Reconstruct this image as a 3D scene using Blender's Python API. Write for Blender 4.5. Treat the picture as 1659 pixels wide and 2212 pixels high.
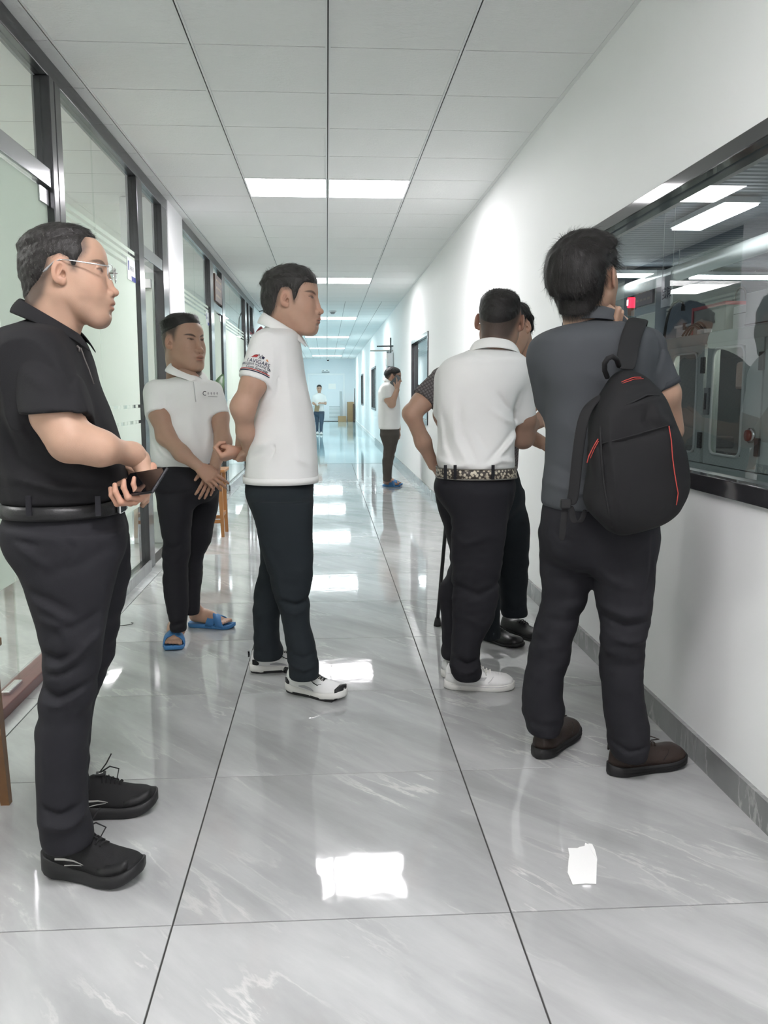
import bpy, bmesh, math, random
import numpy as np
from mathutils import Vector, Matrix, Euler
for o in list(bpy.data.objects): bpy.data.objects.remove(o)
SC = bpy.context.scene
COL = SC.collection
# ------------------------------------------------------------------ camera
CAM_F, CAM_YAW, CAM_PITCH, CAM_ROLL, CAM_H = 1894.25, 0.0642320, 0.1344047, 0.00103, 1.2303
def cam_axes():
    cy, sy = math.cos(CAM_YAW), math.sin(CAM_YAW); cp, sp = math.cos(CAM_PITCH), math.sin(CAM_PITCH)
    fw = np.array([sy*cp, cy*cp, -sp]); rt = np.array([cy, -sy, 0.0]); dn = np.cross(fw, rt)
    r = math.cos(CAM_ROLL)*rt + math.sin(CAM_ROLL)*dn; d = -math.sin(CAM_ROLL)*rt + math.cos(CAM_ROLL)*dn
    return r, d, fw
CR, CD, CF = cam_axes()
camd = bpy.data.cameras.new('camera'); cam = bpy.data.objects.new('camera', camd); COL.objects.link(cam)
camd.sensor_fit = 'HORIZONTAL'; camd.sensor_width = 36.0; camd.lens = CAM_F*36.0/1659.0
camd.clip_start = 0.05; camd.clip_end = 200
M = Matrix.Identity(4)
for i in range(3):
    M[i][0] = CR[i]; M[i][1] = -CD[i]; M[i][2] = -CF[i]
M[0][3], M[1][3], M[2][3] = 0, 0, CAM_H
cam.matrix_world = M
SC.camera = cam
# ------------------------------------------------------------------ world, exposure
W = bpy.data.worlds.new('world'); SC.world = W; W.use_nodes = True
W.node_tree.nodes['Background'].inputs[0].default_value = (0.8, 0.85, 0.9, 1)
W.node_tree.nodes['Background'].inputs[1].default_value = 0.02
SC.view_settings.view_transform = 'Standard'; SC.view_settings.look = 'None'
SC.view_settings.gamma = 1.0; SC.view_settings.use_curve_mapping = False
SC.view_settings.exposure = 0.86
SC.cycles.max_bounces = 14; SC.cycles.diffuse_bounces = 8; SC.cycles.glossy_bounces = 6; SC.cycles.transparent_max_bounces = 16
PANEL_POWER = 16.5
OFFICE_POWER = 15.0
MACHINE_POWER = 17.0
# ------------------------------------------------------------------ pixel -> place helpers
def ray(px, py):
    return CF + CR*((px-829.5)/CAM_F) + CD*((py-1106.0)/CAM_F)
def at(px, py, Y):
    v = ray(px, py); p = v*(Y/v[1]); return np.array([p[0], p[1], p[2]+CAM_H])
def mpp(px, py, Y):
    """metres per pixel at that place"""
    v = ray(px, py); return (Y/v[1])/CAM_F
# ------------------------------------------------------------------ object helpers
def link(o, parent=None):
    COL.objects.link(o)
    if parent is not None: o.parent = parent
    return o
def tag(o, label=None, cat=None, group=None, kind=None):
    if label: o['label'] = label
    if cat: o['category'] = cat
    if group: o['group'] = group
    if kind: o['kind'] = kind
    return o
def empty(name, loc=(0,0,0), parent=None):
    o = bpy.data.objects.new(name, None); o.location = loc; o.empty_display_size = 0.1
    return link(o, parent)
class MB:
    def __init__(s): s.v = []; s.f = []
    def add(s, verts, faces):
        n = len(s.v); s.v += [tuple(float(c) for c in v) for v in verts]; s.f += [tuple(i+n for i in f) for f in faces]; return s
    def box(s, x0, x1, y0, y1, z0, z1):
        v = [(x0,y0,z0),(x1,y0,z0),(x1,y1,z0),(x0,y1,z0),(x0,y0,z1),(x1,y0,z1),(x1,y1,z1),(x0,y1,z1)]
        return s.add(v, [(0,3,2,1),(4,5,6,7),(0,1,5,4),(1,2,6,5),(2,3,7,6),(3,0,4,7)])
    def bar(s, a, b, w, h=None, up=(0,0,1)):
        h = h or w; a = np.array(a, float); b = np.array(b, float); d = b-a; d /= np.linalg.norm(d)
        up = np.array(up, float); x = np.cross(d, up)
        if np.linalg.norm(x) < 1e-4: x = np.cross(d, np.array([1.,0,0]))
        x /= np.linalg.norm(x); y = np.cross(x, d)
        v = []
        for p in (a, b):
            for sx, sy in ((-1,-1),(1,-1),(1,1),(-1,1)): v.append(p+x*sx*w/2+y*sy*h/2)
        return s.add(v, [(0,3,2,1),(4,5,6,7),(0,1,5,4),(1,2,6,5),(2,3,7,6),(3,0,4,7)])
    def tube(s, pts, r, n=10, cap=True):
        pts = [np.array(p, float) for p in pts]; m = len(pts)
        rs = r if hasattr(r, '__len__') else [r]*m
        prev = None; rings = []
        for i, p in enumerate(pts):
            t = pts[min(i+1, m-1)]-pts[max(i-1, 0)]; t = t/(np.linalg.norm(t)+1e-9)
            if prev is None:
                u = np.cross(t, [0,0,1.]);
                if np.linalg.norm(u) < 1e-3: u = np.cross(t, [1.,0,0])
            else: u = prev - t*np.dot(prev, t)
            u /= np.linalg.norm(u)+1e-9; prev = u; w = np.cross(t, u)
            rings.append([p+rs[i]*(math.cos(2*math.pi*k/n)*u+math.sin(2*math.pi*k/n)*w) for k in range(n)])
        base = [q for R in rings for q in R]; f = []
        for i in range(m-1):
            for k in range(n): f.append((i*n+k, i*n+(k+1)%n, (i+1)*n+(k+1)%n, (i+1)*n+k))
        if cap: f.append(tuple(range(n))[::-1]); f.append(tuple((m-1)*n+k for k in range(n)))
        return s.add(base, f)
    def loft(s, rings, closed=True, cap=True):
        n = len(rings[0]); m = len(rings); base = [q for R in rings for q in R]; f = []
        for i in range(m-1):
            for k in range(n if closed else n-1): f.append((i*n+k, i*n+(k+1)%n, (i+1)*n+(k+1)%n, (i+1)*n+k))
        if cap and closed: f.append(tuple(range(n))[::-1]); f.append(tuple((m-1)*n+k for k in range(n)))
        return s.add(base, f)
    def quad(s, a, b, c, d): return s.add([a,b,c,d], [(0,1,2,3)])
    def mesh(s, name):
        me = bpy.data.meshes.new(name); me.from_pydata(s.v, [], s.f); me.update(); return me
    def build(s, name, mat=None, parent=None, smooth=False, bevel=0, solid=0, sub=0):
        me = s.mesh(name)
        if mat: me.materials.append(mat)
        if smooth: me.shade_smooth()
        o = bpy.data.objects.new(name, me); link(o, parent)
        if bevel:
            b = o.modifiers.new('bevel', 'BEVEL'); b.width = bevel; b.segments = 2; b.limit_method = 'ANGLE'
        if solid:
            b = o.modifiers.new('solid', 'SOLIDIFY'); b.thickness = solid; b.offset = 0
        if sub:
            b = o.modifiers.new('sub', 'SUBSURF'); b.levels = sub; b.render_levels = sub
        return o
def box(name, mat, parent, x0, x1, y0, y1, z0, z1, bevel=0): return MB().box(x0,x1,y0,y1,z0,z1).build(name, mat, parent, bevel=bevel)
def inst(name, me, loc, parent=None, rot=None):
    o = bpy.data.objects.new(name, me); o.location = loc
    if rot: o.rotation_euler = rot
    return link(o, parent)
# ------------------------------------------------------------------ materials
MATS = {}
def mat(name, col=(0.5,0.5,0.5), rough=0.5, metal=0.0, spec=0.5, coat=0.0, coat_rough=0.03, emit=None, power=0.0, trans=0.0, ior=1.45,
        noise=0.0, nscale=30.0, bump=0.0, bscale=200.0, sheen=0.0, attr=None, sss=0.0):
    if name in MATS: return MATS[name]
    m = bpy.data.materials.new(name); m.use_nodes = True; nt = m.node_tree; b = nt.nodes['Principled BSDF']
    b.inputs['Base Color'].default_value = (*col, 1); b.inputs['Roughness'].default_value = rough; b.inputs['Metallic'].default_value = metal
    b.inputs['Specular IOR Level'].default_value = spec; b.inputs['Coat Weight'].default_value = coat; b.inputs['Coat Roughness'].default_value = coat_rough
    b.inputs['Transmission Weight'].default_value = trans; b.inputs['IOR'].default_value = ior
    b.inputs['Sheen Weight'].default_value = sheen
    if sss: b.inputs['Subsurface Weight'].default_value = sss; b.inputs['Subsurface Radius'].default_value = (0.012, 0.005, 0.003); b.inputs['Subsurface Scale'].default_value = 0.5
    if emit: b.inputs['Emission Color'].default_value = (*emit, 1); b.inputs['Emission Strength'].default_value = power
    tc = None
    if noise or bump or attr:
        tc = nt.nodes.new('ShaderNodeTexCoord')
    src = None
    if attr:
        a = nt.nodes.new('ShaderNodeVertexColor'); a.layer_name = attr; src = a.outputs['Color']
    if noise:
        n = nt.nodes.new('ShaderNodeTexNoise'); n.inputs['Scale'].default_value = nscale; n.inputs['Detail'].default_value = 4
        nt.links.new(tc.outputs['Object'], n.inputs['Vector'])
        mr = nt.nodes.new('ShaderNodeMapRange'); mr.inputs[3].default_value = 1-noise; mr.inputs[4].default_value = 1+noise
        nt.links.new(n.outputs['Fac'], mr.inputs[0])
        mx = nt.nodes.new('ShaderNodeMix'); mx.data_type = 'RGBA'; mx.blend_type = 'MULTIPLY'; mx.inputs[0].default_value = 1
        if src: nt.links.new(src, mx.inputs[6])
        else: mx.inputs[6].default_value = (*col, 1)
        nt.links.new(mr.outputs[0], mx.inputs[7]); src = mx.outputs[2]
    if src: nt.links.new(src, b.inputs['Base Color'])
    if bump:
        n = nt.nodes.new('ShaderNodeTexNoise'); n.inputs['Scale'].default_value = bscale; n.inputs['Detail'].default_value = 3
        nt.links.new(tc.outputs['Object'], n.inputs['Vector'])
        bp = nt.nodes.new('ShaderNodeBump'); bp.inputs['Strength'].default_value = bump; bp.inputs['Distance'].default_value = 0.002
        nt.links.new(n.outputs['Fac'], bp.inputs['Height']); nt.links.new(bp.outputs[0], b.inputs['Normal'])
    MATS[name] = m; return m
def nodes_of(m): return m.node_tree, m.node_tree.nodes['Principled BSDF']
def emitter(name, col, power):
    m = bpy.data.materials.new(name); m.use_nodes = True; nt = m.node_tree; nt.nodes.clear()
    e = nt.nodes.new('ShaderNodeEmission'); e.inputs[0].default_value = (*col, 1); e.inputs[1].default_value = power
    o = nt.nodes.new('ShaderNodeOutputMaterial'); nt.links.new(e.outputs[0], o.inputs[0]); return m
def thin_glass(name, tint=(0.93,0.97,0.95), ior=1.5, boost=0.0):
    """architectural glass: clear pass-through plus a mirror share by Fresnel"""
    m = bpy.data.materials.new(name); m.use_nodes = True; nt = m.node_tree; nt.nodes.clear()
    t = nt.nodes.new('ShaderNodeBsdfTransparent'); t.inputs[0].default_value = (*tint, 1)
    g = nt.nodes.new('ShaderNodeBsdfGlossy'); g.inputs['Roughness'].default_value = 0.0; g.inputs[0].default_value = (1,1,1,1)
    f = nt.nodes.new('ShaderNodeFresnel'); f.inputs[0].default_value = ior
    mx = nt.nodes.new('ShaderNodeMixShader'); o = nt.nodes.new('ShaderNodeOutputMaterial')
    fac = f.outputs[0]
    if boost:
        a = nt.nodes.new('ShaderNodeMath'); a.operation = 'ADD'; a.use_clamp = True; a.inputs[1].default_value = boost
        nt.links.new(fac, a.inputs[0]); fac = a.outputs[0]
    ge = nt.nodes.new('ShaderNodeNewGeometry'); inv = nt.nodes.new('ShaderNodeMath'); inv.operation = 'SUBTRACT'; inv.inputs[0].default_value = 1.0; nt.links.new(ge.outputs['Backfacing'], inv.inputs[1])
    fr = nt.nodes.new('ShaderNodeMath'); fr.operation = 'MULTIPLY'; nt.links.new(fac, fr.inputs[0]); nt.links.new(inv.outputs[0], fr.inputs[1]); fac = fr.outputs[0]
    nt.links.new(fac, mx.inputs[0]); nt.links.new(t.outputs[0], mx.inputs[1]); nt.links.new(g.outputs[0], mx.inputs[2]); nt.links.new(mx.outputs[0], o.inputs[0])
    return m
# ================================================================== the corridor
XL, XR, ZC, YE = -1.285, 1.235, 2.747, 39.3
FX0, FY0 = -0.3721, 1.9282         # floor tile joint lines
CX0, CY0 = -0.5809, 4.1236         # ceiling joint lines
YT = FY0+0.8*17                    # where the blue-green floor begins
# ---- marble floor tile
def marble(name, base, vein, rough=0.045):
    m = mat(name, base, rough); nt, b = nodes_of(m); N = nt.nodes.new; L = nt.links.new
    tc = N('ShaderNodeTexCoord'); oi = N('ShaderNodeObjectInfo')
    sc = N('ShaderNodeVectorMath'); sc.operation = 'SCALE'; sc.inputs['Scale'].default_value = 47.0
    comb = N('ShaderNodeCombineXYZ'); L(oi.outputs['Random'], comb.inputs[0]); L(oi.outputs['Random'], comb.inputs[2]); L(comb.outputs[0], sc.inputs[0])
    ad = N('ShaderNodeVectorMath'); L(tc.outputs['Object'], ad.inputs[0]); L(sc.outputs[0], ad.inputs[1])
    mr_ = N('ShaderNodeMapping'); mr_.inputs['Rotation'].default_value = (0,0,math.radians(50)); L(ad.outputs[0], mr_.inputs[0])
    mp = N('ShaderNodeMapping'); mp.inputs['Scale'].default_value = (0.9,3.8,1); L(mr_.outputs[0], mp.inputs[0])
    n1 = N('ShaderNodeTexNoise'); n1.inputs['Scale'].default_value = 1.5; n1.inputs['Detail'].default_value = 7; n1.inputs['Roughness'].default_value = 0.6; n1.inputs['Distortion'].default_value = 0.25
    L(mp.outputs[0], n1.inputs['Vector'])
    # veins: ridge of the noise
    s = N('ShaderNodeMath'); s.operation = 'SUBTRACT'; s.inputs[1].default_value = 0.5; L(n1.outputs['Fac'], s.inputs[0])
    a = N('ShaderNodeMath'); a.operation = 'ABSOLUTE'; L(s.outputs[0], a.inputs[0])
    r = N('ShaderNodeMapRange'); r.inputs[1].default_value = 0.0; r.inputs[2].default_value = 0.022; r.inputs[3].default_value = 1; r.inputs[4].default_value = 0; L(a.outputs[0], r.inputs[0])
    n2 = N('ShaderNodeTexNoise'); n2.inputs['Scale'].default_value = 2.2; n2.inputs['Detail'].default_value = 5; L(ad.outputs[0], n2.inputs['Vector'])
    g = N('ShaderNodeMapRange'); g.inputs[1].default_value = 0.46; g.inputs[2].default_value = 0.66; L(n2.outputs['Fac'], g.inputs[0])
    mu = N('ShaderNodeMath'); mu.operation = 'MULTIPLY'; L(r.outputs[0], mu.inputs[0]); L(g.outputs[0], mu.inputs[1])
    mu2 = N('ShaderNodeMath'); mu2.operation = 'MULTIPLY'; mu2.inputs[1].default_value = 0.62; L(mu.outputs[0], mu2.inputs[0])
    cr = N('ShaderNodeValToRGB'); e = cr.color_ramp.elements
    e[0].position = 0.3; e[0].color = (*[c*0.78 for c in base],1); e[1].position = 0.72; e[1].color = (*[min(1,c*1.17) for c in base],1)
    L(n1.outputs['Fac'], cr.inputs[0])
    mx = N('ShaderNodeMix'); mx.data_type = 'RGBA'; L(mu2.outputs[0], mx.inputs[0]); L(cr.outputs[0], mx.inputs[6]); mx.inputs[7].default_value = (*vein,1)
    L(mx.outputs[2], b.inputs['Base Color'])
    n3 = N('ShaderNodeTexNoise'); n3.inputs['Scale'].default_value = 9; n3.inputs['Detail'].default_value = 2; L(ad.outputs[0], n3.inputs['Vector'])
    bp = N('ShaderNodeBump'); bp.inputs['Strength'].default_value = 0.035; bp.inputs['Distance'].default_value = 0.01; L(n3.outputs['Fac'], bp.inputs['Height']); L(bp.outputs[0], b.inputs['Normal'])
    return m
M_TILE = marble('grey_marble_tile', (0.42,0.425,0.425), (0.68,0.68,0.66))
M_SKIRT = marble('grey_skirting_tile', (0.25,0.255,0.255), (0.55,0.55,0.53), 0.2)
M_GROUT = mat('grout', (0.05,0.05,0.048), 0.9)
M_WHITE = mat('white_wall_paint', (0.90,0.905,0.905), 0.6, noise=0.012, nscale=3)
M_BAR = mat('ceiling_bar', (0.75,0.76,0.76), 0.45)
M_SLOT = mat('dark_slot', (0.04,0.04,0.04), 0.8)
M_FRAME = mat('dark_grey_metal', (0.085,0.085,0.09), 0.22, metal=0.75, noise=0.08, nscale=8)
M_STEEL = mat('brushed_steel', (0.62,0.62,0.63), 0.25, metal=1.0)
M_GLASS = thin_glass('partition_glass', (0.93,0.955,0.94), boost=0.02)
M_WOOD = mat('brown_wood', (0.36,0.17,0.06), 0.4, noise=0.25, nscale=12)
M_WOOD_D = mat('dark_red_wood', (0.12,0.035,0.03), 0.35, noise=0.2, nscale=12)

floor = MB().box(XL-0.06, XR+0.14, -3.0, YT, -0.06, -0.004).build('floor', M_GROUT); tag(floor, kind='structure')
tile_me = {}
def tile_mesh(w, d):
    k = (round(w,3), round(d,3))
    if k not in tile_me:
        g = 0.0021; b = 0.001
        mb = MB(); x, y = w/2-g, d/2-g
        rings = [[(-x,-y,-0.02),(x,-y,-0.02),(x,y,-0.02),(-x,y,-0.02)], [(-x,-y,-b),(x,-y,-b),(x,y,-b),(-x,y,-b)], [(-x+b,-y+b,0),(x-b,-y+b,0),(x-b,y-b,0),(-x+b,y-b,0)]]
        mb.loft(rings); me = mb.mesh('tile'); me.materials.append(M_TILE); tile_me[k] = me
    return tile_me[k]
xs = [XL+0.02, FX0-0.8, FX0, FX0+0.8, FX0+1.6]
for j in range(-6, 17):
    y0 = FY0+0.8*j
    for i in range(4):
        w = xs[i+1]-xs[i]
        inst('tile', tile_mesh(w, 0.8), ((xs[i]+xs[i+1])/2, y0+0.4, 0), floor)
# blue-green stretch beyond
M_TEAL = mat('blue_green_floor', (0.40,0.58,0.62), 0.06)
nt, b = nodes_of(M_TEAL)
tc = nt.nodes.new('ShaderNodeTexCoord'); br = nt.nodes.new('ShaderNodeTexBrick'); br.offset = 0
br.inputs['Color1'].default_value = (0.40,0.58,0.62,1); br.inputs['Color2'].default_value = (0.38,0.56,0.60,1); br.inputs['Mortar'].default_value = (0.2,0.32,0.35,1)
br.inputs['Scale'].default_value = 1.0; br.inputs['Mortar Size'].default_value = 0.004; br.inputs['Brick Width'].default_value = 0.8; br.inputs['Row Height'].default_value = 0.8
nt.links.new(tc.outputs['Object'], br.inputs[0]); nt.links.new(br.outputs[0], b.inputs['Base Color'])
nz = nt.nodes.new('ShaderNodeTexNoise'); nz.inputs['Scale'].default_value = 4; nt.links.new(tc.outputs['Object'], nz.inputs[0])
bp = nt.nodes.new('ShaderNodeBump'); bp.inputs['Strength'].default_value = 0.04; bp.inputs['Distance'].default_value = 0.01; nt.links.new(nz.outputs[0], bp.inputs['Height']); nt.links.new(bp.outputs[0], b.inputs['Normal'])
fb = MB().box(XL-0.06, XR+0.14, YT, YE, -0.06, 0.0).build('floor', M_TEAL); tag(fb, kind='structure')
box('threshold_strip', mat('dark_strip', (0.03,0.05,0.05), 0.3), fb, XL+0.02, XR-0.02, YT-0.012, YT+0.012, -0.002, 0.0012)

# ---- ceiling
M_CTILE = mat('ceiling_tile_white', (0.80,0.81,0.805), 0.75)
nt, b = nodes_of(M_CTILE)
tc = nt.nodes.new('ShaderNodeTexCoord'); wv = nt.nodes.new('ShaderNodeTexWave'); wv.inputs['Scale'].default_value = 14; wv.inputs['Distortion'].default_value = 9; wv.inputs['Detail'].default_value = 2; wv.inputs['Detail Scale'].default_value = 2.2
wv.bands_direction = 'Y'
nt.links.new(tc.outputs['Object'], wv.inputs[0]); bp = nt.nodes.new('ShaderNodeBump'); bp.inputs['Strength'].default_value = 0.22; bp.inputs['Distance'].default_value = 0.004
nt.links.new(wv.outputs['Fac'], bp.inputs['Height']); nt.links.new(bp.outputs[0], b.inputs['Normal'])
ceil = MB().box(XL-0.08, XR+0.14, -3.0, YE, ZC+0.03, ZC+0.08).build('ceiling', M_SLOT); tag(ceil, kind='structure')
ct_me = {}
def ct_mesh(w, d):
    k = (round(w,3), round(d,3))
    if k not in ct_me:
        g = 0.0034; me = MB().box(-w/2+g, w/2-g, -d/2+g, d/2-g, 0, 0.012).mesh('ceiling_tile'); me.materials.append(M_CTILE); ct_me[k] = me
    return ct_me[k]
cxs = [XL-0.03, CX0-0.6, CX0, CX0+0.6, CX0+1.2, XR+0.0]
light_rows = []      # first row index of every lit pair
r = 4
light_rows = [-11, 4-10, 4]  # lowest row: unseen pair added behind the viewer to brighten the near walls
k = 13
while CY0+0.6*k < YE-1.2: light_rows.append(k); k += 10
NROW_T = 18
for j in range(-11, NROW_T):
    y0 = CY0+0.6*j
    for i in range(5):
        w = cxs[i+1]-cxs[i]
        if w < 0.03 or (j in light_rows and i in (2,3)): continue
        inst('ceiling_tile', ct_mesh(w, 0.6), ((cxs[i]+cxs[i+1])/2, y0+0.3, ZC), ceil)
# far stretch: one panel per column, joints too far to tell apart
M_CFAR = mat('ceiling_far', (0.80,0.81,0.805), 0.75); nt, b = nodes_of(M_CFAR)
tc = nt.nodes.new('ShaderNodeTexCoord'); br = nt.nodes.new('ShaderNodeTexBrick'); br.offset = 0; br.inputs['Scale'].default_value = 1; br.inputs['Brick Width'].default_value = 50; br.inputs['Row Height'].default_value = 0.6
br.inputs['Mortar Size'].default_value = 0.003; br.inputs['Color1'].default_value = (0.80,0.81,0.805,1); br.inputs['Color2'].default_value = (0.80,0.81,0.805,1); br.inputs['Mortar'].default_value = (0.1,0.1,0.1,1)
nt.links.new(tc.outputs['Object'], br.inputs[0]); nt.links.new(br.outputs[0], b.inputs['Base Color'])
yf = CY0+0.6*NROW_T
for i in range(5):
    if i in (2,3):
        ys = yf
        for lr in [q for q in light_rows if q >= NROW_T]+[None]:
            ye = YE if lr is None else CY0+0.6*lr
            w = cxs[i+1]-cxs[i]; MB().box(-w/2+0.002, w/2-0.002, 0, ye-ys, 0, 0.012).build('ceiling_strip', M_CFAR, ceil).location = ((cxs[i]+cxs[i+1])/2, ys, ZC)
            if lr is not None: ys = CY0+0.6*(lr+1)
    else:
        w = cxs[i+1]-cxs[i]
        if w > 0.03: MB().box(-w/2+0.002, w/2-0.002, 0, YE-yf, 0, 0.012).build('ceiling_strip', M_CFAR, ceil).location = ((cxs[i]+cxs[i+1])/2, yf, ZC)
# slotted runner bars along the corridor
for x in cxs[1:5]:
    g = MB().box(x-0.012, x-0.003, -3, YE, ZC-0.006, ZC+0.004).box(x+0.003, x+0.012, -3, YE, ZC-0.006, ZC+0.004).box(x-0.003,x+0.003,-3,YE,ZC+0.001,ZC+0.004)
    o = g.build('ceiling_runner', M_BAR, ceil)
    box('slot', M_SLOT, o, x-0.0028, x+0.0028, -3, YE, ZC-0.001, ZC+0.0009)
box('wall_angle', M_BAR, ceil, XR-0.022, XR+0.002, -3, YE, ZC-0.003, ZC-0.0005)
box('wall_angle', M_BAR, ceil, XL, XL+0.02, -3, YE, ZC-0.003, ZC-0.0005)
# lit panels: thing = frame + diffuser
def light_color(y): return (1.0,0.972,0.992) if y < 15 else (0.90,0.99,1.0)
n_l = 0
ordw = ['nearest','second','third','fourth','fifth','sixth','seventh','eighth']
for j in light_rows:
    y0 = CY0+0.6*j
    for i, side in ((2,'left'),(3,'right')):
        x0, x1 = cxs[i], cxs[i+1]
        t = empty('ceiling_light', ((x0+x1)/2, y0+0.3, ZC))
        vis = j >= 4
        if vis:
            lab = '%s square lit ceiling panel of the %s pair down the corridor' % (side, ordw[[q for q in light_rows if q>=4].index(j)])
        else: lab = 'square lit ceiling panel in the pair %s the viewer, %s one' % ('above' if j > -10 else 'added as fill behind', side)
        tag(t, lab, 'ceiling light', 'lit ceiling panels along the corridor')
        e = emitter('panel_glow', light_color(y0), PANEL_POWER*(1.0 if j>=4 else 1.1))
        MB().box(-0.285,0.285,-0.285,0.285,-0.002,0.006).build('diffuser', e, t)
        fr = MB().box(-0.298,0.298,-0.298,-0.285,-0.004,0.01).box(-0.298,0.298,0.285,0.298,-0.004,0.01).box(-0.298,-0.285,-0.285,0.285,-0.004,0.01).box(0.285,0.298,-0.285,0.285,-0.004,0.01)
        fr.build('frame', M_BAR, t)
# smoke detector and dome camera
p = at(716,669,17.0)
t = empty('smoke_detector', (0.12, 16.6, ZC)); tag(t, 'small round grey smoke detector on the ceiling tiles', 'smoke detector')
MB().tube([(0,0,0),(0,0,-0.025)], 0.07, 16).build('base', M_BAR, t); MB().tube([(0,0,-0.025),(0,0,-0.06)], [0.055,0.03], 16).build('sensor', mat('grey_plastic',(0.35,0.35,0.35),0.5), t)

# ---- right wall with window openings
wins = [(0.55,4.27,0.94,1.955), (10.78,12.8,0.87,1.95), (22.3,24.4,0.83,1.89), (30.0,31.7,0.85,1.87)]
door_r = (16.7,18.0,2.12)
mb = MB(); y = -3.0
ops = sorted(wins+[(door_r[0],door_r[1],0,door_r[2])])
for (a,b_,z0,z1) in ops:
    mb.box(XR, XR+0.12, y, a, 0, ZC+0.02)
    if z0 > 0: mb.box(XR, XR+0.12, a, b_, 0, z0)
    mb.box(XR, XR+0.12, a, b_, z1, ZC+0.02); y = b_
mb.box(XR, XR+0.12, y, YE, 0, ZC+0.02)
wr = mb.build('wall_right', M_WHITE); tag(wr, kind='structure')
# skirting tiles
me_s = MB().box(-0.0145,0.0,-0.3985,0.3985,0,0.093).mesh('skirting_tile'); me_s.materials.append(M_SKIRT)
bb = box('baseboard_right', mat('white_plaster',(0.8,0.8,0.79),0.8), None, XR-0.012, XR, -3, YE, 0, 0.092); tag(bb, kind='structure')
for j in range(-5, 26):
    y0 = FY0+0.8*j
    if y0+0.8 > door_r[0] and y0 < door_r[1]: continue
    o = inst('skirting_tile', me_s, (XR, y0+0.4, 0), bb)
M_GRAN = mat('polished_dark_stone', (0.035,0.035,0.038), 0.06, spec=0.7, noise=0.2, nscale=40)
M_WGLASS = thin_glass('window_glass', (0.86,0.9,0.9), ior=1.52, boost=0.05)
M_ALU = mat('window_metal', (0.3,0.31,0.32), 0.3, metal=0.9)
for n,(a,b_,z0,z1) in enumerate(wins, 1):
    t = empty('window_%d' % n, (XR, (a+b_)/2, z0)); tag(t, kind='structure')
    cx, cyy = XR, (a+b_)/2
    def L(y): return y-cyy
    fw = 0.055 if n == 1 else 0.05
    for nm, (ya,yb,za,zb) in dict(frame_top=(a-0.03,b_+0.03,z1-0.02,z1+0.03), frame_bottom=(a-0.03,b_+0.03,z0-0.03,z0+0.025), frame_near=(a-0.03,a+0.02,z0+0.025,z1-0.02), frame_far=(b_-0.02,b_+0.03,z0+0.025,z1-0.02)).items():
        box(nm, M_GRAN if n == 1 else M_FRAME, t, -0.014, 0.03, L(ya), L(yb), za-z0, zb-z0, bevel=0.003)
    # reveal lining
    rv = MB().box(0.03,0.12,L(a),L(b_),z1-0.012-z0,z1+0.0-z0).box(0.03,0.12,L(a),L(b_),0.0,0.015).box(0.03,0.12,L(a),L(a)+0.012,0.015,z1-0.012-z0).box(0.03,0.12,L(b_)-0.012,L(b_),0.015,z1-0.012-z0)
    rv.build('reveal', M_ALU, t)
    box('pane', M_WGLASS, t, 0.035, 0.0405, L(a)+0.012, L(b_)-0.012, 0.015, z1-0.012-z0)
# doorway on the right with steel frame
t = empty('door_3', (XR, door_r[0], 0)); tag(t, kind='structure')
for nm,(ya,yb,za,zb) in dict(jamb_near=(0,0.06,0,door_r[2]), jamb_far=(1.24,1.3,0,door_r[2]), head=(0.06,1.24,door_r[2]-0.06,door_r[2])).items():
    box(nm, M_STEEL, t, -0.03, 0.12, ya, yb, za, zb, bevel=0.004)
box('leaf', mat('door_grey_glass',(0.35,0.4,0.4),0.1,coat=1), t, 0.05, 0.09, 0.06, 1.24, 0, door_r[2]-0.06)
# ---- end wall
M_END = mat('end_wall_paint', (0.80,0.85,0.88), 0.6)
we = box('wall_end', M_END, None, XL-0.06, XR+0.14, YE, YE+0.12, 0, ZC+0.05); tag(we, kind='structure')
wb = box('wall_back', M_WHITE, None, XL-0.06, XR+0.14, -3.1, -3.0, 0, ZC+0.05); tag(wb, kind='structure')
M_DOORW = mat('white_door', (0.86,0.89,0.9), 0.4)
t = empty('door_4', (0, YE, 0)); tag(t, kind='structure')
dx0, dx1, dz = -0.78, 0.72, 2.03
for nm,(xa,xb,za,zb) in dict(jamb_left=(dx0-0.07,dx0,0,dz+0.08), jamb_right=(dx1,dx1+0.07,0,dz+0.08), head=(dx0,dx1,dz,dz+0.08)).items(): box(nm, M_DOORW, t, xa, xb, -0.05, 0.0, za, zb, bevel=0.004)
mid = -0.03
for (xa,xb) in ((dx0,mid-0.004),(mid+0.004,dx1)):
    l = box('leaf', mat('door_leaf',(0.78,0.83,0.86),0.4), t, xa, xb, -0.03, 0.0, 0.02, dz)
    va, vb = (xa+0.12, xb-0.14)
    box('vent_back', mat('vent_grey',(0.45,0.5,0.52),0.6), l, va, vb, -0.033, -0.03, 0.1, 0.66)
    for q in range(9): box('louvre', M_DOORW, l, va, vb, -0.045, -0.033, 0.12+q*0.06, 0.15+q*0.06)
box('door_gap', M_SLOT, t, dx0, dx1, -0.02, 0.0, 0.0, 0.02)
box('notice', mat('paper',(0.9,0.9,0.88),0.8), t, mid+0.1, mid+0.42, -0.034, -0.031, 1.42, 1.66)
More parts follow.
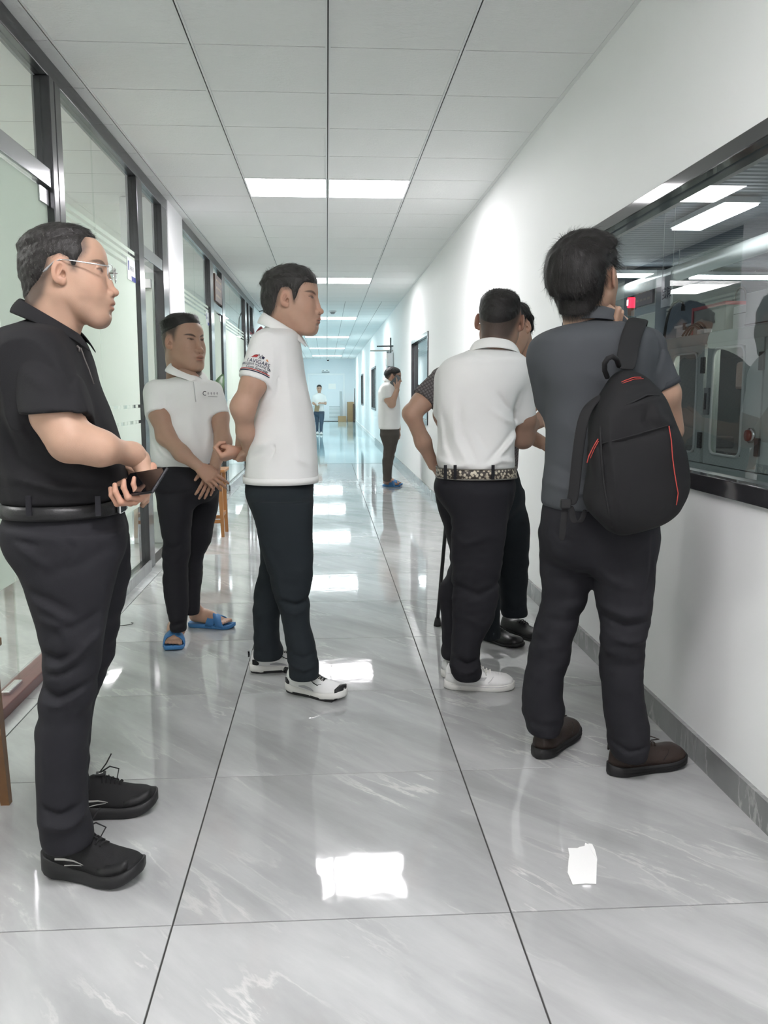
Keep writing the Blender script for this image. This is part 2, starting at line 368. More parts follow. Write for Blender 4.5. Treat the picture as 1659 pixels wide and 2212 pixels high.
# sign above door
t = empty('exit_sign', (mid-0.02, YE, dz+0.14)); tag(t, 'small white sign with dark strip above the far double door', 'sign')
box('plate', mat('sign_white',(0.9,0.92,0.92),0.4), t, -0.17,0.17,-0.025,-0.002,0,0.11); box('strip', mat('sign_dark',(0.06,0.1,0.1),0.5), t, -0.17,0.17,-0.03,-0.002,-0.02,0.012)
box('mark', MATS['sign_dark'], t, -0.13,-0.09,-0.027,-0.025,0.045,0.085); box('mark', MATS['sign_dark'], t, 0.02,0.10,-0.027,-0.025,0.06,0.078)
t = empty('dome_camera', (0.06, YE-0.6, ZC)); tag(t, 'white and black dome camera under the ceiling by the end wall', 'camera')
MB().tube([(0,0,0),(0,0,-0.06)], 0.07, 16).build('base', M_BAR, t); MB().tube([(0,0,-0.06),(0,0,-0.1),(0,0,-0.125)], [0.055,0.045,0.01], 16).build('lens_dome', mat('black_plastic',(0.01,0.01,0.012),0.15), t)
# boxes and post in the far corner
M_CARD = mat('cardboard', (0.42,0.29,0.16), 0.8)
def carton(name, label, x, y, w, d, h, rot=0):
    t = empty(name, (x,y,0)); t.rotation_euler.z = rot; tag(t, label, 'box')
    MB().box(-w/2,w/2,-d/2,d/2,0,h-0.004).build('body', M_CARD, t)
    MB().box(-w/2,-0.004,-d/2,d/2,h-0.004,h).build('flap', M_CARD, t); MB().box(0.004,w/2,-d/2,d/2,h-0.004,h).build('flap', M_CARD, t)
carton('cardboard_box', 'low cardboard box against the far end wall', 0.66, YE-0.35, 0.36, 0.3, 0.24)
carton('cardboard_box', 'tall narrow cardboard box in the far right corner', 1.03, YE-0.3, 0.26, 0.3, 0.86, 0.1)
box('rolled_mat', mat('dark_brown_roll',(0.12,0.08,0.06),0.7), None, 1.12,1.2,YE-0.75,YE-0.55,0,0.78, bevel=0.02); tag(bpy.data.objects['rolled_mat'], 'dark brown upright board in front of the tall cardboard box', 'board')
t = empty('grey_post', (0.62, YE-0.12, 0)); tag(t, 'thin grey upright post leaning by the end wall', 'post')
MB().bar((0,0,0),(-0.01,0.06,1.32),0.09,0.05).build('shaft', mat('grey_paint',(0.5,0.55,0.56),0.5), t); box('foot', MATS['grey_paint'], t, -0.08,0.08,-0.06,0.06,0,0.012)
t = empty('thin_pole', (1.17, YE-0.9, 0)); tag(t, 'thin dark pole standing at the far right wall', 'pole')
MB().tube([(0,0,0),(0.03,0,1.45)], 0.014, 8).build('shaft', M_FRAME, t); MB().tube([(0,0,0),(0,0,0.02)], 0.03, 8).build('tip', M_SLOT, t)

# ---- left partition: top rail, posts, glazing with frosted film
def film_mat():
    m = bpy.data.materials.new('frosted_film'); m.use_nodes = True; nt = m.node_tree; nt.nodes.clear(); N = nt.nodes.new; L = nt.links.new
    d = N('ShaderNodeBsdfDiffuse'); d.inputs[0].default_value = (0.78,0.83,0.785,1); tr = N('ShaderNodeBsdfTranslucent'); tr.inputs[0].default_value = (0.82,0.87,0.825,1)
    tp = N('ShaderNodeBsdfTransparent'); tp.inputs[0].default_value = (0.78,0.84,0.79,1)
    m1 = N('ShaderNodeMixShader'); m1.inputs[0].default_value = 0.45; L(d.outputs[0], m1.inputs[1]); L(tr.outputs[0], m1.inputs[2])
    m2 = N('ShaderNodeMixShader'); m2.inputs[0].default_value = 0.06; L(m1.outputs[0], m2.inputs[1]); L(tp.outputs[0], m2.inputs[2])
    o = N('ShaderNodeOutputMaterial'); L(m2.outputs[0], o.inputs[0]); return m
M_FILM = film_mat()
PX0, PX1 = -1.325, -1.25
XG = -1.285
tr1 = MB().box(PX0,PX1,1.0,7.29,2.662,ZC).box(PX0,PX1,8.0,15.65,2.662,ZC).build('trim_1', M_FRAME, None, bevel=0.004); tag(tr1, kind='structure')
for (ya,yb) in ((2.60,2.70),(4.29,4.36),(4.37,4.46),(6.16,6.33),(7.04,7.28),(9.86,10.12),(10.95,11.22),(13.95,14.22),(14.58,14.75),(15.36,15.64)):
    o = box('trim_post', M_FRAME, tr1, PX0, PX1+(0.006 if yb-ya<0.1 else 0), ya, yb, 0, 2.662, bevel=0.004)
def glazing(n, ya, yb, joints, film=True, z0=0.06, zt=2.655, sill=True):
    t = empty('window_%d' % n, (XG, ya, 0)); tag(t, kind='structure')
    js = [ya]+list(joints)+[yb]
    for a, b_ in zip(js[:-1], js[1:]):
        a2, b2 = a-ya, b_-ya
        pn = box('pane', M_GLASS, t, -0.005, 0.005, a2+0.0015, b2-0.0015, z0, zt)
        def fl(za, zb, y0=None, y1=None, nm='film'):
            MB().box(0.0056,0.0064,(a2+0.004 if y0 is None else y0),(b2-0.004 if y1 is None else y1),za,zb).build(nm, M_FILM, pn)
        fl(0.47, 1.03); fl(1.052, 1.135); fl(1.157, 2.045)
        for q in range(3): fl(2.064+q*0.041, 2.064+q*0.041+0.023, nm='film_stripe')
        k = 0; yq = a2+0.01
        while yq < b2-0.09:
            if k % 3 != 2: fl(1.031, 1.051, yq, yq+0.07, 'film_square')
            if k % 3 != 0: fl(1.136, 1.156, yq, yq+0.07, 'film_square')
            k += 1; yq += 0.085
    if sill:
        box('bottom_rail', M_FRAME, t, -0.035, 0.03, 0, yb-ya, 0.0, z0, bevel=0.004)
        box('skirting', M_SKIRT, t, 0.03, 0.045, 0, yb-ya, 0.0, 0.07)
    return t
def leaf(name_n, ya, yb, openrot=0, handle=None, z1=2.16):
    t = empty('door_%d' % name_n, (XG, ya, 0)); tag(t, kind='structure')
    w = yb-ya; piv = empty('leaf', (0,0,0), t); piv.rotation_euler.z = openrot
    box('pane', M_GLASS, piv, -0.006, 0.006, 0.004, w-0.004, 0.012, z1)
    f = MB().box(0.0066,0.0074,0.004,w-0.004,0.47,z1-0.005); f.build('film', M_FILM, piv)
    box('patch_fitting', M_STEEL, piv, -0.016, 0.018, w-0.13, w-0.008, z1-0.075, z1-0.004, bevel=0.003)
    box('patch_fitting', M_STEEL, piv, -0.016, 0.018, w-0.16, w-0.006, 0.008, 0.06, bevel=0.003)
    if handle is not None:
        h = MB().box(0.035,0.05,handle-0.018,handle+0.018,0.74,1.24).box(0.007,0.035,handle-0.01,handle+0.01,0.78,0.8).box(0.007,0.035,handle-0.01,handle+0.01,1.18,1.2)
        h.build('handle', M_STEEL, piv, bevel=0.003)
    return t
leaf(1, 3.60, 4.285)
leaf(2, 2.70, 3.597, handle=0.82)
glazing(5, 4.463, 6.155, [5.15])
glazing(6, 8.02, 9.855, [8.9])
glazing(7, 11.225, 13.945, [12.1, 13.0])
glazing(8, 14.225, 14.575, [])
# transoms above the doors
M_TRAN = M_FRAME
def transom(ya, yb, n):
    t = empty('window_%d' % n, (XG, ya, 2.165)); tag(t, kind='structure')
    box('transom_bar', mat('light_metal',(0.5,0.5,0.52),0.12,metal=0.9), t, -0.04, 0.032, 0, yb-ya, 0, 0.085, bevel=0.004)
    box('pane', M_GLASS, t, -0.005, 0.005, 0.002, yb-ya-0.002, 0.086, 0.495)
transom(2.70, 4.288, 9); transom(6.332, 7.038, 10); transom(10.122, 10.948, 11); transom(14.752, 15.358, 12)
th = box('trim_2', M_WOOD_D, None, -1.33, -1.235, 2.70, 4.288, 0, 0.045, bevel=0.004); tag(th, kind='structure')
leaf(5, 10.13, 10.94); leaf(6, 14.76, 15.35)
# open door leaf (second opening), swung into the office, with closer
t = empty('door_7', (XG-0.03, 7.02, 0)); tag(t, kind='structure')
box('pane', M_GLASS, t, -0.66, 0, -0.012, 0.0, 0.012, 2.15); box('film', M_FILM, t, -0.64, -0.02, -0.0145, -0.0135, 0.3, 2.1)
box('closer_bar', M_STEEL, t, -0.62, -0.02, -0.05, -0.0125, 2.03, 2.10, bevel=0.003)
# white column
wc = box('wall_column', mat('white_column',(0.9,0.9,0.92),0.35), None, -1.62, -1.243, 7.295, 8.0, 0, ZC+0.02, bevel=0.006); tag(wc, kind='structure')
wl = MB().box(XL-0.06,XL,15.65,YE,0,ZC+0.05).build('wall_left', M_WHITE); tag(wl, kind='structure')
bl = box('baseboard_left', M_SKIRT, None, XL, XL+0.014, 15.65, YE, 0, 0.093); tag(bl, kind='structure')
# ---- office behind the partition
M_OFF = mat('office_wall', (0.84,0.86,0.82), 0.7)
w1 = MB().box(-4.6,-4.5,0.0,15.7,0,2.9).build('wall_office_far', M_OFF); tag(w1, kind='structure')
w2 = MB().box(-4.5,-1.33,-0.1,0.0,0,2.9).build('wall_office_near', M_OFF); tag(w2, kind='structure')
w3 = MB().box(-4.5,-1.35,15.66,15.75,0,2.9).build('wall_office_end', M_OFF); tag(w3, kind='structure')
w4 = MB().box(-4.5,-1.62,7.6,7.68,0,2.78).build('wall_office_divider', M_OFF); tag(w4, kind='structure')
f2 = MB().box(-4.5,-1.345,0.0,15.66,-0.06,-0.001).build('floor_office', M_TILE); tag(f2, kind='structure')
c2 = MB().box(-4.5,-1.345,0.0,15.66,ZC+0.03,ZC+0.08).build('ceiling_office', M_CFAR); tag(c2, kind='structure')
for i,(x,y) in enumerate(((-2.9,2.4),(-2.9,5.6),(-2.9,9.6),(-2.9,13.0))):
    t = empty('office_light', (x,y,ZC+0.03)); tag(t, '%s square lit panel on the office ceiling behind the glass' % ordw[i], 'ceiling light', 'office ceiling panels')
    MB().box(-0.3,0.3,-0.6,0.6,-0.02,-0.008).build('diffuser', emitter('office_glow',(1,1,0.98),OFFICE_POWER), t)
    MB().box(-0.315,0.315,-0.615,-0.6,-0.024,0).box(-0.315,0.315,0.6,0.615,-0.024,0).box(-0.315,-0.3,-0.6,0.6,-0.024,0).box(0.3,0.315,-0.6,0.6,-0.024,0).build('frame', M_BAR, t)
# ================================================================== smooth-blend volumes -> one continuous surface (surface nets)
def smin(a, b, k):
    if k <= 0: return np.minimum(a, b)
    h = np.clip(0.5+0.5*(b-a)/k, 0, 1); return b+(a-b)*h-k*h*(1-h)
def smax(a, b, k): return -smin(-a, -b, k)
class Vol:
    def __init__(s, lo, hi, res):
        s.lo = np.array(lo, float); s.res = res; s.n = np.maximum(4, np.ceil((np.array(hi)-s.lo)/res).astype(int)+1)
        s.d = np.full(s.n, 1e3, np.float32)
    def sub(s, lo, hi, pad):
        a = np.floor((np.array(lo)-pad-s.lo)/s.res).astype(int); b = np.ceil((np.array(hi)+pad-s.lo)/s.res).astype(int)+1
        a = np.clip(a, 0, s.n); b = np.clip(b, 0, s.n)
        if np.any(b-a < 1): return None
        sl = tuple(slice(a[i], b[i]) for i in range(3))
        ax = [(s.lo[i]+s.res*np.arange(a[i], b[i])).astype(np.float32) for i in range(3)]
        return sl, ax[0][:,None,None], ax[1][None,:,None], ax[2][None,None,:]
    def put(s, prim, k=0.0, op='add', pad=None):
        fn, lo, hi = prim
        q = s.sub(lo, hi, (k*1.2+2.5*s.res) if pad is None else pad)
        if q is None: return s
        sl, X, Y, Z = q; v = fn(X, Y, Z)
        if op == 'add': s.d[sl] = smin(s.d[sl], v, k)
        elif op == 'cut': s.d[sl] = smax(s.d[sl], -v, k)
        elif op == 'and': s.d[sl] = smax(s.d[sl], v, k)
        return s
    def all(s):
        return s.sub(s.lo, s.lo+s.res*(s.n-1), 0)
    def mesh(s):
        return surface_nets(s.d, s.lo, s.res)
def surface_nets(d, lo, res):
    neg = d < 0
    nx, ny, nz = d.shape
    cnt = np.zeros((nx-1, ny-1, nz-1), np.int8)
    for dx in (0,1):
        for dy in (0,1):
            for dz in (0,1): cnt += neg[dx:nx-1+dx, dy:ny-1+dy, dz:nz-1+dz]
    act = (cnt > 0) & (cnt < 8)
    I = np.argwhere(act)
    if len(I) == 0: return np.zeros((0,3)), np.zeros((0,4), int)
    idx = np.full(act.shape, -1, np.int32); idx[act] = np.arange(len(I))
    acc = np.zeros((len(I),3)); num = np.zeros(len(I))
    cs = [(0,0,0),(1,0,0),(0,1,0),(1,1,0),(0,0,1),(1,0,1),(0,1,1),(1,1,1)]
    val = [d[I[:,0]+c[0], I[:,1]+c[1], I[:,2]+c[2]].astype(float) for c in cs]
    for i in range(8):
        for bit in (1,2,4):
            j = i | bit
            if j == i: continue
            a, b = val[i], val[j]; m = (a < 0) != (b < 0)
            t = np.where(m, a/np.where(np.abs(a-b) < 1e-12, 1, a-b), 0)
            p = np.array(cs[i])[None]+t[:,None]*(np.array(cs[j])-np.array(cs[i]))[None]
            acc[m] += p[m]; num[m] += 1
    V = lo+(I+acc/np.maximum(num,1)[:,None])*res
    F = []
    for ax in range(3):
        sh = [slice(None)]*3; sh[ax] = slice(0, d.shape[ax]-1); s2 = [slice(None)]*3; s2[ax] = slice(1, None)
        m = neg[tuple(sh)] != neg[tuple(s2)]
        E = np.argwhere(m); flip = neg[tuple(sh)][m]
        o = [a for a in range(3) if a != ax]
        ok = (E[:,o[0]] > 0) & (E[:,o[1]] > 0) & (E[:,o[0]] < act.shape[o[0]]) & (E[:,o[1]] < act.shape[o[1]])
        E = E[ok]; flip = flip[ok]
        q = []
        for (u, v) in ((-1,-1),(0,-1),(0,0),(-1,0)):
            e = E.copy(); e[:,o[0]] += u; e[:,o[1]] += v; q.append(idx[e[:,0],e[:,1],e[:,2]])
        q = np.stack(q, 1)
        if ax == 1: flip = ~flip
        q[~flip] = q[~flip][:, ::-1]
        F.append(q[(q >= 0).all(1)])
    return V, np.concatenate(F)
def np_mesh(name, V, F, mat_, parent=None, col=None, smooth=True, smooth_it=0):
    V = np.asarray(V, np.float32); F = np.asarray(F, np.int32)
    if smooth_it: V = relax(V, F, smooth_it)
    me = bpy.data.meshes.new(name); nv, nf, k = len(V), len(F), F.shape[1]
    me.vertices.add(nv); me.vertices.foreach_set('co', V.ravel())
    me.loops.add(nf*k); me.loops.foreach_set('vertex_index', F.ravel())
    me.polygons.add(nf); me.polygons.foreach_set('loop_start', np.arange(nf, dtype=np.int32)*k); me.polygons.foreach_set('loop_total', np.full(nf, k, np.int32))
    me.update(calc_edges=True); me.validate()
    if mat_: me.materials.append(mat_)
    if col is not None:
        ca = me.color_attributes.new('Col', 'FLOAT_COLOR', 'POINT'); c = np.ones((nv,4), np.float32); c[:,:3] = col; ca.data.foreach_set('color', c.ravel())
    if smooth: me.shade_smooth()
    o = bpy.data.objects.new(name, me); link(o, parent); return o
def relax(V, F, it, lam=0.5):
    e = np.concatenate([F[:,[i,(i+1)%F.shape[1]]] for i in range(F.shape[1])]); n = len(V)
    for _ in range(it):
        S = np.zeros_like(V); c = np.zeros(n)
        for a in (0,1,2): S[:,a] = np.bincount(e[:,0], V[e[:,1],a], n)+np.bincount(e[:,1], V[e[:,0],a], n)
        c = np.bincount(e[:,0], minlength=n)+np.bincount(e[:,1], minlength=n)
        V = V*(1-lam)+lam*S/np.maximum(c,1)[:,None]
    return V
# ---- primitives: return (function, lo, hi)
def rcone(a, b, ra, rb, sq=None):
    a = np.array(a, float); b = np.array(b, float); ba = b-a; l2 = float(ba@ba)+1e-12; rm = max(ra, rb)
    def fn(X, Y, Z):
        t = np.clip(((X-a[0])*ba[0]+(Y-a[1])*ba[1]+(Z-a[2])*ba[2])/l2, 0, 1)
        return np.sqrt((X-a[0]-t*ba[0])**2+(Y-a[1]-t*ba[1])**2+(Z-a[2]-t*ba[2])**2)-(ra+(rb-ra)*t)
    return fn, np.minimum(a, b)-rm, np.maximum(a, b)+rm
def ecap(a, b, ra, rb, axis, flat):
    """tapered capsule squashed by 'flat' along direction axis"""
    a = np.array(a, float); b = np.array(b, float); ba = b-a; l2 = float(ba@ba)+1e-12; n = np.array(axis, float); n = n-ba*(n@ba)/l2; n /= np.linalg.norm(n); rm = max(ra, rb)
    def fn(X, Y, Z):
        t = np.clip(((X-a[0])*ba[0]+(Y-a[1])*ba[1]+(Z-a[2])*ba[2])/l2, 0, 1)
        px, py, pz = X-a[0]-t*ba[0], Y-a[1]-t*ba[1], Z-a[2]-t*ba[2]
        s = px*n[0]+py*n[1]+pz*n[2]; q = (1/flat-1)*s
        return (np.sqrt((px+q*n[0])**2+(py+q*n[1])**2+(pz+q*n[2])**2)-(ra+(rb-ra)*t))*min(1, flat*1.15)
    return fn, np.minimum(a, b)-rm, np.maximum(a, b)+rm
def ell(c, r, R=None):
    c = np.array(c, float); r = np.array(r, float); rm = r if R is None else np.full(3, r.max())
    def fn(X, Y, Z):
        x, y, z = X-c[0], Y-c[1], Z-c[2]
        if R is not None: x, y, z = (R[0,0]*x+R[1,0]*y+R[2,0]*z), (R[0,1]*x+R[1,1]*y+R[2,1]*z), (R[0,2]*x+R[1,2]*y+R[2,2]*z)
        k0 = np.sqrt((x/r[0])**2+(y/r[1])**2+(z/r[2])**2); k1 = np.sqrt((x/r[0]**2)**2+(y/r[1]**2)**2+(z/r[2]**2)**2)
        return k0*(k0-1)/np.maximum(k1, 1e-6)
    return fn, c-rm, c+rm
def plane(p, n, lo, hi):
    p = np.array(p, float); n = np.array(n, float); n /= np.linalg.norm(n)
    return (lambda X, Y, Z: (X-p[0])*n[0]+(Y-p[1])*n[1]+(Z-p[2])*n[2]), lo, hi
def rbox(c, h, r, R=None):
    c = np.array(c, float); h = np.array(h, float); rm = np.full(3, np.linalg.norm(h))
    def fn(X, Y, Z):
        x, y, z = X-c[0], Y-c[1], Z-c[2]
        if R is not None: x, y, z = (R[0,0]*x+R[1,0]*y+R[2,0]*z), (R[0,1]*x+R[1,1]*y+R[2,1]*z), (R[0,2]*x+R[1,2]*y+R[2,2]*z)
        qx, qy, qz = np.abs(x)-h[0]+r, np.abs(y)-h[1]+r, np.abs(z)-h[2]+r
        return np.sqrt(np.maximum(qx,0)**2+np.maximum(qy,0)**2+np.maximum(qz,0)**2)+np.minimum(np.maximum(qx,np.maximum(qy,qz)),0)-r
    return fn, c-rm, c+rm
def crom(z, zs, vs):
    """smooth interpolation through the rows (zs ascending)"""
    zs = np.array(zs, float); vs = np.array(vs, float); m = np.gradient(vs, zs) if len(zs) > 2 else np.full(len(zs), (vs[-1]-vs[0])/(zs[-1]-zs[0]))
    z = np.clip(z, zs[0], zs[-1]); i = np.clip(np.searchsorted(zs, z)-1, 0, len(zs)-2); h = zs[i+1]-zs[i]; t = (z-zs[i])/h
    return (2*t**3-3*t**2+1)*vs[i]+(t**3-2*t**2+t)*h*m[i]+(-2*t**3+3*t**2)*vs[i+1]+(t**3-t**2)*h*m[i+1]
def stack(rows, n=2.3, yaw=0.0, cap=0.012, disp=None):
    """rows: (z, cx, cy, a, b), horizontal super-ellipses piled up"""
    rows = sorted(rows); A = np.array(rows, float); zs = A[:,0]
    lo = np.array([(A[:,1]-np.maximum(A[:,3],A[:,4])).min(), (A[:,2]-np.maximum(A[:,3],A[:,4])).min(), zs[0]]); hi = np.array([(A[:,1]+np.maximum(A[:,3],A[:,4])).max(), (A[:,2]+np.maximum(A[:,3],A[:,4])).max(), zs[-1]])
    c, s_ = math.cos(yaw), math.sin(yaw)
    def fn(X, Y, Z):
        z = Z.ravel(); g = lambda i: crom(z, zs, A[:,i]).astype(np.float32)[None,None,:]
        x0, y0, a, b = X-g(1), Y-g(2), g(3), g(4)
        x = c*x0+s_*y0; y = -s_*x0+c*y0
        q = ((np.abs(x)/a)**n+(np.abs(y)/b)**n)**(1/n)
        d = (q-1)*np.minimum(a, b)*0.95
        if disp is not None: d = d-disp(X, Y, Z)
        d = smax(d, Z-zs[-1], cap); return smax(d, zs[0]-Z, cap)
    return fn, lo, hi
# ---- cheap smooth noise for cloth
_RS = np.random.RandomState(5)
def wave_noise(scale, n=7, seed=0, stretch=(1,1,1)):
    rs = np.random.RandomState(seed); K = rs.normal(size=(n,3))*scale*np.array(stretch); P = rs.uniform(0,6.28,n)
    def fn(X, Y, Z):
        o = 0
        for k, p in zip(K, P): o = o+np.sin(X*k[0]+Y*k[1]+Z*k[2]+p)
        return o/n**0.5
    return fn
def fold(vol, pts, r, k, op='add'):
    """a crease or ridge of the cloth drawn along points, radius r (metres), blended over k"""
    for a, b in zip(pts[:-1], pts[1:]): vol.put(rcone(a, b, r, r), k, op)
def crease(vol, pts, amp, width, ymax=None):
    """soft ridge (amp>0) or valley of the cloth along points, on the side of smaller y"""
    P = np.array(pts, float); lo = P.min(0)-3*width; hi = P.max(0)+3*width; lo[1] = P[:,1].min()-0.16; hi[1] = P[:,1].max()+0.07 if ymax is None else ymax
    q = vol.sub(lo, hi, 0)
    if q is None: return
    sl, X, Y, Z = q; d2 = None; n = len(P)-1
    for i in range(n):
        a, b = P[i], P[i+1]; ex, ez = b[0]-a[0], b[2]-a[2]; l2 = ex*ex+ez*ez+1e-12
        t = np.clip(((X-a[0])*ex+(Z-a[2])*ez)/l2, 0, 1); dd = (X-a[0]-t*ex)**2+(Z-a[2]-t*ez)**2
        g = (i+t)/n; w = amp*np.exp(-dd/width**2)*(np.sin(np.pi*np.clip(g*0.9+0.05,0,1))**0.6)
        d2 = w if d2 is None else (np.maximum(d2, w) if amp > 0 else np.minimum(d2, w))
    m = np.clip((hi[1]-Y)/0.05, 0, 1); s = vol.d[sl]; vol.d[sl] = np.where(s < 900, s-d2*m, s)
# ------------------------------------------------------------------ frames
def frame(xdir, zdir):
    x = np.array(xdir, float); x /= np.linalg.norm(x); z = np.array(zdir, float); z = z-x*(z@x); z /= np.linalg.norm(z); y = np.cross(z, x)
    return np.stack([x, y, z], 1)
def euler_R(yaw=0, pitch=0, roll=0):
    """local x forward, y left, z up; yaw about z, pitch>0 looks up, roll>0 tips to the left"""
    cy, sy = math.cos(yaw), math.sin(yaw); cp, sp = math.cos(pitch), math.sin(pitch); cr, sr = math.cos(roll), math.sin(roll)
    Rz = np.array([[cy,-sy,0],[sy,cy,0],[0,0,1]]); Ry = np.array([[cp,0,-sp],[0,1,0],[sp,0,cp]]); Rx = np.array([[1,0,0],[0,cr,sr],[0,-sr,cr]])
    return Rz@Ry@Rx
# ================================================================== heads, hands, hair
SKIN = dict(light=(0.45,0.285,0.205), mid=(0.47,0.295,0.215), tan=(0.40,0.25,0.18), dark=(0.33,0.205,0.15))
M_SKIN = mat('skin', (0.6,0.4,0.3), 0.48, spec=0.4, attr='Col', noise=0.05, nscale=60, bump=0.15, bscale=600, sss=0.12)
def poly_dist(poly, X, Z):
    """signed distance in the side view, >0 inside"""
    P = np.array(poly, float); d = np.full(np.broadcast(X, Z).shape, 1e9, np.float32); ins = np.zeros(d.shape, bool)
    for i in range(len(P)):
        a, b = P[i], P[(i+1) % len(P)]; e = b-a
        t = np.clip(((X-a[0])*e[0]+(Z-a[1])*e[1])/(e@e+1e-9), 0, 1)
        d = np.minimum(d, (X-a[0]-t*e[0])**2+(Z-a[1]-t*e[1])**2)
        c = ((a[1] > Z) != (b[1] > Z)) & (X < e[0]*(Z-a[1])/(e[1] if abs(e[1]) > 1e-9 else 1e-9)+a[0])
        ins ^= c
    return np.where(ins, 1, -1)*np.sqrt(d)
def skull_prims(P):
    w = P.get('w', 1.0); jw = P.get('jaw', 1.0); ch = P.get('chin', 0); fat = P.get('fat', 0)
    L = [(ell((-13,0,38),(100,75*w,76)),0), (ell((34,0,42),(52,60*w,52)),14), (ell((36,0,-22),(52,57*w,62)),24),
         (ell((42,0,-66),(50,50*jw,44)),26), (ell((58,0,-58),(36,36,30)),22), (rcone((70,-8,-97),(70,8,-97),21+ch,21+ch),20)]
    for s in (-1,1):
        L += [(rcone((2,s*50*jw,-50),(58,s*24,-100),18,17),26), (ell((52,s*34,-24),(30,24,32)),24), (ell((8,s*50*w,-10),(42,20,52)),22)]
    L += [(rcone((-52,0,-5),(-50,0,-62),56,52),30)]
    if fat: L += [(ell((34,0,-102),(44,42,14+fat)),20)]
    return L
def head_build(P, res=2.6):
    """local millimetres, origin between the ears; returns V, F, colours and the skull volume function"""
    v = Vol((-152,-112,-200), (130,112,152), res)
    for p, k in skull_prims(P): v.put(p, k, pad=36)
    base = v.d.copy()
    nz = P.get('nose', 1.0)
    v.put(rcone((70,-26,31),(80,0,29),11,8),10); v.put(rcone((70,26,31),(80,0,29),11,8),10)
    for s in (-1,1):
        v.put(ell((103,s*31,13),(24,19,13)),10,'cut'); v.put(ell((68.5,s*30,12),(14.5,16,11)),3); v.put(rcone((80,s*22,20.5),(76,s*42,19),2.6,2.6),3); v.put(rcone((80,s*22,3.5),(76,s*40,4),2.0,2.0),4)
    v.put(rcone((84,0,22),(98,0,-30),6.5,9*nz),7); v.put(ell((103,0,-36),(12*nz,12*nz,10*nz)),6)
    for s in (-1,1): v.put(ell((93,s*14*nz,-40),(12,8.5,8.5)),4)
    v.put(ell((86,0,-58),(14,26,18)),9)
    v.put(ell((93,0,-61.5),(11.5,22,6.5)),6); v.put(ell((90,0,-75.5),(12,19,7)),6)
    v.put(rcone((99,-20,-69),(103,0,-68.3),1.8,2.2),2.5,'cut'); v.put(rcone((103,0,-68.3),(99,20,-69),2.2,1.8),2.5,'cut'); v.put(ell((105,0,-68.3),(6,14,1.6)),2,'cut')
    v.put(ell((100,0,-87),(9,20,6)),6,'cut')
    for s in (-1,1): v.put(ell((97,s*6,-47),(5,3.2,3)),2,'cut')
    for s in (-1,1):   # ears
        sp = P.get('ear', 1.0)
        R = np.array(euler_R(s*-0.42, -0.16, 0))
        v.put(ell((-6,s*(75*P.get('w',1)+5*sp),4),(17,6.5,31),R),5); v.put(ell((-1,s*(75*P.get('w',1)+1),-18),(10,7,12)),5)
        v.put(ell((-2,s*(84*P.get('w',1)+3*sp),3),(9,8,17),R),3,'cut'); v.put(ell((3,s*(75*P.get('w',1)+4),-4),(5,10,8)),2,'cut'); v.put(rcone((2,s*(77*P.get('w',1)+3),10),(-6,s*(78*P.get('w',1)+4),-6),2.6,2.4),2)
    n0, n1, nr = P.get('neck', ((-22,0,-55),(-45,0,-185),57)) 
    v.put(ecap(n0, n1, nr, nr*1.06, (0,1,0), 1.0), 22)
    for s in (-1,1): v.put(rcone((-18,s*52,-45),(n1[0]+52,s*14,n1[2]),15,13), 16)
    v.put(ell((n0[0]*0.5+n1[0]*0.5+50,0,-120),(14,10,16)), 12)
    V, F = v.mesh(); V = relax(V, F, 1, 0.4)
    x, y, z = V[:,0], V[:,1], V[:,2]
    C = np.tile(np.array(P.get('skin', SKIN['mid'])), (len(V),1))
    def blend(m, c):
        C[:] = C*(1-m[:,None])+np.array(c)[None]*m[:,None]
    def sstep(a, b, t): q = np.clip((t-a)/(b-a), 0, 1); return q*q*(3-2*q)
    sk = np.array(P.get('skin', SKIN['mid']))
    # rosy nose / cheeks / ears
    red = np.exp(-(((x-95)/22)**2+(y/18)**2+((z+36)/16)**2))*0.5+np.exp(-(((x-62)/26)**2+((np.abs(y)-40)/20)**2+((z+22)/22)**2))*0.35+sstep(72,82,np.abs(y))*sstep(-30,-20,x)*sstep(34,24,x)*0.4
    blend(np.clip(red,0,0.6), sk*np.array([1.08,0.86,0.82]))
    lips = sstep(1.15,0.8,np.sqrt((y/21)**2+((z+69)/13)**2))*sstep(88,94,x); blend(lips*0.75, sk*np.array([0.85,0.60,0.58]))
    mouth = sstep(1.1,0.6,np.sqrt((y/19)**2+((z+68.4)/2.2)**2))*sstep(86,92,x); blend(mouth*0.9, sk*0.22)
    # eyes: a narrow almond
    op = P.get('eye_open', 3.2)+1.6
    for s in (-1,1):
        u = (y*s-31)/13.5; zz = (z-12-1.5*u)/(op*np.sqrt(np.clip(1-u*u,0.02,1)))
        m = (np.abs(u) < 1)*sstep(1.15,0.85,np.abs(zz))*(x > 62); blend(m, (0.24,0.20,0.18))
        m2 = m*sstep(8.0,6.0,np.abs(y*s-31+P.get('gaze',0))); blend(m2, (0.02,0.014,0.01))
        lid = (np.abs(u) < 1.08)*np.exp(-((z-12-1.5*u-op*np.sqrt(np.clip(1-u*u,0.02,1)))/2.0)**2)*(x > 60); blend(np.clip(lid,0,1)*0.85, (0.03,0.02,0.016))
        # brows
        ub = (y*s-33)/22; zb = (z-(31+4*ub-5*ub*ub))/4.2
        mb = sstep(1.2,0.75,np.sqrt(ub**2+zb**2))*(x > 45); blend(mb*min(1,P.get('brow',0.8)+0.15), (0.03,0.025,0.022))
    sock = np.exp(-(((x-80)/22)**2+((np.abs(y)-30)/20)**2+((z-13)/12)**2))*0.35; blend(np.clip(sock,0,1), sk*np.array([0.72,0.62,0.6]))
    st = P.get('stubble', 0.0)
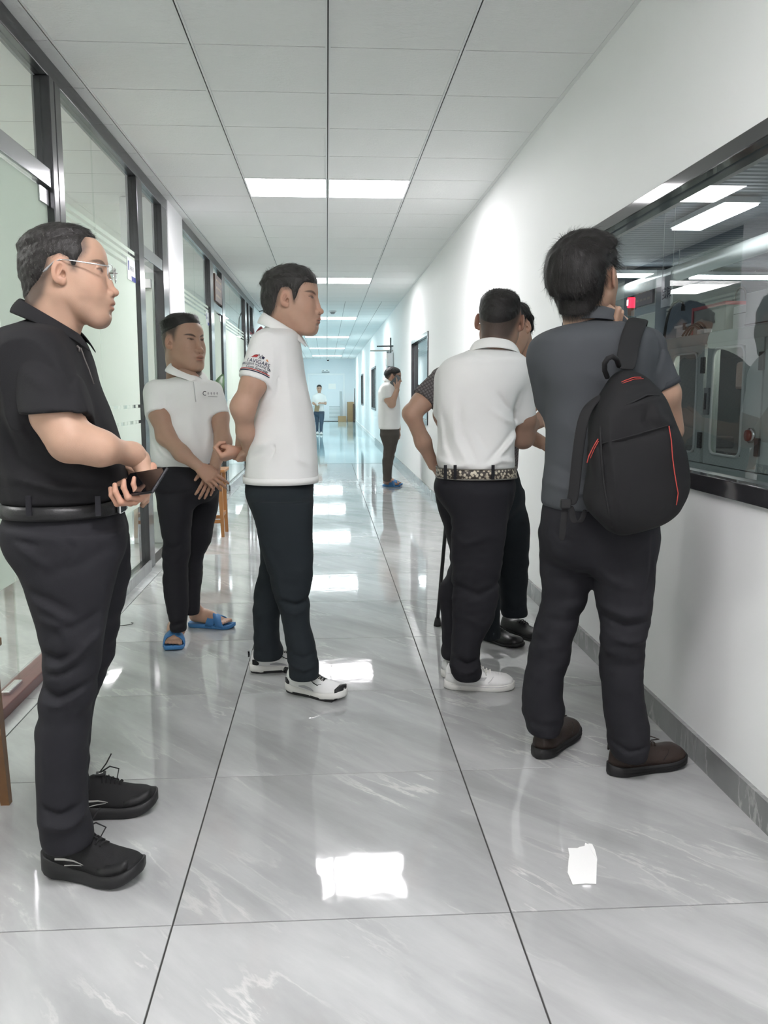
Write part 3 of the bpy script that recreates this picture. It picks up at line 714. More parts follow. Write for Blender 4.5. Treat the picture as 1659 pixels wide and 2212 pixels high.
    if st:
        m = sstep(-46,-58,z)*sstep(20,45,x)*sstep(-130,-112,z); blend(np.clip(m,0,1)*st, sk*0.45)
    for poly, amt, wid in P.get('fade', []):
        m = sstep(-wid, wid, poly_dist(poly, x, z)); blend(m*amt, (0.035,0.032,0.03))
    return V, F, C, v, base
def hair_build(P, v, base, res):
    """shell of hair over the skull: thickness from side-view polygons"""
    q = v.all(); X, Y, Z = q[1], q[2], q[3]
    polys = P['hair']; T = None
    XX = np.broadcast_to(X[:,:,0:1].reshape(-1,1), (X.shape[0], Z.shape[2])); ZZ = np.broadcast_to(Z.reshape(1,-1), XX.shape)
    t2 = np.full(XX.shape, -9.0, np.float32)
    for poly, th, wid in polys:
        pd = poly_dist(poly, XX, ZZ); t2 = np.maximum(t2, np.minimum(th, -2+(th+2)*np.clip((pd+wid*0.2)/wid, -4, 1)))
    t = t2[:,None,:]
    nz = wave_noise(P.get('hn',0.16), 9, P.get('seed',3)); t = t+np.where(t > 1, 1, 0)*P.get('hamp',1.2)*nz(X, Y, Z)
    if 'tfun' in P: t = P['tfun'](X, Y, Z, t)
    d = base-t
    d = np.maximum(d, -(base+4.0))
    V, F = surface_nets(d.astype(np.float32), v.lo, v.res)
    V = relax(V, F, 1, 0.4)
    return V, F
def strands(V, F, rs, n, length, width, comb, lift=0.35, keep=None, curl=0.0, seg=3):
    """thin tapered ribbons lying on the hair shell, combed along comb(p)"""
    A, B, C_ = V[F[:,0]], V[F[:,1]], V[F[:,2]]; N = np.cross(B-A, C_-A); ar = np.linalg.norm(N, axis=1); N = N/np.maximum(ar,1e-9)[:,None]
    cen = (V[F[:,0]]+V[F[:,2]])/2
    ok = np.ones(len(F), bool) if keep is None else keep(cen, N)
    ok = ok & (np.sum(N*(cen-np.array([-12,0,20.0])), 1) > 0)
    ar = ar*ok; pick = rs.choice(len(F), n, p=ar/ar.sum()); P = cen[pick]+rs.normal(size=(n,3))*1.0; Nn = N[pick]
    D = comb(P)+rs.normal(size=(n,3))*0.22; D = D-Nn*(np.sum(D*Nn,1))[:,None]; D /= np.maximum(np.linalg.norm(D,axis=1),1e-6)[:,None]
    S = np.cross(Nn, D); ln = length*rs.uniform(0.55,1.25,n)
    if np.ndim(lift) == 0: lift = np.full(n, lift)*rs.uniform(0.3,1.6,n)
    verts = []; W = width*rs.uniform(0.6,1.3,n)
    for i in range(seg+1):
        t = i/seg; ph = curl*t*6.0
        p = P-Nn*1.2+D*(ln*t)[:,None]+Nn*(lift*ln*np.sin(t*2.0)*0.6)[:,None]+S*(math.sin(ph)*curl*4)+Nn*(math.cos(ph)-1)*curl*-2
        w = W*(1-0.85*t)
        verts += [p-S*w[:,None], p+S*w[:,None]]
    Vv = np.stack(verts, 1).reshape(-1,3); m = 2*(seg+1); f = []
    base_i = np.arange(n)*m
    Ff = np.concatenate([np.stack([base_i+2*i, base_i+2*i+1, base_i+2*i+3, base_i+2*i+2],1) for i in range(seg)])
    return Vv, Ff
def hand_prims(side, curl, spread=(0.10,0.03,-0.04,-0.12), thumb=None, s=1.0):
    """local mm: origin wrist, x to fingers, z back of the hand, thumb on +y*side"""
    L = []
    mcp = [(86,28),(90,9),(86,-10),(78,-27)]; ln = [(43,26,20),(47,30,21),(43,28,20),(34,21,18)]; rad = [(9.2,8.4,7.6,6.4),(9.4,8.6,7.8,6.5),(9.0,8.2,7.4,6.2),(8.2,7.4,6.6,5.6)]
    for (mx, my) in mcp: L.append((ecap((8,my*0.55*side,0),(mx-4,my*side,0),15,12.5,(0,0,1),0.92),10))
    L.append((ecap((-30,0,0),(12,0,0),24,23,(0,0,1),0.72),12))
    L.append((ecap((20,20*side,-8),(52,26*side,-9),17,13,(0,0,1),0.8),10))
    L.append((ecap((22,-20*side,-6),(62,-24*side,-6),13,11,(0,0,1),0.8),10))
    tips = []
    for (mx, my), l, r, c, sp in zip(mcp, ln, rad, curl, spread):
        p = np.array([mx-2, my*side, -1.0]); a = 0.0
        for q in range(3):
            a += c[q]; d = np.array([math.cos(a)*math.cos(sp), math.sin(sp)*side, -math.sin(a)*math.cos(sp)]); e = p+d*l[q]
            L.append((rcone(p, e, r[q], r[q+1]), 2.5 if q else 4.5)); 
            if q: L.append((ell(p, (r[q]*1.06,)*3), 2))
            p = e
        tips.append((p, d))
    th = thumb or [(18,26,-8),(48,48,-16),(76,60,-20),(98,66,-22)]
    rt = [13,11,9.6,7.4]
    for i in range(3):
        a = np.array(th[i], float)*[1,side,1]; b = np.array(th[i+1], float)*[1,side,1]; L.append((rcone(a, b, rt[i], rt[i+1]), 8 if i == 0 else 3))
    return L
class Skin:
    """collects the skin surfaces of one person into one mesh"""
    def __init__(s): s.V = []; s.F = []; s.C = []; s.n = 0
    def add(s, V, F, C):
        s.V.append(V); s.F.append(F+s.n); s.C.append(np.broadcast_to(C, (len(V),3))); s.n += len(V)
    def build(s, parent, name='body'):
        return np_mesh(name, np.concatenate(s.V), np.concatenate(s.F), M_SKIN, parent, np.concatenate(s.C))
def limb(prims, res, tint=None):
    lo = np.min([p[1] for p, k in prims], 0)-0.012; hi = np.max([p[2] for p, k in prims], 0)+0.012
    v = Vol(lo, hi, res)
    for p, k in prims: v.put(p, k)
    V, F = v.mesh(); return relax(V, F, 1, 0.35), F
def place_hand(prims, origin, R, s, res):
    """hand built in its own frame, moved to the wrist"""
    lo = np.min([p[1] for p, k in prims], 0)-6; hi = np.max([p[2] for p, k in prims], 0)+6
    v = Vol(lo, hi, res)
    for p, k in prims: v.put(p, k)
    V, F = v.mesh(); V = relax(V, F, 1, 0.3)
    return (V*0.001*s)@R.T+np.array(origin), F
def arm(skin, pts, radii, col, res=0.0045, k=0.02):
    pr = []
    for i in range(len(pts)-1): pr.append((rcone(pts[i], pts[i+1], radii[i], radii[i+1]), k if i else 0))
    V, F = limb(pr, res); skin.add(V, F, np.array(col))
def armpx(skin, Y0, pts, col, res=0.0045, k=0.02):
    """pts: (px, py, dy, radius in px)"""
    W_ = [at(p[0], p[1], Y0+p[2]) for p in pts]; r = [p[3]*mpp(p[0], p[1], Y0+p[2]) for p in pts]
    arm(skin, W_, r, col, res, k); return W_, r
def place_head(P, skin, origin, R, s, parent, res=2.6, hairmat=None, strand=None):
    V, F, C, vol, base = head_build(P, res)
    T = lambda q: (q*0.001*s)@R.T+np.array(origin)
    skin.add(T(V), F, C)
    hb = None
    if 'hair' in P:
        HV, HF = hair_build(P, vol, base, res)
        vs = [T(HV)]; fs = [HF]; n = len(HV); hc = np.array(P.get('hcol', (0.016,0.0145,0.014))); cs = [np.tile(hc, (n,1))]
        if strand:
            rs = np.random.RandomState(P.get('seed',3)); cen = HV
            for kw in (strand if isinstance(strand, list) else [strand]):
                SV, SF = strands(HV, HF, rs, **kw); vs.append(T(SV)); fs.append(SF+n); n += len(SV); ns = kw['n']; per = len(SV)//ns
                g = np.exp(rs.normal(size=ns)*P.get('hvar',0.55)); cc = hc[None]*g[:,None]; gr = rs.uniform(size=ns) < P.get('grey',0.0); cc[gr] = (0.20,0.19,0.18); cs.append(np.repeat(cc, per, 0))
        hb = np_mesh('hair', np.concatenate(vs), np.concatenate(fs), hairmat, parent, np.concatenate(cs))
    return T
# ------------------------------------------------------------------ clothes
def pxrow(Y0, y, xl, xr, dy=0.0, b=0.1):
    xc = (xl+xr)/2; c = at(xc, y, Y0+dy); m = mpp(xc, y, Y0+dy); return (c[2], c[0], c[1], (xr-xl)/2*m, b)
def cloth(name, vol, mat_, parent, it=2):
    V, F = vol.mesh(); return np_mesh(name, V, F, mat_, parent, smooth_it=it)
def collar(name, C, yaw, rx, ry, mat_, parent, back=0.035, front=-0.045, fall=0.05, flare=0.018, gap=0.30, tilt=0.0, point=0.02, stand=0.03, th=0.004, n=40):
    """polo collar: rises at the back, folds over, two points at the front; yaw = facing direction"""
    rings = []
    cy, sy = math.cos(yaw), math.sin(yaw)
    def pos(t, r_add, z):
        x = math.cos(t)*(rx+r_add); y = math.sin(t)*(ry+r_add); z = z+tilt*x
        return (C[0]+cy*x-sy*y, C[1]+sy*x+cy*y, C[2]+z)
    for i in range(n+1):
        t = gap+(2*math.pi-2*gap)*i/n
        u = 0.5-0.5*math.cos(t)            # 0 front .. 1 back
        zt = front+(back-front)*u**0.8
        pf = math.exp(-((min(t, 2*math.pi-t)-gap)/0.35)**2)
        fl = fall*(0.75+0.25*u)+point*pf
        rings.append([pos(t, -0.004, zt-stand), pos(t, -0.002, zt-0.006), pos(t, 0.001, zt), pos(t, 0.006, zt-0.004), pos(t, 0.004+flare*0.6, zt-fl*0.55), pos(t, flare+0.006*pf, zt-fl)])
    mb = MB(); m = len(rings[0])
    mb.v = [p for r in rings for p in r]
    for i in range(n):
        for k in range(m-1): mb.f.append((i*m+k, (i+1)*m+k, (i+1)*m+k+1, i*m+k+1))
    return mb.build(name, mat_, parent, smooth=True, solid=th, sub=1)
def band(name, rows, mat_, parent, out=0.004, th=0.003, n=64, nexp=2.3, yaw=0.0, t0=0.0, t1=2*math.pi):
    """belt or hem: strip round super-ellipse rows (z,cx,cy,a,b)"""
    mb = MB(); full = abs(t1-t0-2*math.pi) < 1e-3; m = n if full else n+1
    c, s_ = math.cos(yaw), math.sin(yaw)
    for (z, cx, cy, a, b) in rows:
        for i in range(m):
            t = t0+(t1-t0)*i/n; ct, st = math.cos(t), math.sin(t)
            x = (a+out)*math.copysign(abs(ct)**(2/nexp), ct); y = (b+out)*math.copysign(abs(st)**(2/nexp), st)
            mb.v.append((cx+c*x-s_*y, cy+s_*x+c*y, z))
    for r in range(len(rows)-1):
        for i in range(n): j = (i+1) % m; mb.f.append((r*m+i, r*m+j, (r+1)*m+j, (r+1)*m+i))
    return mb.build(name, mat_, parent, smooth=True, solid=th)
# ================================================================== shoes, shirts, trousers builders
def floor_pt(px, py):
    v = ray(px, py); t = -CAM_H/v[2]; return np.array([v[0]*t, v[1]*t, 0.0])
def shoe_frame(heel, toe):
    a, b = floor_pt(*heel), floor_pt(*toe); d = b-a; L = float(np.linalg.norm(d)); yaw = math.atan2(d[1], d[0]); return a, yaw, L
def interp(u, us, vs): return float(crom(np.array([u]), us, vs)[0])
def shoe(parent, a, yaw, L, W=0.05, mat_up=None, mat_sole=None, sole_h=((0,0.03),(0.3,0.03),(0.7,0.026),(1,0.03)), lift=((0,0.004),(0.15,0),(0.7,0),(1,0.014)),
         up=None, flare=1.06, laces=None, lace_mat=None, extras=None, label=None):
    """part 'shoe' with sub-parts sole, lace ...; heel at a, toe along yaw"""
    t = empty('shoe', (a[0], a[1], 0), parent); t.rotation_euler.z = yaw
    us = np.concatenate([[0,0.012,0.04,0.09],np.linspace(0.16,0.84,12),[0.9,0.945,0.975,0.992,1]])
    wu = lambda u: W*interp(u,[0,0.04,0.12,0.3,0.5,0.68,0.82,0.93,0.98,1.0],[0.22,0.50,0.70,0.76,0.80,0.97,0.98,0.78,0.50,0.16])
    ctr = lambda u: 0.0
    sh = lambda u: interp(u,[q[0] for q in sole_h],[q[1] for q in sole_h]); lf = lambda u: interp(u,[q[0] for q in lift],[q[1] for q in lift])
    up = up or [(0,0.055),(0.02,0.085),(0.08,0.095),(0.25,0.085),(0.36,0.10),(0.46,0.095),(0.6,0.072),(0.78,0.055),(0.92,0.045),(1.0,0.03)]
    uh = lambda u: interp(u,[q[0] for q in up],[q[1] for q in up])
    # sole
    rings = []
    for u in us:
        w = wu(u)*flare; z0, z1 = lf(u), lf(u)+sh(u); x = -0.006+u*(L+0.012); b = min(0.006, (z1-z0)*0.3)
        rings.append([(x,-w+b,z0),(x,w-b,z0),(x,w,z0+b),(x,w*1.01,(z0+z1)/2),(x,w,z1-b*0.5),(x,w-b,z1),(x,-w+b,z1),(x,-w,z1-b*0.5),(x,-w*1.01,(z0+z1)/2),(x,-w,z0+b)])
    so = MB().loft(rings).build('sole', mat_sole, t, smooth=True)
    # upper
    rings = []; NT = 14
    for u in us:
        w = wu(u); zb = lf(u)+sh(u)-0.004; h = max(uh(u)-zb, 0.006); x = u*L; r = [(x,-w*0.9,zb)]
        for k in range(NT+1):
            th = math.pi*k/NT; c, s_ = math.cos(th), math.sin(th)
            nar = 1.0-0.42*(s_**2)*min(1, h/0.07)*(1 if u < 0.62 else max(0,1-(u-0.62)*3))
            r.append((x, -w*math.copysign(abs(c)**0.75, c)*nar, zb+h*abs(s_)**0.8))
        r.append((x,w*0.9,zb)); rings.append(r)
    upo = MB().loft(rings).build('upper', mat_up, t, smooth=True)
    # top-line position for laces
    def top(u, yoff=0.0, dz=0.003):
        zb = lf(u)+sh(u)-0.004; h = max(uh(u)-zb, 0.006); w = wu(u)
        k = min(0.95, abs(yoff)/(w*0.75)); return np.array([u*L, yoff, zb+h*(1-k**2.4)**0.5+dz])
    if laces:
        for i in range(laces):
            u = 0.44+0.045*i; y = 0.020-0.0012*i
            MB().tube([top(u,-y), top(u+0.01,-y*0.4,0.006), top(u+0.022,y*0.4,0.006), top(u+0.03,y)], 0.0026, 6).build('lace', lace_mat, t, smooth=True)
    if extras: extras(t, L, top, wu, lambda u: lf(u)+sh(u), uh)
    return t
def strip_on(t, pts, w, mat_, name='stripe', th=0.002):
    """flat strip through local points, width w along z"""
    mb = MB(); up = np.array([0,0,1.0])
    for p in pts: mb.v += [tuple(np.array(p[:3])-up*w/2*(p[3] if len(p) > 3 else 1)), tuple(np.array(p[:3])+up*w/2*(p[3] if len(p) > 3 else 1))]
    for i in range(len(pts)-1): mb.f.append((2*i,2*i+2,2*i+3,2*i+1))
    return mb.build(name, mat_, t, solid=th)
def slipper(parent, a, yaw, L, W, mat_, cross=True):
    t = empty('slipper', (a[0], a[1], 0), parent); t.rotation_euler.z = yaw
    us = np.concatenate([[0,0.015,0.05,0.1],np.linspace(0.18,0.82,10),[0.9,0.95,0.98,1]])
    wu = lambda u: W*interp(u,[0,0.05,0.15,0.4,0.65,0.82,0.94,1.0],[0.25,0.62,0.80,0.78,0.98,0.98,0.70,0.20])
    rings = []
    for u in us:
        w = wu(u); x = u*L; z0 = 0.0+0.012*max(0,(u-0.85)/0.15)**2; z1 = 0.024-0.004*u+0.012*max(0,(u-0.85)/0.15)**2
        rings.append([(x,-w+0.004,z0),(x,w-0.004,z0),(x,w,z0+0.005),(x,w,z1-0.003),(x,w-0.004,z1),(x,w-0.010,z1-0.004),(x,-w+0.010,z1-0.004),(x,-w+0.004,z1),(x,-w,z1-0.003),(x,-w,z0+0.005)])
    MB().loft(rings).build('sole', mat_, t, smooth=True)
    def strap(u0, u1, du, hmax):
        mb = MB(); n = 14
        for k in range(n+1):
            q = k/n; th = math.pi*q; uc = u0+(u1-u0)*q; w = wu(uc); y = -w*math.cos(th)*1.0; z = 0.014+hmax*math.sin(th)**0.75
            mb.v += [((uc-du)*L, y, z*1.06), ((uc+du)*L, y*0.99, z*0.82)]
        for k in range(n): mb.f.append((2*k,2*k+1,2*k+3,2*k+2))
        return mb.build('strap', mat_, t, smooth=True, solid=0.006)
    if cross: strap(0.50,0.72,0.085,0.056); strap(0.72,0.50,0.085,0.060)
    else: strap(0.62,0.62,0.16,0.058)
    return t
def bare_foot(skin, a, yaw, L, col, ankle, res=0.004):
    c, s_ = math.cos(yaw), math.sin(yaw)
    T = lambda x, y, z: np.array([a[0]+c*x-s_*y, a[1]+s_*x+c*y, z])
    z0 = 0.024
    pr = [(rcone(T(0.035,0,z0+0.03),T(0.12,0,z0+0.028),0.028,0.028),0), (rcone(T(0.10,0,z0+0.035),T(L*0.72,0,z0+0.018),0.032,0.022),0.03), (rcone(T(L*0.55,-0.018,z0+0.014),T(L*0.75,-0.026,z0+0.012),0.018,0.013),0.02), (rcone(T(L*0.55,0.02,z0+0.014),T(L*0.75,0.028,z0+0.012),0.02,0.014),0.02),
          (rcone(T(0.055,0,z0+0.05),ankle,0.034,0.040),0.03)]
    for i in range(5):
        y = -0.034+0.016*i; x1 = L*(0.86+0.02*i); pr.append((rcone(T(L*0.72,y*0.9,z0+0.012),T(x1,y,z0+0.008),0.009,0.0085 if i < 4 else 0.0115),0.006))
    V, F = limb(pr, res); skin.add(V, F, np.array(col))
def sleeve_prim(sh, hem, r0, r1, cutn=None, over=0.0):
    sh = np.array(sh, float); hem = np.array(hem, float); n = hem-sh; n /= np.linalg.norm(n); e = hem+n*0.08
    r2 = r1+(r1-r0)*0.08/np.linalg.norm(hem-sh); f, lo, hi = rcone(sh, e, r0, r2); m = n if cutn is None else np.array(cutn, float)/np.linalg.norm(cutn)
    def fn(X, Y, Z): return smax(f(X,Y,Z), (X-hem[0])*m[0]+(Y-hem[1])*m[1]+(Z-hem[2])*m[2], 0.006)
    return fn, lo, hi
def shirt(P, parent, rows, sleeves, res, mat_, nexp=2.4, amp=0.003, seed=1, folds=(), name='shirt', k=0.045, cuts=(), hem_line=True, smooth=1):
    allp = [r for r in rows]; lo = np.array([min(r[1]-r[3] for r in rows), min(r[2]-r[4] for r in rows), min(r[0] for r in rows)]); hi = np.array([max(r[1]+r[3] for r in rows), max(r[2]+r[4] for r in rows), max(r[0] for r in rows)])
    sp = [sleeve_prim(*s) for s in sleeves]
    for s in sp: lo = np.minimum(lo, s[1]); hi = np.maximum(hi, s[2])
    v = Vol(lo-0.02, hi+0.02, res)
    nz = wave_noise(16, 8, seed, (1,1,0.7)); nz2 = wave_noise(42, 8, seed+9, (1,1,0.45))
    zt = max(r[0] for r in rows); zb = min(r[0] for r in rows)
    def disp(X, Y, Z):
        w = np.clip((zt-Z)/(zt-zb), 0, 1); return amp*(0.3+w)*nz(X,Y,Z)*0.7+amp*0.4*(0.2+w)*nz2(X,Y,Z)
    v.put(stack(rows, nexp, 0, 0.02, disp), 0)
    for s in sp: v.put(s, k)
    for f_ in folds: crease(v, f_[0], f_[1]*1.45, *f_[2:])
    for c in cuts: v.put(c, 0.004, 'cut')
    o = cloth(name, v, mat_, parent, smooth)
    if hem_line:
        for (sh, hem, r0, r1, *_) in sleeves:
            sh = np.array(sh, float); hem = np.array(hem, float); n = hem-sh; n /= np.linalg.norm(n)
            if len(_) and _[0] is not None: continue
            c = hem-n*0.022; u = np.cross(n, [0,0,1.0]);
            if np.linalg.norm(u) < 1e-3: u = np.array([1.,0,0])
            u /= np.linalg.norm(u); w = np.cross(n, u); r = r1+(r0-r1)*0.022/np.linalg.norm(hem-sh)+0.0006
    return o
def trousers(P, parent, pelvis, legs, res, mat_, amp=0.004, seed=4, folds=(), nexp=2.3, k=0.045, name='trousers', smooth=1, leg_n=2.15):
    rows = pelvis+[r for L in legs for r in L]
    lo = np.array([min(r[1]-r[3] for r in rows), min(r[2]-r[4] for r in rows), min(r[0] for r in rows)]); hi = np.array([max(r[1]+r[3] for r in rows), max(r[2]+r[4] for r in rows), max(r[0] for r in rows)])
    v = Vol(lo-0.02, hi+0.02, res)
    v.put(stack(pelvis, nexp, 0, 0.015), 0)
    for i, L in enumerate(legs):
        nz = wave_noise(26, 8, seed+i, (0.7,0.7,1.6)); nz2 = wave_noise(60, 8, seed+20+i, (0.5,0.5,1.5)); z0 = min(r[0] for r in L); z1 = max(r[0] for r in L)
        zk = z0+(z1-z0)*0.5
        def disp(X, Y, Z, nz=nz, nz2=nz2, z0=z0, z1=z1, zk=zk):
            w = 0.35+0.8*np.exp(-((Z-zk)/0.12)**2)+0.5*np.exp(-((Z-z0-0.05)/0.07)**2); return amp*w*(nz(X,Y,Z)*0.7+0.35*nz2(X,Y,Z))
        v.put(stack(L, leg_n, 0, 0.008, disp), k)
    for f_ in folds: crease(v, f_[0], f_[1]*1.45, *f_[2:])
    return cloth(name, v, mat_, parent, smooth)
def person(label, loc):
    t = empty('person', (0,0,0)); tag(t, label, 'person'); return t
def ring_on(c, n, r, w, mat_, parent, name, N=40, th=0.0012, squash=None):
    """thin band round a sleeve"""
    n = np.array(n, float); n /= np.linalg.norm(n); u = np.cross(n, [0,0,1.0])
    if np.linalg.norm(u) < 1e-3: u = np.array([1.,0,0])
    u /= np.linalg.norm(u); v = np.cross(n, u); mb = MB()
    for i in range(N):
        a = 2*math.pi*i/N; d = u*math.cos(a)+v*math.sin(a)
        mb.v += [tuple(c+d*r-n*w/2), tuple(c+d*r+n*w/2)]
    for i in range(N): j = (i+1) % N; mb.f.append((2*i,2*j,2*j+1,2*i+1))
    return mb.build(name, mat_, parent, smooth=True, solid=th)
def text_on(name, s, size, mat_, parent, origin, xdir, ydir, extrude=0.0004, align='CENTER', shear=0.0):
    """lettering: curve text turned into a mesh, laid on a surface"""
    cu = bpy.data.curves.new(name, 'FONT'); cu.body = s; cu.size = size; cu.extrude = extrude; cu.align_x = align; cu.align_y = 'CENTER'; cu.shear = shear; cu.resolution_u = 3
    tmp = bpy.data.objects.new(name, cu); COL.objects.link(tmp)
    dg = bpy.context.evaluated_depsgraph_get(); me = bpy.data.meshes.new_from_object(tmp.evaluated_get(dg)); bpy.data.objects.remove(tmp)
    me.materials.clear(); me.materials.append(mat_)
    o = bpy.data.objects.new(name, me); link(o, parent)
    x = Vector(xdir).normalized(); y = Vector(ydir); y = (y-x*y.dot(x)).normalized(); z = x.cross(y)
    M = Matrix.Identity(4)
    for i in range(3): M[i][0] = x[i]; M[i][1] = y[i]; M[i][2] = z[i]; M[i][3] = origin[i]
    o.matrix_local = M; return o
def wrap_text(o, vtarget_center, axis, r):
    """bend a text mesh (built flat, local xy) round a cylinder of radius r"""
    for v in o.data.vertices:
        a = v.co.x/r; rr = r+v.co.z; v.co.x = rr*math.sin(a); v.co.z = rr*math.cos(a)-r
# ---- fabric
def fabric(name, col, rough=0.85, weave=900, strength=0.25, noise=0.04, sheen=0.0):
    return mat(name, col, rough, spec=0.25, noise=noise, nscale=9, bump=strength, bscale=weave, sheen=sheen)
F_WHITE = fabric('white_cotton', (0.80,0.80,0.785)); F_BLACK = fabric('black_cotton', (0.015,0.015,0.0165), 0.85); F_GREY = fabric('grey_cotton', (0.066,0.071,0.078), 0.85)
F_TROUS = fabric('black_trouser', (0.0165,0.0165,0.020), 0.8, 700, 0.2); F_NAVY = fabric('dark_navy_trouser', (0.017,0.022,0.026), 0.85, 700, 0.2); F_BROWN = fabric('brown_trouser', (0.075,0.066,0.058), 0.8, 500, 0.2)
F_COLLAR = fabric('white_collar', (0.84,0.84,0.82), 0.8, 500, 0.3)
M_HAIR = mat('hair', (0.016,0.0145,0.014), 0.45, spec=0.4, attr='Col', noise=0.35, nscale=300, bump=0.6, bscale=400); M_HAIR_G = M_HAIR; M_HAIR_M = M_HAIR
M_LEATHER = mat('black_leather', (0.012,0.012,0.013), 0.35, bump=0.2, bscale=300); M_BRLEA = mat('brown_leather', (0.030,0.019,0.015), 0.5, bump=0.3, bscale=200, noise=0.2)
M_RUBBER = mat('black_rubber', (0.014,0.014,0.015), 0.55); M_WHRUB = mat('white_rubber', (0.72,0.71,0.68), 0.5); M_WHLEA = mat('white_leather', (0.80,0.80,0.79), 0.42, bump=0.08, bscale=250); M_BLMESH = mat('black_mesh', (0.010,0.010,0.011), 0.75, bump=0.5, bscale=900)
M_BLUE = mat('blue_foam', (0.055,0.19,0.42), 0.6, noise=0.08, nscale=20); M_CHROME = mat('chrome', (0.75,0.75,0.76), 0.12, metal=1.0); M_BLK = mat('gloss_black', (0.006,0.006,0.007), 0.08)
M_LACE = mat('black_lace', (0.012,0.012,0.013), 0.8); M_WLACE = mat('white_lace', (0.75,0.74,0.70), 0.8)
# ================================================================== man in black, left foreground
def px(Y0):
    return lambda x, y, dy=0.0: at(x, y, Y0+dy)
def make_m1():
    Y0 = 2.22; A = px(Y0)
    t = person('man in black polo and glasses holding a phone at the left', (0,0,0)); sk = Skin(); col = SKIN['light']
    R_ = lambda y, l, r, dy=0, b=0.17: pxrow(Y0, y, l, r, dy, b)
    # head
    H = dict(skin=col, fade=[([(58,62),(46,110),(-140,110),(-140,-30),(-112,-84),(-80,-84),(-48,-50),(-36,-10),(-24,36),(-4,44),(14,36),(20,6),(30,4),(38,30),(54,48)],0.72,9), ([(-140,0),(-120,-108),(-76,-100),(-40,-50),(-30,0),(-40,20)],0.35,14)], brow=0.55, eye_open=2.2, stubble=0.22, ear=1.0, seed=11, hn=0.22, hamp=0.8, hcol=(0.020,0.018,0.017), grey=0.10,
             neck=((-30,0,-52),(-56,0,-185),61), chin=1,
             hair=[([(50,86),(60,96),(60,140),(-60,150),(-150,110),(-150,-30),(-108,-66),(-84,-54),(-56,-20),(-40,6),(-30,32),(-4,42),(14,34),(20,16),(30,14),(38,34),(48,52),(44,70)],3.6,14),
                   ([(50,90),(70,92),(76,104),(60,150),(-60,150),(-150,110),(-140,40),(-60,62),(10,84)],12,26)])
    Rh = euler_R(0.06, 0.0, 0); s = 1.0
    o = at(133,588,Y0-0.08)-Rh@np.array([0,-0.080,0])*s
    comb = lambda P: np.stack([np.where(P[:,2] > 92, 1.0, 0.25), 0*P[:,0], np.where(P[:,2] > 92, -0.15, -1.0)], 1)
    T = place_head(H, sk, o, Rh, s, t, 1.8, M_HAIR_G, [dict(n=5000, length=9, width=0.3, comb=comb, lift=0.45), dict(n=500, length=17, width=0.4, comb=lambda P: np.stack([1+0*P[:,0], 0*P[:,0], -0.2+0*P[:,0]],1), lift=0.3, keep=lambda c, N: (c[:,2] > 96) & (c[:,0] > 10))])
    # phone: corners read from the picture, near end to the right
    Ac, Bc, Dc = A(249,1070,-0.13), A(276,1029,-0.10), A(334,1058,-0.25)
    u = Dc-Ac; u /= np.linalg.norm(u); v_ = Bc-Ac; v_ -= u*(v_@u); v_ /= np.linalg.norm(v_); w = np.cross(u, v_); cen = A(306,1043,-0.175)
    # hand behind the phone, fingers over its lower edge, thumb over the upper
    pc = cen-w*0.026-u*0.034-v_*0.014; fx = -v_*0.92+u*0.32; Rf = frame(fx, -w); Wp = pc-Rf[:,0]*0.060
    hp = hand_prims(1, [(0.85,1.25,0.5),(0.85,1.3,0.5),(0.9,1.3,0.55),(1.0,1.2,0.6)], thumb=[(12,22,-4),(6,44,-12),(4,62,-20),(12,78,-28)])
    V, F = place_hand(hp, Wp, Rf, 0.86, 2.0); sk.add(V, F, np.array(col)*np.array([1.02,0.9,0.88]))
    # near arm: shoulder, elbow, wrist
    (sh, hem, el, fa, wr, w2), _ = armpx(sk, Y0, [(108,850,-0.19,40),(120,895,-0.20,48),(152,950,-0.21,45),(215,968,-0.19,35),(286,981,-0.10,21),(301,992,-0.085,18)], col, 0.0042, 0.03)
    arm(sk, [wr, w2, Wp], [0.0225,0.0205,0.020], col, 0.004)
    # far arm, mostly hidden behind the body
    (sh2, hem2, el2, wr2), _ = armpx(sk, Y0, [(130,850,0.19,30),(135,880,0.20,38),(150,950,0.20,34),(262,1010,0.10,22)], col, 0.006)
    hp = hand_prims(-1, [(0.4,0.5,0.4)]*4); V, F = place_hand(hp, wr2, frame((0.75,-0.45,-0.4),(0.4,0.6,0.5)), 0.9, 3.0); sk.add(V, F, np.array(col))
    arm(sk, [A(105,735,0), A(95,780,-0.08), sh], [0.055,0.05,0.034], col, 0.008); arm(sk, [A(105,735,0), A(110,780,0.08), sh2], [0.055,0.05,0.03], col, 0.008)
    sk.build(t)
    rows = [R_(686,70,122,-0.0,0.045), R_(700,46,138,0,0.08), R_(714,17,158,0,0.135), R_(736,-4,172,0,0.172), R_(765,-12,184,0,0.19), R_(830,-14,206,0,0.185), R_(880,-12,229,0,0.18), R_(940,-7,250,0,0.178), R_(1000,4,264,0,0.175), R_(1050,13,266,0,0.172), R_(1082,22,256,0,0.168)]
    fl = [([A(60,800,-0.2),A(130,850,-0.22)],0.004,0.012), ([A(165,770,-0.15),A(186,840,-0.15),A(205,930,-0.16)],0.006,0.014), ([A(20,1030,-0.17),A(120,1055,-0.18),A(240,1060,-0.14)],0.006,0.012), ([A(30,990,-0.17),A(110,1030,-0.18),A(190,1045,-0.14)],-0.004,0.012), ([A(20,880,-0.17),A(60,950,-0.18)],0.004,0.014), ([A(10,920,-0.17),A(40,1010,-0.18)],-0.004,0.014), ([A(120,720,-0.15),A(160,780,-0.15),A(175,860,-0.15)],-0.004,0.010)]
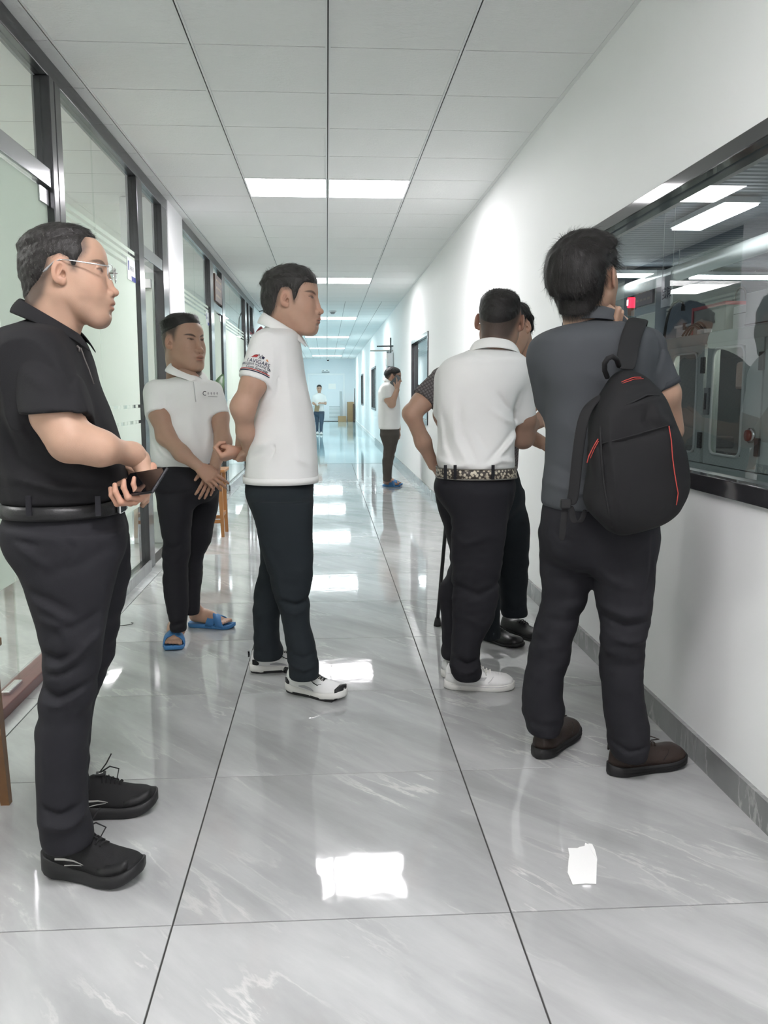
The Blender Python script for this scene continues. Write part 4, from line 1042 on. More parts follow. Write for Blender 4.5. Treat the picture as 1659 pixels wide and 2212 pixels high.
    shirt(None, t, rows, [(A(84,792,-0.15), A(112,892,-0.20), 0.060, 0.069, (A(122,940,-0.2)-A(100,760,-0.2))), (A(112,785,0.17), hem2, 0.068, 0.066)], 0.0058, F_BLACK, amp=0.004, seed=3, folds=fl, k=0.08)
    c0 = A(113,703,0.0)
    collar('collar', c0, 0.03, 0.068, 0.070, F_BLACK, t, back=0.056, front=-0.018, fall=0.036, flare=0.026, gap=0.26, tilt=-0.10, point=0.016, stand=0.03)
    # lighter lines of the placket and the patterned collar tip
    M_PAT = mat('striped_trim', (0.10,0.09,0.085), 0.7, noise=0.6, nscale=300)
    pp = [A(172,752,-0.055),A(180,775,-0.058),A(190,800,-0.062),A(200,830,-0.06)]
    MB().tube([p+np.array([0.004,-0.004,0]) for p in pp], 0.0016, 6).build('placket_trim', M_PAT, t, smooth=True)
    MB().tube([A(166,747,-0.062),A(172,752,-0.062),A(171,760,-0.062)], 0.003, 6).build('collar_tip', M_PAT, t, smooth=True)
    # belt with loops and buckle
    br = [R_(1077,25,253,0,0.168), R_(1091,24,256,0,0.169), R_(1105,23,260,0,0.170)]
    band('belt', br, M_LEATHER, t, out=0.006, th=0.004)
    for ul in (62,212):
        p = A(ul,1092,-0.178 if ul < 100 else -0.162); MB().bar(p+np.array([0,0,0.022]), p+np.array([0,0,-0.024]), 0.012, 0.006, (0,1,0)).build('belt_loop', F_TROUS, t)
    p = A(256,1090,-0.03); MB().box(-0.006,0.004,-0.03,0.03,-0.020,0.020).build('buckle', M_CHROME, t, bevel=0.003).location = p+np.array([0.008,0,0])
    # trousers
    pel = [R_(1076,28,250,0,0.160), R_(1110,24,260,0,0.166), R_(1150,21,270,0,0.170), R_(1190,40,262,0,0.15), R_(1225,75,235,0,0.11)]
    near = [pxrow(2.13,y,l,r,0,b) for y,l,r,b in ((1150,26,262,0.095),(1200,30,262,0.10),(1251,52,248,0.098),(1300,66,236,0.092),(1347,82,228,0.088),(1413,94,218,0.082),(1447,98,212,0.08),(1513,85,201,0.076),(1560,82,190,0.075),(1621,81,187,0.074),(1690,83,184,0.074),(1740,86,187,0.074),(1790,90,197,0.074),(1822,98,200,0.072))]
    far = [pxrow(2.38,y,l,r,0,b) for y,l,r,b in ((1150,60,276,0.09),(1200,80,279,0.09),(1247,95,279,0.09),(1309,105,266,0.085),(1384,110,249,0.08),(1434,112,237,0.078),(1475,112,217,0.075),(1540,105,200,0.07),(1620,100,192,0.068),(1690,100,190,0.068),(1712,102,191,0.066))]
    B = px(2.06)
    fl = [([B(140,1150),B(168,1180),B(150,1215),B(122,1222)],-0.003,0.010), ([B(45,1180),B(90,1205),B(122,1222)],0.005,0.009), ([B(150,1140),B(175,1180),B(160,1215)],0.002,0.010),
          ([B(60,1275),B(110,1290),B(165,1322)],-0.005,0.010), ([B(75,1300),B(120,1318),B(160,1345)],0.005,0.010), ([B(222,1365),B(175,1405),B(145,1422)],0.006,0.010), ([B(95,1412),B(130,1424),B(172,1402)],-0.007,0.009),
          ([B(100,1440),B(140,1436),B(185,1410)],0.007,0.010), ([B(96,1455),B(130,1455),B(165,1440)],-0.005,0.008), ([B(92,1490),B(125,1506),B(190,1478)],-0.008,0.008), ([B(90,1520),B(130,1522),B(180,1500)],0.005,0.010), ([B(85,1745),B(130,1762),B(185,1748)],-0.007,0.008), ([B(90,1780),B(150,1785),B(190,1768)],0.006,0.010),
          ([B(90,1335),B(130,1348),B(150,1375)],0.005,0.010), ([B(30,1165),B(100,1176)],-0.004,0.007), ([B(230,1240),B(215,1330),B(205,1420)],0.004,0.010), ([B(130,1360),B(180,1345),B(215,1320)],-0.004,0.010), ([B(110,1240),B(180,1215),B(235,1180)],-0.003,0.012), ([B(95,1600),B(100,1700)],0.003,0.012)]
    trousers(None, t, pel, [near, far], 0.0062, F_TROUS, amp=0.0042, seed=7, folds=fl)
    # trainers
    def tr_ex(t_, L, top, wu, st, uh):
        y = -1
        c1 = [(L*u, -wu(u)*k-0.001, st(u)+dz, w) for u,k,dz,w in ((0.20,0.97,0.008,1.2),(0.30,0.95,0.017,1.2),(0.40,0.93,0.020,0.9),(0.50,0.93,0.016,0.3))]; strip_on(t_, c1, 0.0045, mat('reflective_grey',(0.45,0.44,0.42),0.4), 'stripe')
        c2 = [(L*u, -wu(u)*k-0.001, st(u)+dz, w) for u,k,dz,w in ((0.30,0.985,0.001,0.8),(0.38,0.96,0.008,0.8),(0.48,0.94,0.013,0.3))]; strip_on(t_, c2, 0.003, MATS['reflective_grey'], 'stripe')
        p = top(0.41,0,0.006); MB().tube([p, p+[0.03,0.015,0.012], p+[0.055,0.02,0.0], p+[0.05,-0.005,-0.02], p+[0.02,-0.008,-0.006]], 0.0022, 6).build('lace_loop', M_LACE, t_, smooth=True)
        MB().tube([p, p+[0.02,0.02,0.02], p+[0.035,0.03,0.045]], 0.0020, 6).build('lace_end', M_LACE, t_, smooth=True)
        q = top(0.43,0,0.006); MB().box(-0.014,0.014,-0.012,0.012,-0.002,0.003).build('tongue_tag', mat('tag_black',(0.02,0.02,0.022),0.5), t_).location = q
        MB().bar(q+np.array([-0.006,-0.006,0.0035]), q+np.array([0.006,-0.001,0.0035]), 0.002).build('tag_mark', M_WHRUB, t_); MB().bar(q+np.array([-0.006,0.002,0.0035]), q+np.array([0.006,0.006,0.0035]), 0.002).build('tag_mark', M_WHRUB, t_)
        MB().loft([[(L*u,-wu(u)*1.0,st(u)+0.001),(L*u,-wu(u)*0.96,st(u)+0.014),(L*u,-wu(u)*0.80,st(u)+0.025)] for u in (0.66,0.74,0.82,0.9,0.95)], closed=False, cap=False).build('toe_overlay', M_RUBBER, t_, smooth=True, solid=0.002)
    soleh = ((0,0.045),(0.1,0.052),(0.3,0.042),(0.55,0.036),(0.8,0.034),(1,0.03)); lift = ((0,0.016),(0.1,0.004),(0.25,0.003),(0.45,0.001),(0.65,0.0),(0.85,0.010),(1,0.032))
    upp = [(0,0.075),(0.02,0.10),(0.08,0.112),(0.22,0.108),(0.34,0.125),(0.44,0.118),(0.58,0.10),(0.74,0.080),(0.9,0.068),(1.0,0.052)]
    a, yw, L = shoe_frame((93,1893), (303,1921)); shoe(t, a+np.array([0.0,0.03,0]), yw, L*0.98, 0.054, M_BLMESH, M_RUBBER, soleh, lift, upp, 1.1, 5, M_LACE, tr_ex)
    a, yw, L = shoe_frame((130,1772), (310,1752)); shoe(t, a+np.array([0.0,0.01,0]), yw, 0.27, 0.052, M_BLMESH, M_RUBBER, soleh, lift, upp, 1.1, 5, M_LACE, tr_ex)
    # glasses
    g = empty('glasses', (0,0,0), t)
    def rim(yc):
        pts = []
        for k in range(25):
            a = 2*math.pi*k/24; c, s_ = math.cos(a), math.sin(a); yy = yc+25*math.copysign(abs(c)**0.7, c); zz = 8+18*math.copysign(abs(s_)**0.75, s_); pts.append((106-abs(yy)*0.11, yy, zz))
        return pts
    for yc in (-33,33):
        rp = rim(yc); MB().tube([T(np.array(p)) for p in rp], 0.0009, 6, cap=False).build('rim', M_CHROME, g, smooth=True)
        lens = MB(); lens.v = [tuple(T(np.array(p))) for p in rp[:-1]]; lens.f = [tuple(range(24))]; lens.build('lens', thin_glass('lens_glass',(0.86,0.9,0.92),boost=0.08), g)
    MB().tube([T(np.array(p)) for p in ((104,-9,14),(107,0,17),(104,9,14))], 0.001, 6).build('bridge', M_CHROME, g, smooth=True)
    for s_ in (-1,1):
        MB().tube([T(np.array(p)) for p in ((103,s_*57,17),(98,s_*66,18),(70,s_*77,21),(20,s_*83,27),(0,s_*84,28))], [0.0015,0.0017,0.0019,0.0015,0.0013], 6).build('temple', M_CHROME, g, smooth=True)
        MB().tube([T(np.array(p)) for p in ((0,s_*84,28),(-14,s_*84,24),(-34,s_*80,6),(-42,s_*79,0))], [0.0013,0.0016,0.003,0.0012], 6).build('temple_tip', mat('grey_tip',(0.3,0.3,0.3),0.4), g, smooth=True)
    # phone, a thing of its own
    ph = empty('smartphone', (0,0,0)); tag(ph, 'black smartphone held in the hand of the man in black', 'phone')
    Mx = Matrix.Identity(4)
    for i in range(3): Mx[i][0] = u[i]; Mx[i][1] = v_[i]; Mx[i][2] = w[i]; Mx[i][3] = cen[i]
    ph.matrix_world = Mx
    MB().box(-0.078,0.078,-0.036,0.036,-0.004,0.0035).build('case', mat('phone_case',(0.05,0.05,0.055),0.3,metal=0.5), ph, bevel=0.003)
    MB().box(-0.0755,0.0755,-0.0335,0.0335,0.0034,0.0043).build('screen', mat('phone_screen',(0.004,0.004,0.005),0.03,spec=0.8), ph)
    MB().box(0.0778,0.0786,-0.005,0.005,-0.0015,0.0015).build('charging_port', M_CHROME, ph)
    for k in (-0.018,-0.013,0.013,0.018): MB().box(0.0778,0.0785,k-0.001,k+0.001,-0.001,0.001).build('speaker_hole', M_CHROME, ph)
    return t
make_m1()
# ================================================================== the other men
def make_m2():
    Y0 = 4.33; A = px(Y0); col = SKIN['tan']
    t = person('man in white polo and blue slippers with hands clasped in front', (0,0,0)); sk = Skin()
    R_ = lambda y, l, r, dy=0, b=0.13: pxrow(Y0, y, l, r, dy, b)
    H = dict(skin=col, w=1.04, jaw=1.12, fat=3, chin=2, nose=1.15, eye_open=2.0, brow=0.7, seed=21, hn=0.2, hamp=0.5, hvar=0.35, neck=((-18,0,-50),(-32,0,-170),64),
             fade=[([(40,70),(30,120),(-140,110),(-140,-40),(-100,-60),(-70,-50),(-40,-10),(-20,40),(10,30),(22,10),(30,36)],0.88,14)],
             hair=[([(58,86),(78,90),(80,150),(-60,165),(-165,120),(-140,40),(-60,62),(0,70),(40,78)],22,42), ([(52,80),(70,86),(60,150),(-140,120),(-140,10),(-60,34),(0,50),(30,60)],1.5,14)])
    Rh = euler_R(-0.72, 0.02, 0.0); s = 1.11
    o = at(367,740,Y0-0.02)-Rh@np.array([0,-0.080,0])*s
    comb = lambda P: np.stack([-1+0*P[:,0], 0.5+0*P[:,0], 0*P[:,0]], 1)
    place_head(H, sk, o, Rh, s, t, 2.1, M_HAIR, [dict(n=2400, length=26, width=0.5, comb=comb, lift=0.02)])
    # arms
    (s1, h1, e1, f1, w1), _ = armpx(sk, Y0, [(342,875,-0.10,16),(346,897,-0.11,22),(358,942,-0.16,19),(392,979,-0.22,16),(432,1010,-0.235,12)], col, 0.005, 0.03)
    (s2, h2, e2, w2), _ = armpx(sk, Y0, [(470,880,-0.03,14),(474,900,-0.04,19),(482,955,-0.11,17),(464,1006,-0.21,12)], col, 0.005, 0.03)
    hp = hand_prims(1, [(0.35,0.55,0.35),(0.4,0.6,0.35),(0.45,0.6,0.35),(0.5,0.6,0.4)], thumb=[(16,24,-6),(44,40,-14),(66,40,-26),(84,34,-36)])
    V, F = place_hand(hp, w1+np.array([0.0,-0.005,0.0]), frame((0.62,-0.30,-0.50),(-0.1,-0.9,0.35)), 0.92, 2.4); sk.add(V, F, np.array(col)*[1.05,0.97,0.95])
    hp = hand_prims(-1, [(0.15,0.3,0.3)]*4)
    V, F = place_hand(hp, w2+np.array([0.0,0.012,-0.005]), frame((-0.35,-0.25,-0.92),(0.3,-0.9,0.1)), 0.92, 2.4); sk.add(V, F, np.array(col)*[1.05,0.97,0.95])
    arm(sk, [A(402,815), A(370,850,-0.02), s1], [0.05,0.05,0.034], col, 0.008); arm(sk, [A(402,815), A(440,850,0), s2], [0.05,0.045,0.03], col, 0.008)
    a1, y1, L1 = shoe_frame((377,1382), (378,1415)); a2, y2, L2 = shoe_frame((408,1352), (500,1356))
    a1 = floor_pt(380,1376); y1 = -1.45; bare_foot(sk, a1, y1, 0.24, np.array(col)*1.1, A(385,1355,-0.02))
    bare_foot(sk, a2, y2, 0.235, np.array(col)*1.1, at(415,1310,4.56))
    sk.build(t)
    slipper(t, a1, y1, 0.262, 0.05, M_BLUE); slipper(t, a2, y2, 0.258, 0.05, M_BLUE)
    rows = [R_(808,390,420,0,0.045), R_(817,371,436,0,0.072), R_(825,343,456,0,0.105), R_(840,329,467,0,0.125), R_(870,325,468,0,0.135), R_(905,326,464,0,0.14), R_(950,326,464,-0.01,0.15), R_(980,327,462,-0.01,0.15), R_(1000,331,459,0,0.14), R_(1008,336,455,0,0.13)]
    fl = [([A(365,850),A(368,890),A(372,920)],-0.006,0.012), ([A(345,960),A(390,990),A(440,1000)],0.006,0.014), ([A(335,940),A(360,985)],-0.005,0.012), ([A(452,870),A(458,940),A(452,985)],0.005,0.014), ([A(395,830),A(375,860)],0.003,0.012), ([A(420,900),A(432,960)],0.004,0.016)]
    shirt(None, t, rows, [(at(338,847,Y0-0.05), at(343,897,Y0-0.11), 0.060, 0.064), (at(458,850,Y0), at(472,899,Y0-0.04), 0.055, 0.056)], 0.0072, F_WHITE, amp=0.0045, seed=5, folds=fl)
    collar('collar', A(403,800,-0.0), -0.72, 0.074, 0.070, F_COLLAR, t, back=0.042, front=-0.030, fall=0.036, flare=0.030, gap=0.22, point=0.020)
    M_PL = mat('placket_grey', (0.55,0.55,0.54), 0.8)  # grey for the thin line down the placket
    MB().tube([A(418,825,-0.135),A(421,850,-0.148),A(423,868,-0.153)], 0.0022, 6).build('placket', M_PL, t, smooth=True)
    # small chest emblem
    e = empty('emblem', (0,0,0), t); cen = A(448,852,-0.135); xd = (0.75,0.66,-0.05)
    text_on('emblem_mark', 'C', 0.03, mat('emblem_grey',(0.05,0.05,0.06),0.7), e, cen+np.array([-0.012,-0.012,0.004]), xd, (0,0,1)); 
    for k in range(4):
        q = cen+np.array([0.004+0.0125*k,0.0008+0.011*k,0.003]); xq = np.array(xd)/np.linalg.norm(xd)
        MB().bar(q-xq*0.005, q+xq*0.005, 0.0012, 0.0012).build('emblem_stroke', MATS['emblem_grey'], e); MB().bar(q+np.array([0,0,0.005])-xq*0.004, q+np.array([0,0,0.005])+xq*0.004, 0.0012, 0.0012).build('emblem_stroke', MATS['emblem_grey'], e); MB().bar(q-np.array([0,0,0.006]), q+np.array([0,0,0.007]), 0.0012, 0.0012).build('emblem_stroke', MATS['emblem_grey'], e)
    q = cen+np.array([0.022,0.016,-0.010]); MB().bar(q-xq*0.026, q+xq*0.026, 0.0014, 0.0014).build('emblem_line', MATS['emblem_grey'], e)
    pel = [R_(994,335,458,0,0.125), R_(1030,334,470,0,0.135), R_(1062,340,470,0,0.13), R_(1085,362,450,0,0.10)]
    L1_ = [pxrow(4.24,y,l,r,0,b) for y,l,r,b in ((1060,340,425,0.09),(1096,341,418,0.095),(1130,346,414,0.09),(1164,351,411,0.085),(1204,352,409,0.078),(1255,352,407,0.07),(1309,359,406,0.062),(1345,365,404,0.054),(1362,370,403,0.05))]
    L2_ = [pxrow(4.46,y,l,r,0,b) for y,l,r,b in ((1050,390,474,0.09),(1092,400,471,0.09),(1130,402,463,0.085),(1172,404,454,0.078),(1200,404,442,0.07),(1255,400,436,0.062),(1300,398,430,0.055),(1326,400,431,0.052))]
    trousers(None, t, pel, [L1_, L2_], 0.0075, F_TROUS, amp=0.004, seed=17, folds=[([A(355,1160),A(385,1172),A(408,1160)],-0.006,0.010), ([A(352,1190),A(380,1200),A(408,1188)],0.005,0.012), ([A(365,1330),A(385,1338),A(402,1330)],-0.006,0.008), ([A(410,1095),A(390,1120)],0.005,0.012), ([A(345,1040),A(380,1060)],-0.003,0.012)])
    return t
def make_m3():
    Y0 = 3.55; A = px(Y0); col = SKIN['mid']
    t = person('man in white polo with flag emblem on the sleeve, hands behind his back', (0,0,0)); sk = Skin()
    R_ = lambda y, l, r, dy=0, b=0.16: pxrow(Y0, y, l, r, dy, b)
    H = dict(skin=col, w=1.0, jaw=1.05, fat=2, chin=1, nose=1.1, eye_open=2.4, brow=0.6, seed=31, hn=0.13, hamp=2.2, hcol=(0.042,0.040,0.038), grey=0.04,  neck=((-28,0,-52),(-54,0,-185),62),
             fade=[([(60,70),(50,120),(-140,110),(-140,-40),(-105,-90),(-80,-90),(-45,-40),(-20,40),(14,30),(26,-14),(34,0),(40,40)],0.6,10)],
             hair=[([(60,66),(72,74),(74,150),(-60,150),(-160,110),(-160,-40),(-110,-86),(-84,-80),(-52,-44),(-40,6),(-24,40),(4,44),(18,34),(26,-4),(34,10),(44,44)],9,15),
                   ([(66,66),(86,66),(88,90),(60,155),(-60,155),(-165,110),(-150,30),(-70,60),(10,70)],20,26)])
    Rh = euler_R(-0.30, -0.03, 0.0); s = 1.07
    o = at(618,646,Y0-0.08)-Rh@np.array([0,-0.082,0])*s
    comb = lambda P: np.stack([np.where(P[:,2] > 70, 1.0, 0.1)*np.where(P[:,0] < -60, -0.6, 1), -0.3+0*P[:,0], np.where(P[:,2] > 70, -0.3, -1.0)], 1)
    place_head(H, sk, o, Rh, s, t, 2.0, M_HAIR_M, [dict(n=4200, length=24, width=0.5, comb=comb, lift=0.16), dict(n=160, length=22, width=0.4, comb=lambda P: np.stack([-0.6+0*P[:,0],0*P[:,0],1+0*P[:,0]],1), lift=0.3, keep=lambda c,N: (c[:,2] > 80) & (c[:,0] < -70))])
    (s1, h1, e1, f1, w1), _ = armpx(sk, Y0, [(555,800,-0.165,20),(548,828,-0.17,26),(525,880,-0.17,25),(530,935,-0.12,17),(538,972,-0.05,13)], col, 0.0045, 0.03)
    (s2, h2, e2, w2), _ = armpx(sk, Y0, [(572,800,0.175,18),(566,828,0.18,24),(535,890,0.17,21),(520,972,0.02,13)], col, 0.006, 0.03)
    fist = [(1.3,1.35,0.8),(1.35,1.4,0.8),(1.4,1.4,0.8),(1.4,1.4,0.8)]
    hp = hand_prims(-1, fist, thumb=[(18,24,-8),(46,34,-24),(66,22,-38),(74,4,-42)])
    V, F = place_hand(hp, w2+np.array([0.004,-0.02,-0.004]), frame((-0.92,-0.15,-0.30),(-0.12,-0.35,-0.9)), 0.95, 2.2); sk.add(V, F, np.array(col)*[1.04,0.95,0.93])
    hp = hand_prims(1, [(0.7,0.9,0.5)]*4); V, F = place_hand(hp, w1, frame((-0.35,0.75,-0.5),(0.4,-0.3,-0.8)), 0.92, 3); sk.add(V, F, np.array(col))
    arm(sk, [A(598,718), A(585,760,-0.08), s1], [0.05,0.045,0.034], col, 0.008); arm(sk, [A(598,718), A(592,760,0.09), s2], [0.05,0.045,0.032], col, 0.008)
    sk.build(t)
    rows = [R_(698,588,614,0,0.045), R_(709,570,630,0,0.08), R_(720,552,644,0,0.13), R_(742,545,650,0,0.162), R_(775,546,656,0,0.17), R_(820,550,663,0,0.165), R_(860,553,671,0,0.165), R_(900,549,679,0,0.168), R_(950,541,684,0,0.17), R_(1000,532,686,0,0.172), R_(1030,528,686,0,0.172), R_(1040,529,685,0,0.170)]
    fl = [([A(600,780),A(606,830),A(600,870)],-0.003,0.014), ([A(612,760),A(622,840),A(628,900)],0.004,0.014), ([A(560,960),A(600,948),A(640,960)],0.005,0.012), ([A(545,985),A(575,970)],-0.005,0.010), ([A(590,985),A(600,965),A(592,950)],-0.005,0.008), ([A(565,870),A(590,850),A(602,830)],0.005,0.012), ([A(560,900),A(600,880)],-0.003,0.012), ([A(640,980),A(672,1000)],0.004,0.012), ([A(557,745),A(580,725),A(600,735)],0.004,0.007), ([A(588,740),A(597,790),A(592,825)],0.004,0.007)]
    shirt(None, t, rows, [(at(572,752,Y0-0.13), at(549,824,Y0-0.165), 0.058, 0.063), (at(590,755,Y0+0.14), h2, 0.055, 0.06)], 0.0062, F_WHITE, amp=0.0045, seed=9, folds=fl)
    band('shirt_hem', [R_(1026,528,686,0,0.172), R_(1040,529,685.5,0,0.171)], F_COLLAR, t, out=0.0035, th=0.003, nexp=2.4)
    collar('collar', A(610,704,0.0), -0.15, 0.070, 0.072, F_COLLAR, t, back=0.044, front=-0.030, fall=0.046, flare=0.028, gap=0.22, point=0.014, tilt=-0.12)
    # stripes and lettering on the near sleeve
    hc, sc_ = at(549,824,Y0-0.165), at(572,752,Y0-0.13); n = hc-sc_; n /= np.linalg.norm(n)
    M_NAVY = mat('navy_print', (0.015,0.018,0.05), 0.7); M_RED = mat('red_print', (0.42,0.03,0.03), 0.7)
    ring_on(hc-n*0.022, n, 0.0638, 0.0035, M_NAVY, t, 'sleeve_stripe'); ring_on(hc-n*0.028, n, 0.0636, 0.003, M_RED, t, 'sleeve_stripe')
    em = empty('sleeve_emblem', (0,0,0), t); side = np.array([-0.02,-1.0,0.0]); side -= n*(side@n); side /= np.linalg.norm(side); xd = np.cross(-n, side); 
    if xd[0] < 0: xd = -xd
    rr = 0.0645
    def wtxt(nm, s_, size, mt, back, shear=0.0):
        cu = text_on(nm, s_, size, mt, em, (0,0,0), (1,0,0), (0,1,0), 0.0003, 'CENTER', shear); wrap_text(cu, None, None, rr)
        x = Vector(xd); z = Vector(side); y = z.cross(x); p = hc-n*back+side*rr; Mx = Matrix.Identity(4)
        for i in range(3): Mx[i][0] = x[i]; Mx[i][1] = y[i]; Mx[i][2] = z[i]; Mx[i][3] = p[i]
        cu.matrix_local = Mx; return cu
    wtxt('emblem_word', 'I AVIGARE', 0.021, M_NAVY, 0.060); wtxt('emblem_line', 'EXCLUSIVE MARINE CREW', 0.0125, M_NAVY, 0.0465); wtxt('emblem_script', 'Costa Smeralda', 0.0145, M_NAVY, 0.0355, 0.35)
    def flag(pts, mt):
        mb = MB(); mb.v = [(a_, b_, 0.0) for a_, b_ in pts]; mb.f = [tuple(range(len(pts)))]; o_ = mb.build('emblem_flag', mt, em)
        wrap_text(o_, None, None, rr+0.0004); x = Vector(xd); z = Vector(side); y = z.cross(x); p = hc-n*0.073+side*rr; Mx = Matrix.Identity(4)
        for i in range(3): Mx[i][0] = x[i]; Mx[i][1] = y[i]; Mx[i][2] = z[i]; Mx[i][3] = p[i]
        o_.matrix_local = Mx
    flag([(-0.006,0.014),(-0.020,0.011),(-0.036,0.0),(-0.022,0.002),(-0.012,0.003)], M_RED); flag([(-0.006,0.015),(-0.018,0.013),(-0.026,0.008),(-0.012,0.007)], M_NAVY)
    flag([(0.008,0.014),(0.018,0.011),(0.015,0.002),(0.006,0.004)], M_NAVY); flag([(0.027,0.009),(0.038,0.0),(0.026,0.001)], mat('orange_print',(0.6,0.2,0.06),0.7))
    flag([(-0.008,0.018),(-0.006,0.018),(0.006,-0.001),(0.004,-0.001)], M_NAVY); flag([(0.009,0.018),(0.007,0.018),(-0.005,-0.001),(-0.003,-0.001)], M_NAVY)
    # placket trim
    MB().tube([A(648,757,-0.02),A(641,766,-0.035),A(645,790,-0.04),A(652,818,-0.04)], 0.0018, 6).build('placket_trim', M_NAVY, t, smooth=True); MB().tube([A(645,768,-0.03),A(651,795,-0.036),A(655,815,-0.036)], 0.0013, 6).build('placket_trim', M_RED, t, smooth=True)
    pel = [R_(1020,534,677,0,0.155), R_(1070,532,676,0,0.165), R_(1105,548,668,0,0.15), R_(1135,575,655,0,0.11)]
    nl = [pxrow(3.42,y,l,r,0,b) for y,l,r,b in ((1080,545,676,0.095),(1125,552,676,0.10),(1191,566,676,0.095),(1252,585,674,0.085),(1284,594,667,0.08),(1301,599,669,0.078),(1350,610,671,0.072),(1386,616,680,0.07),(1423,622,687,0.07),(1450,624,689,0.07),(1464,626,688,0.066))]
    fl_ = [pxrow(3.70,y,l,r,0,b) for y,l,r,b in ((1100,545,650,0.09),(1171,560,650,0.09),(1223,562,640,0.085),(1264,552,630,0.08),(1337,547,605,0.072),(1385,549,606,0.07),(1405,548,612,0.068),(1422,547,610,0.064))]
    B = px(3.40)
    trousers(None, t, pel, [nl, fl_], 0.0068, F_NAVY, amp=0.0038, seed=27, folds=[([B(605,1290),B(640,1302),B(668,1290)],-0.007,0.010), ([B(600,1310),B(640,1320),B(668,1308)],0.005,0.012), ([B(618,1400),B(655,1415),B(682,1405)],-0.006,0.008), ([B(620,1428),B(655,1440),B(686,1432)],0.006,0.009), ([B(550,1390),B(580,1400),B(610,1392)],-0.006,0.009), ([B(560,1160),B(600,1230),B(612,1300)],0.004,0.014)])
    def tr_ex(t_, L, top, wu, st, uh):
        for s_ in (-1,1):
            c1 = [(L*u, s_*(wu(u)*k+0.0012), z, 1) for u,k,z in ((0.18,0.86,0.078),(0.30,0.80,0.070),(0.36,0.72,0.078),(0.44,0.66,0.080),(0.55,0.80,0.062),(0.62,0.78,0.056),(0.68,0.62,0.060))]; strip_on(t_, c1, 0.0035, M_BLK, 'piping')
            c3 = [(L*u, s_*(wu(u)*k+0.0012), z, w) for u,k,z,w in ((0.02,1.2,0.05,1.2),(0.06,1.0,0.048,1.6),(0.12,0.98,0.045,0.4))]; strip_on(t_, c3, 0.02, M_BLK, 'heel_patch')
            c2 = [(L*u, s_*(wu(u)*k+0.0014), z, w) for u,k,z,w in ((0.30,1.0,0.040,0.5),(0.40,1.0,0.041,1.5),(0.50,1.0,0.037,1.2),(0.57,1.0,0.032,0.4))]; strip_on(t_, c2, 0.008, mat('silver_grey',(0.4,0.4,0.42),0.4), 'stripe')
        tg = MB().loft([[tuple(top(u,-0.016,0.0015)),tuple(top(u,0,0.003)),tuple(top(u,0.016,0.0015))] for u in (0.40,0.46,0.52,0.58,0.64,0.68)], closed=False, cap=False); tg.build('tongue', M_BLK, t_, smooth=True, solid=0.002)
        for i in range(5):
            u = 0.43+0.05*i; MB().tube([top(u,-0.02,0.003),top(u+0.02,-0.004,0.006),top(u+0.04,-0.018,0.003)], 0.0014, 5).build('lace', M_WLACE, t_); MB().tube([top(u,0.02,0.003),top(u+0.02,0.004,0.006),top(u+0.04,0.018,0.003)], 0.0014, 5).build('lace', M_WLACE, t_)
        MB().loft([[(L*u,-wu(u)*1.07,st(u)-0.022),(L*u+0.004,0,st(u)-0.022),(L*u,wu(u)*1.07,st(u)-0.022)] if False else [(L*u,-wu(u)*1.08,0.012*(u-0.93)/0.07+0.006),(L*u,-wu(u)*1.07,st(u)+0.012),(L*u,0,st(u)+0.02 if u<0.99 else st(u)+0.01),(L*u,wu(u)*1.07,st(u)+0.012),(L*u,wu(u)*1.08,0.012*(u-0.93)/0.07+0.006)] for u in (0.93,0.96,0.985,1.01)], closed=False, cap=False).build('toe_guard', M_RUBBER, t_, smooth=True, solid=0.002)
        MB().tube([(-0.012,0,0.082),(-0.004,0,0.082)], 0.014, 12).build('heel_dial', M_BLK, t_); MB().box(0.0,L*0.93,-0.001,0.001,0.0,0.001).build('outsole_seam', M_RUBBER, t_)
        rings = [[(L*u,-wu(u)*1.09,0.0),(L*u,wu(u)*1.09,0.0),(L*u,wu(u)*1.09,0.011),(L*u,-wu(u)*1.09,0.011)] for u in (0.0,0.03,0.08,0.2,0.35,0.5,0.65,0.8,0.9)]; MB().loft(rings).build('outsole', M_RUBBER, t_)
    upp = [(0,0.07),(0.02,0.09),(0.08,0.10),(0.25,0.085),(0.36,0.105),(0.46,0.098),(0.6,0.078),(0.78,0.062),(0.92,0.052),(1.0,0.036)]
    a, yw, L = shoe_frame((621,1494), (741,1517)); shoe(t, a+np.array([0,0.03,0]), yw, 0.275, 0.052, M_WHLEA, M_WHRUB, ((0,0.036),(0.4,0.032),(1,0.028)), ((0,0.008),(0.2,0.001),(0.7,0.001),(1,0.016)), upp, 1.08, None, None, tr_ex)
    a, yw, L = shoe_frame((541,1454), (640,1448)); shoe(t, a+np.array([0,0.02,0]), yw+0.05, 0.272, 0.052, M_WHLEA, M_WHRUB, ((0,0.036),(0.4,0.032),(1,0.028)), ((0,0.008),(0.2,0.001),(0.7,0.001),(1,0.016)), upp, 1.08, None, None, tr_ex)
    return t
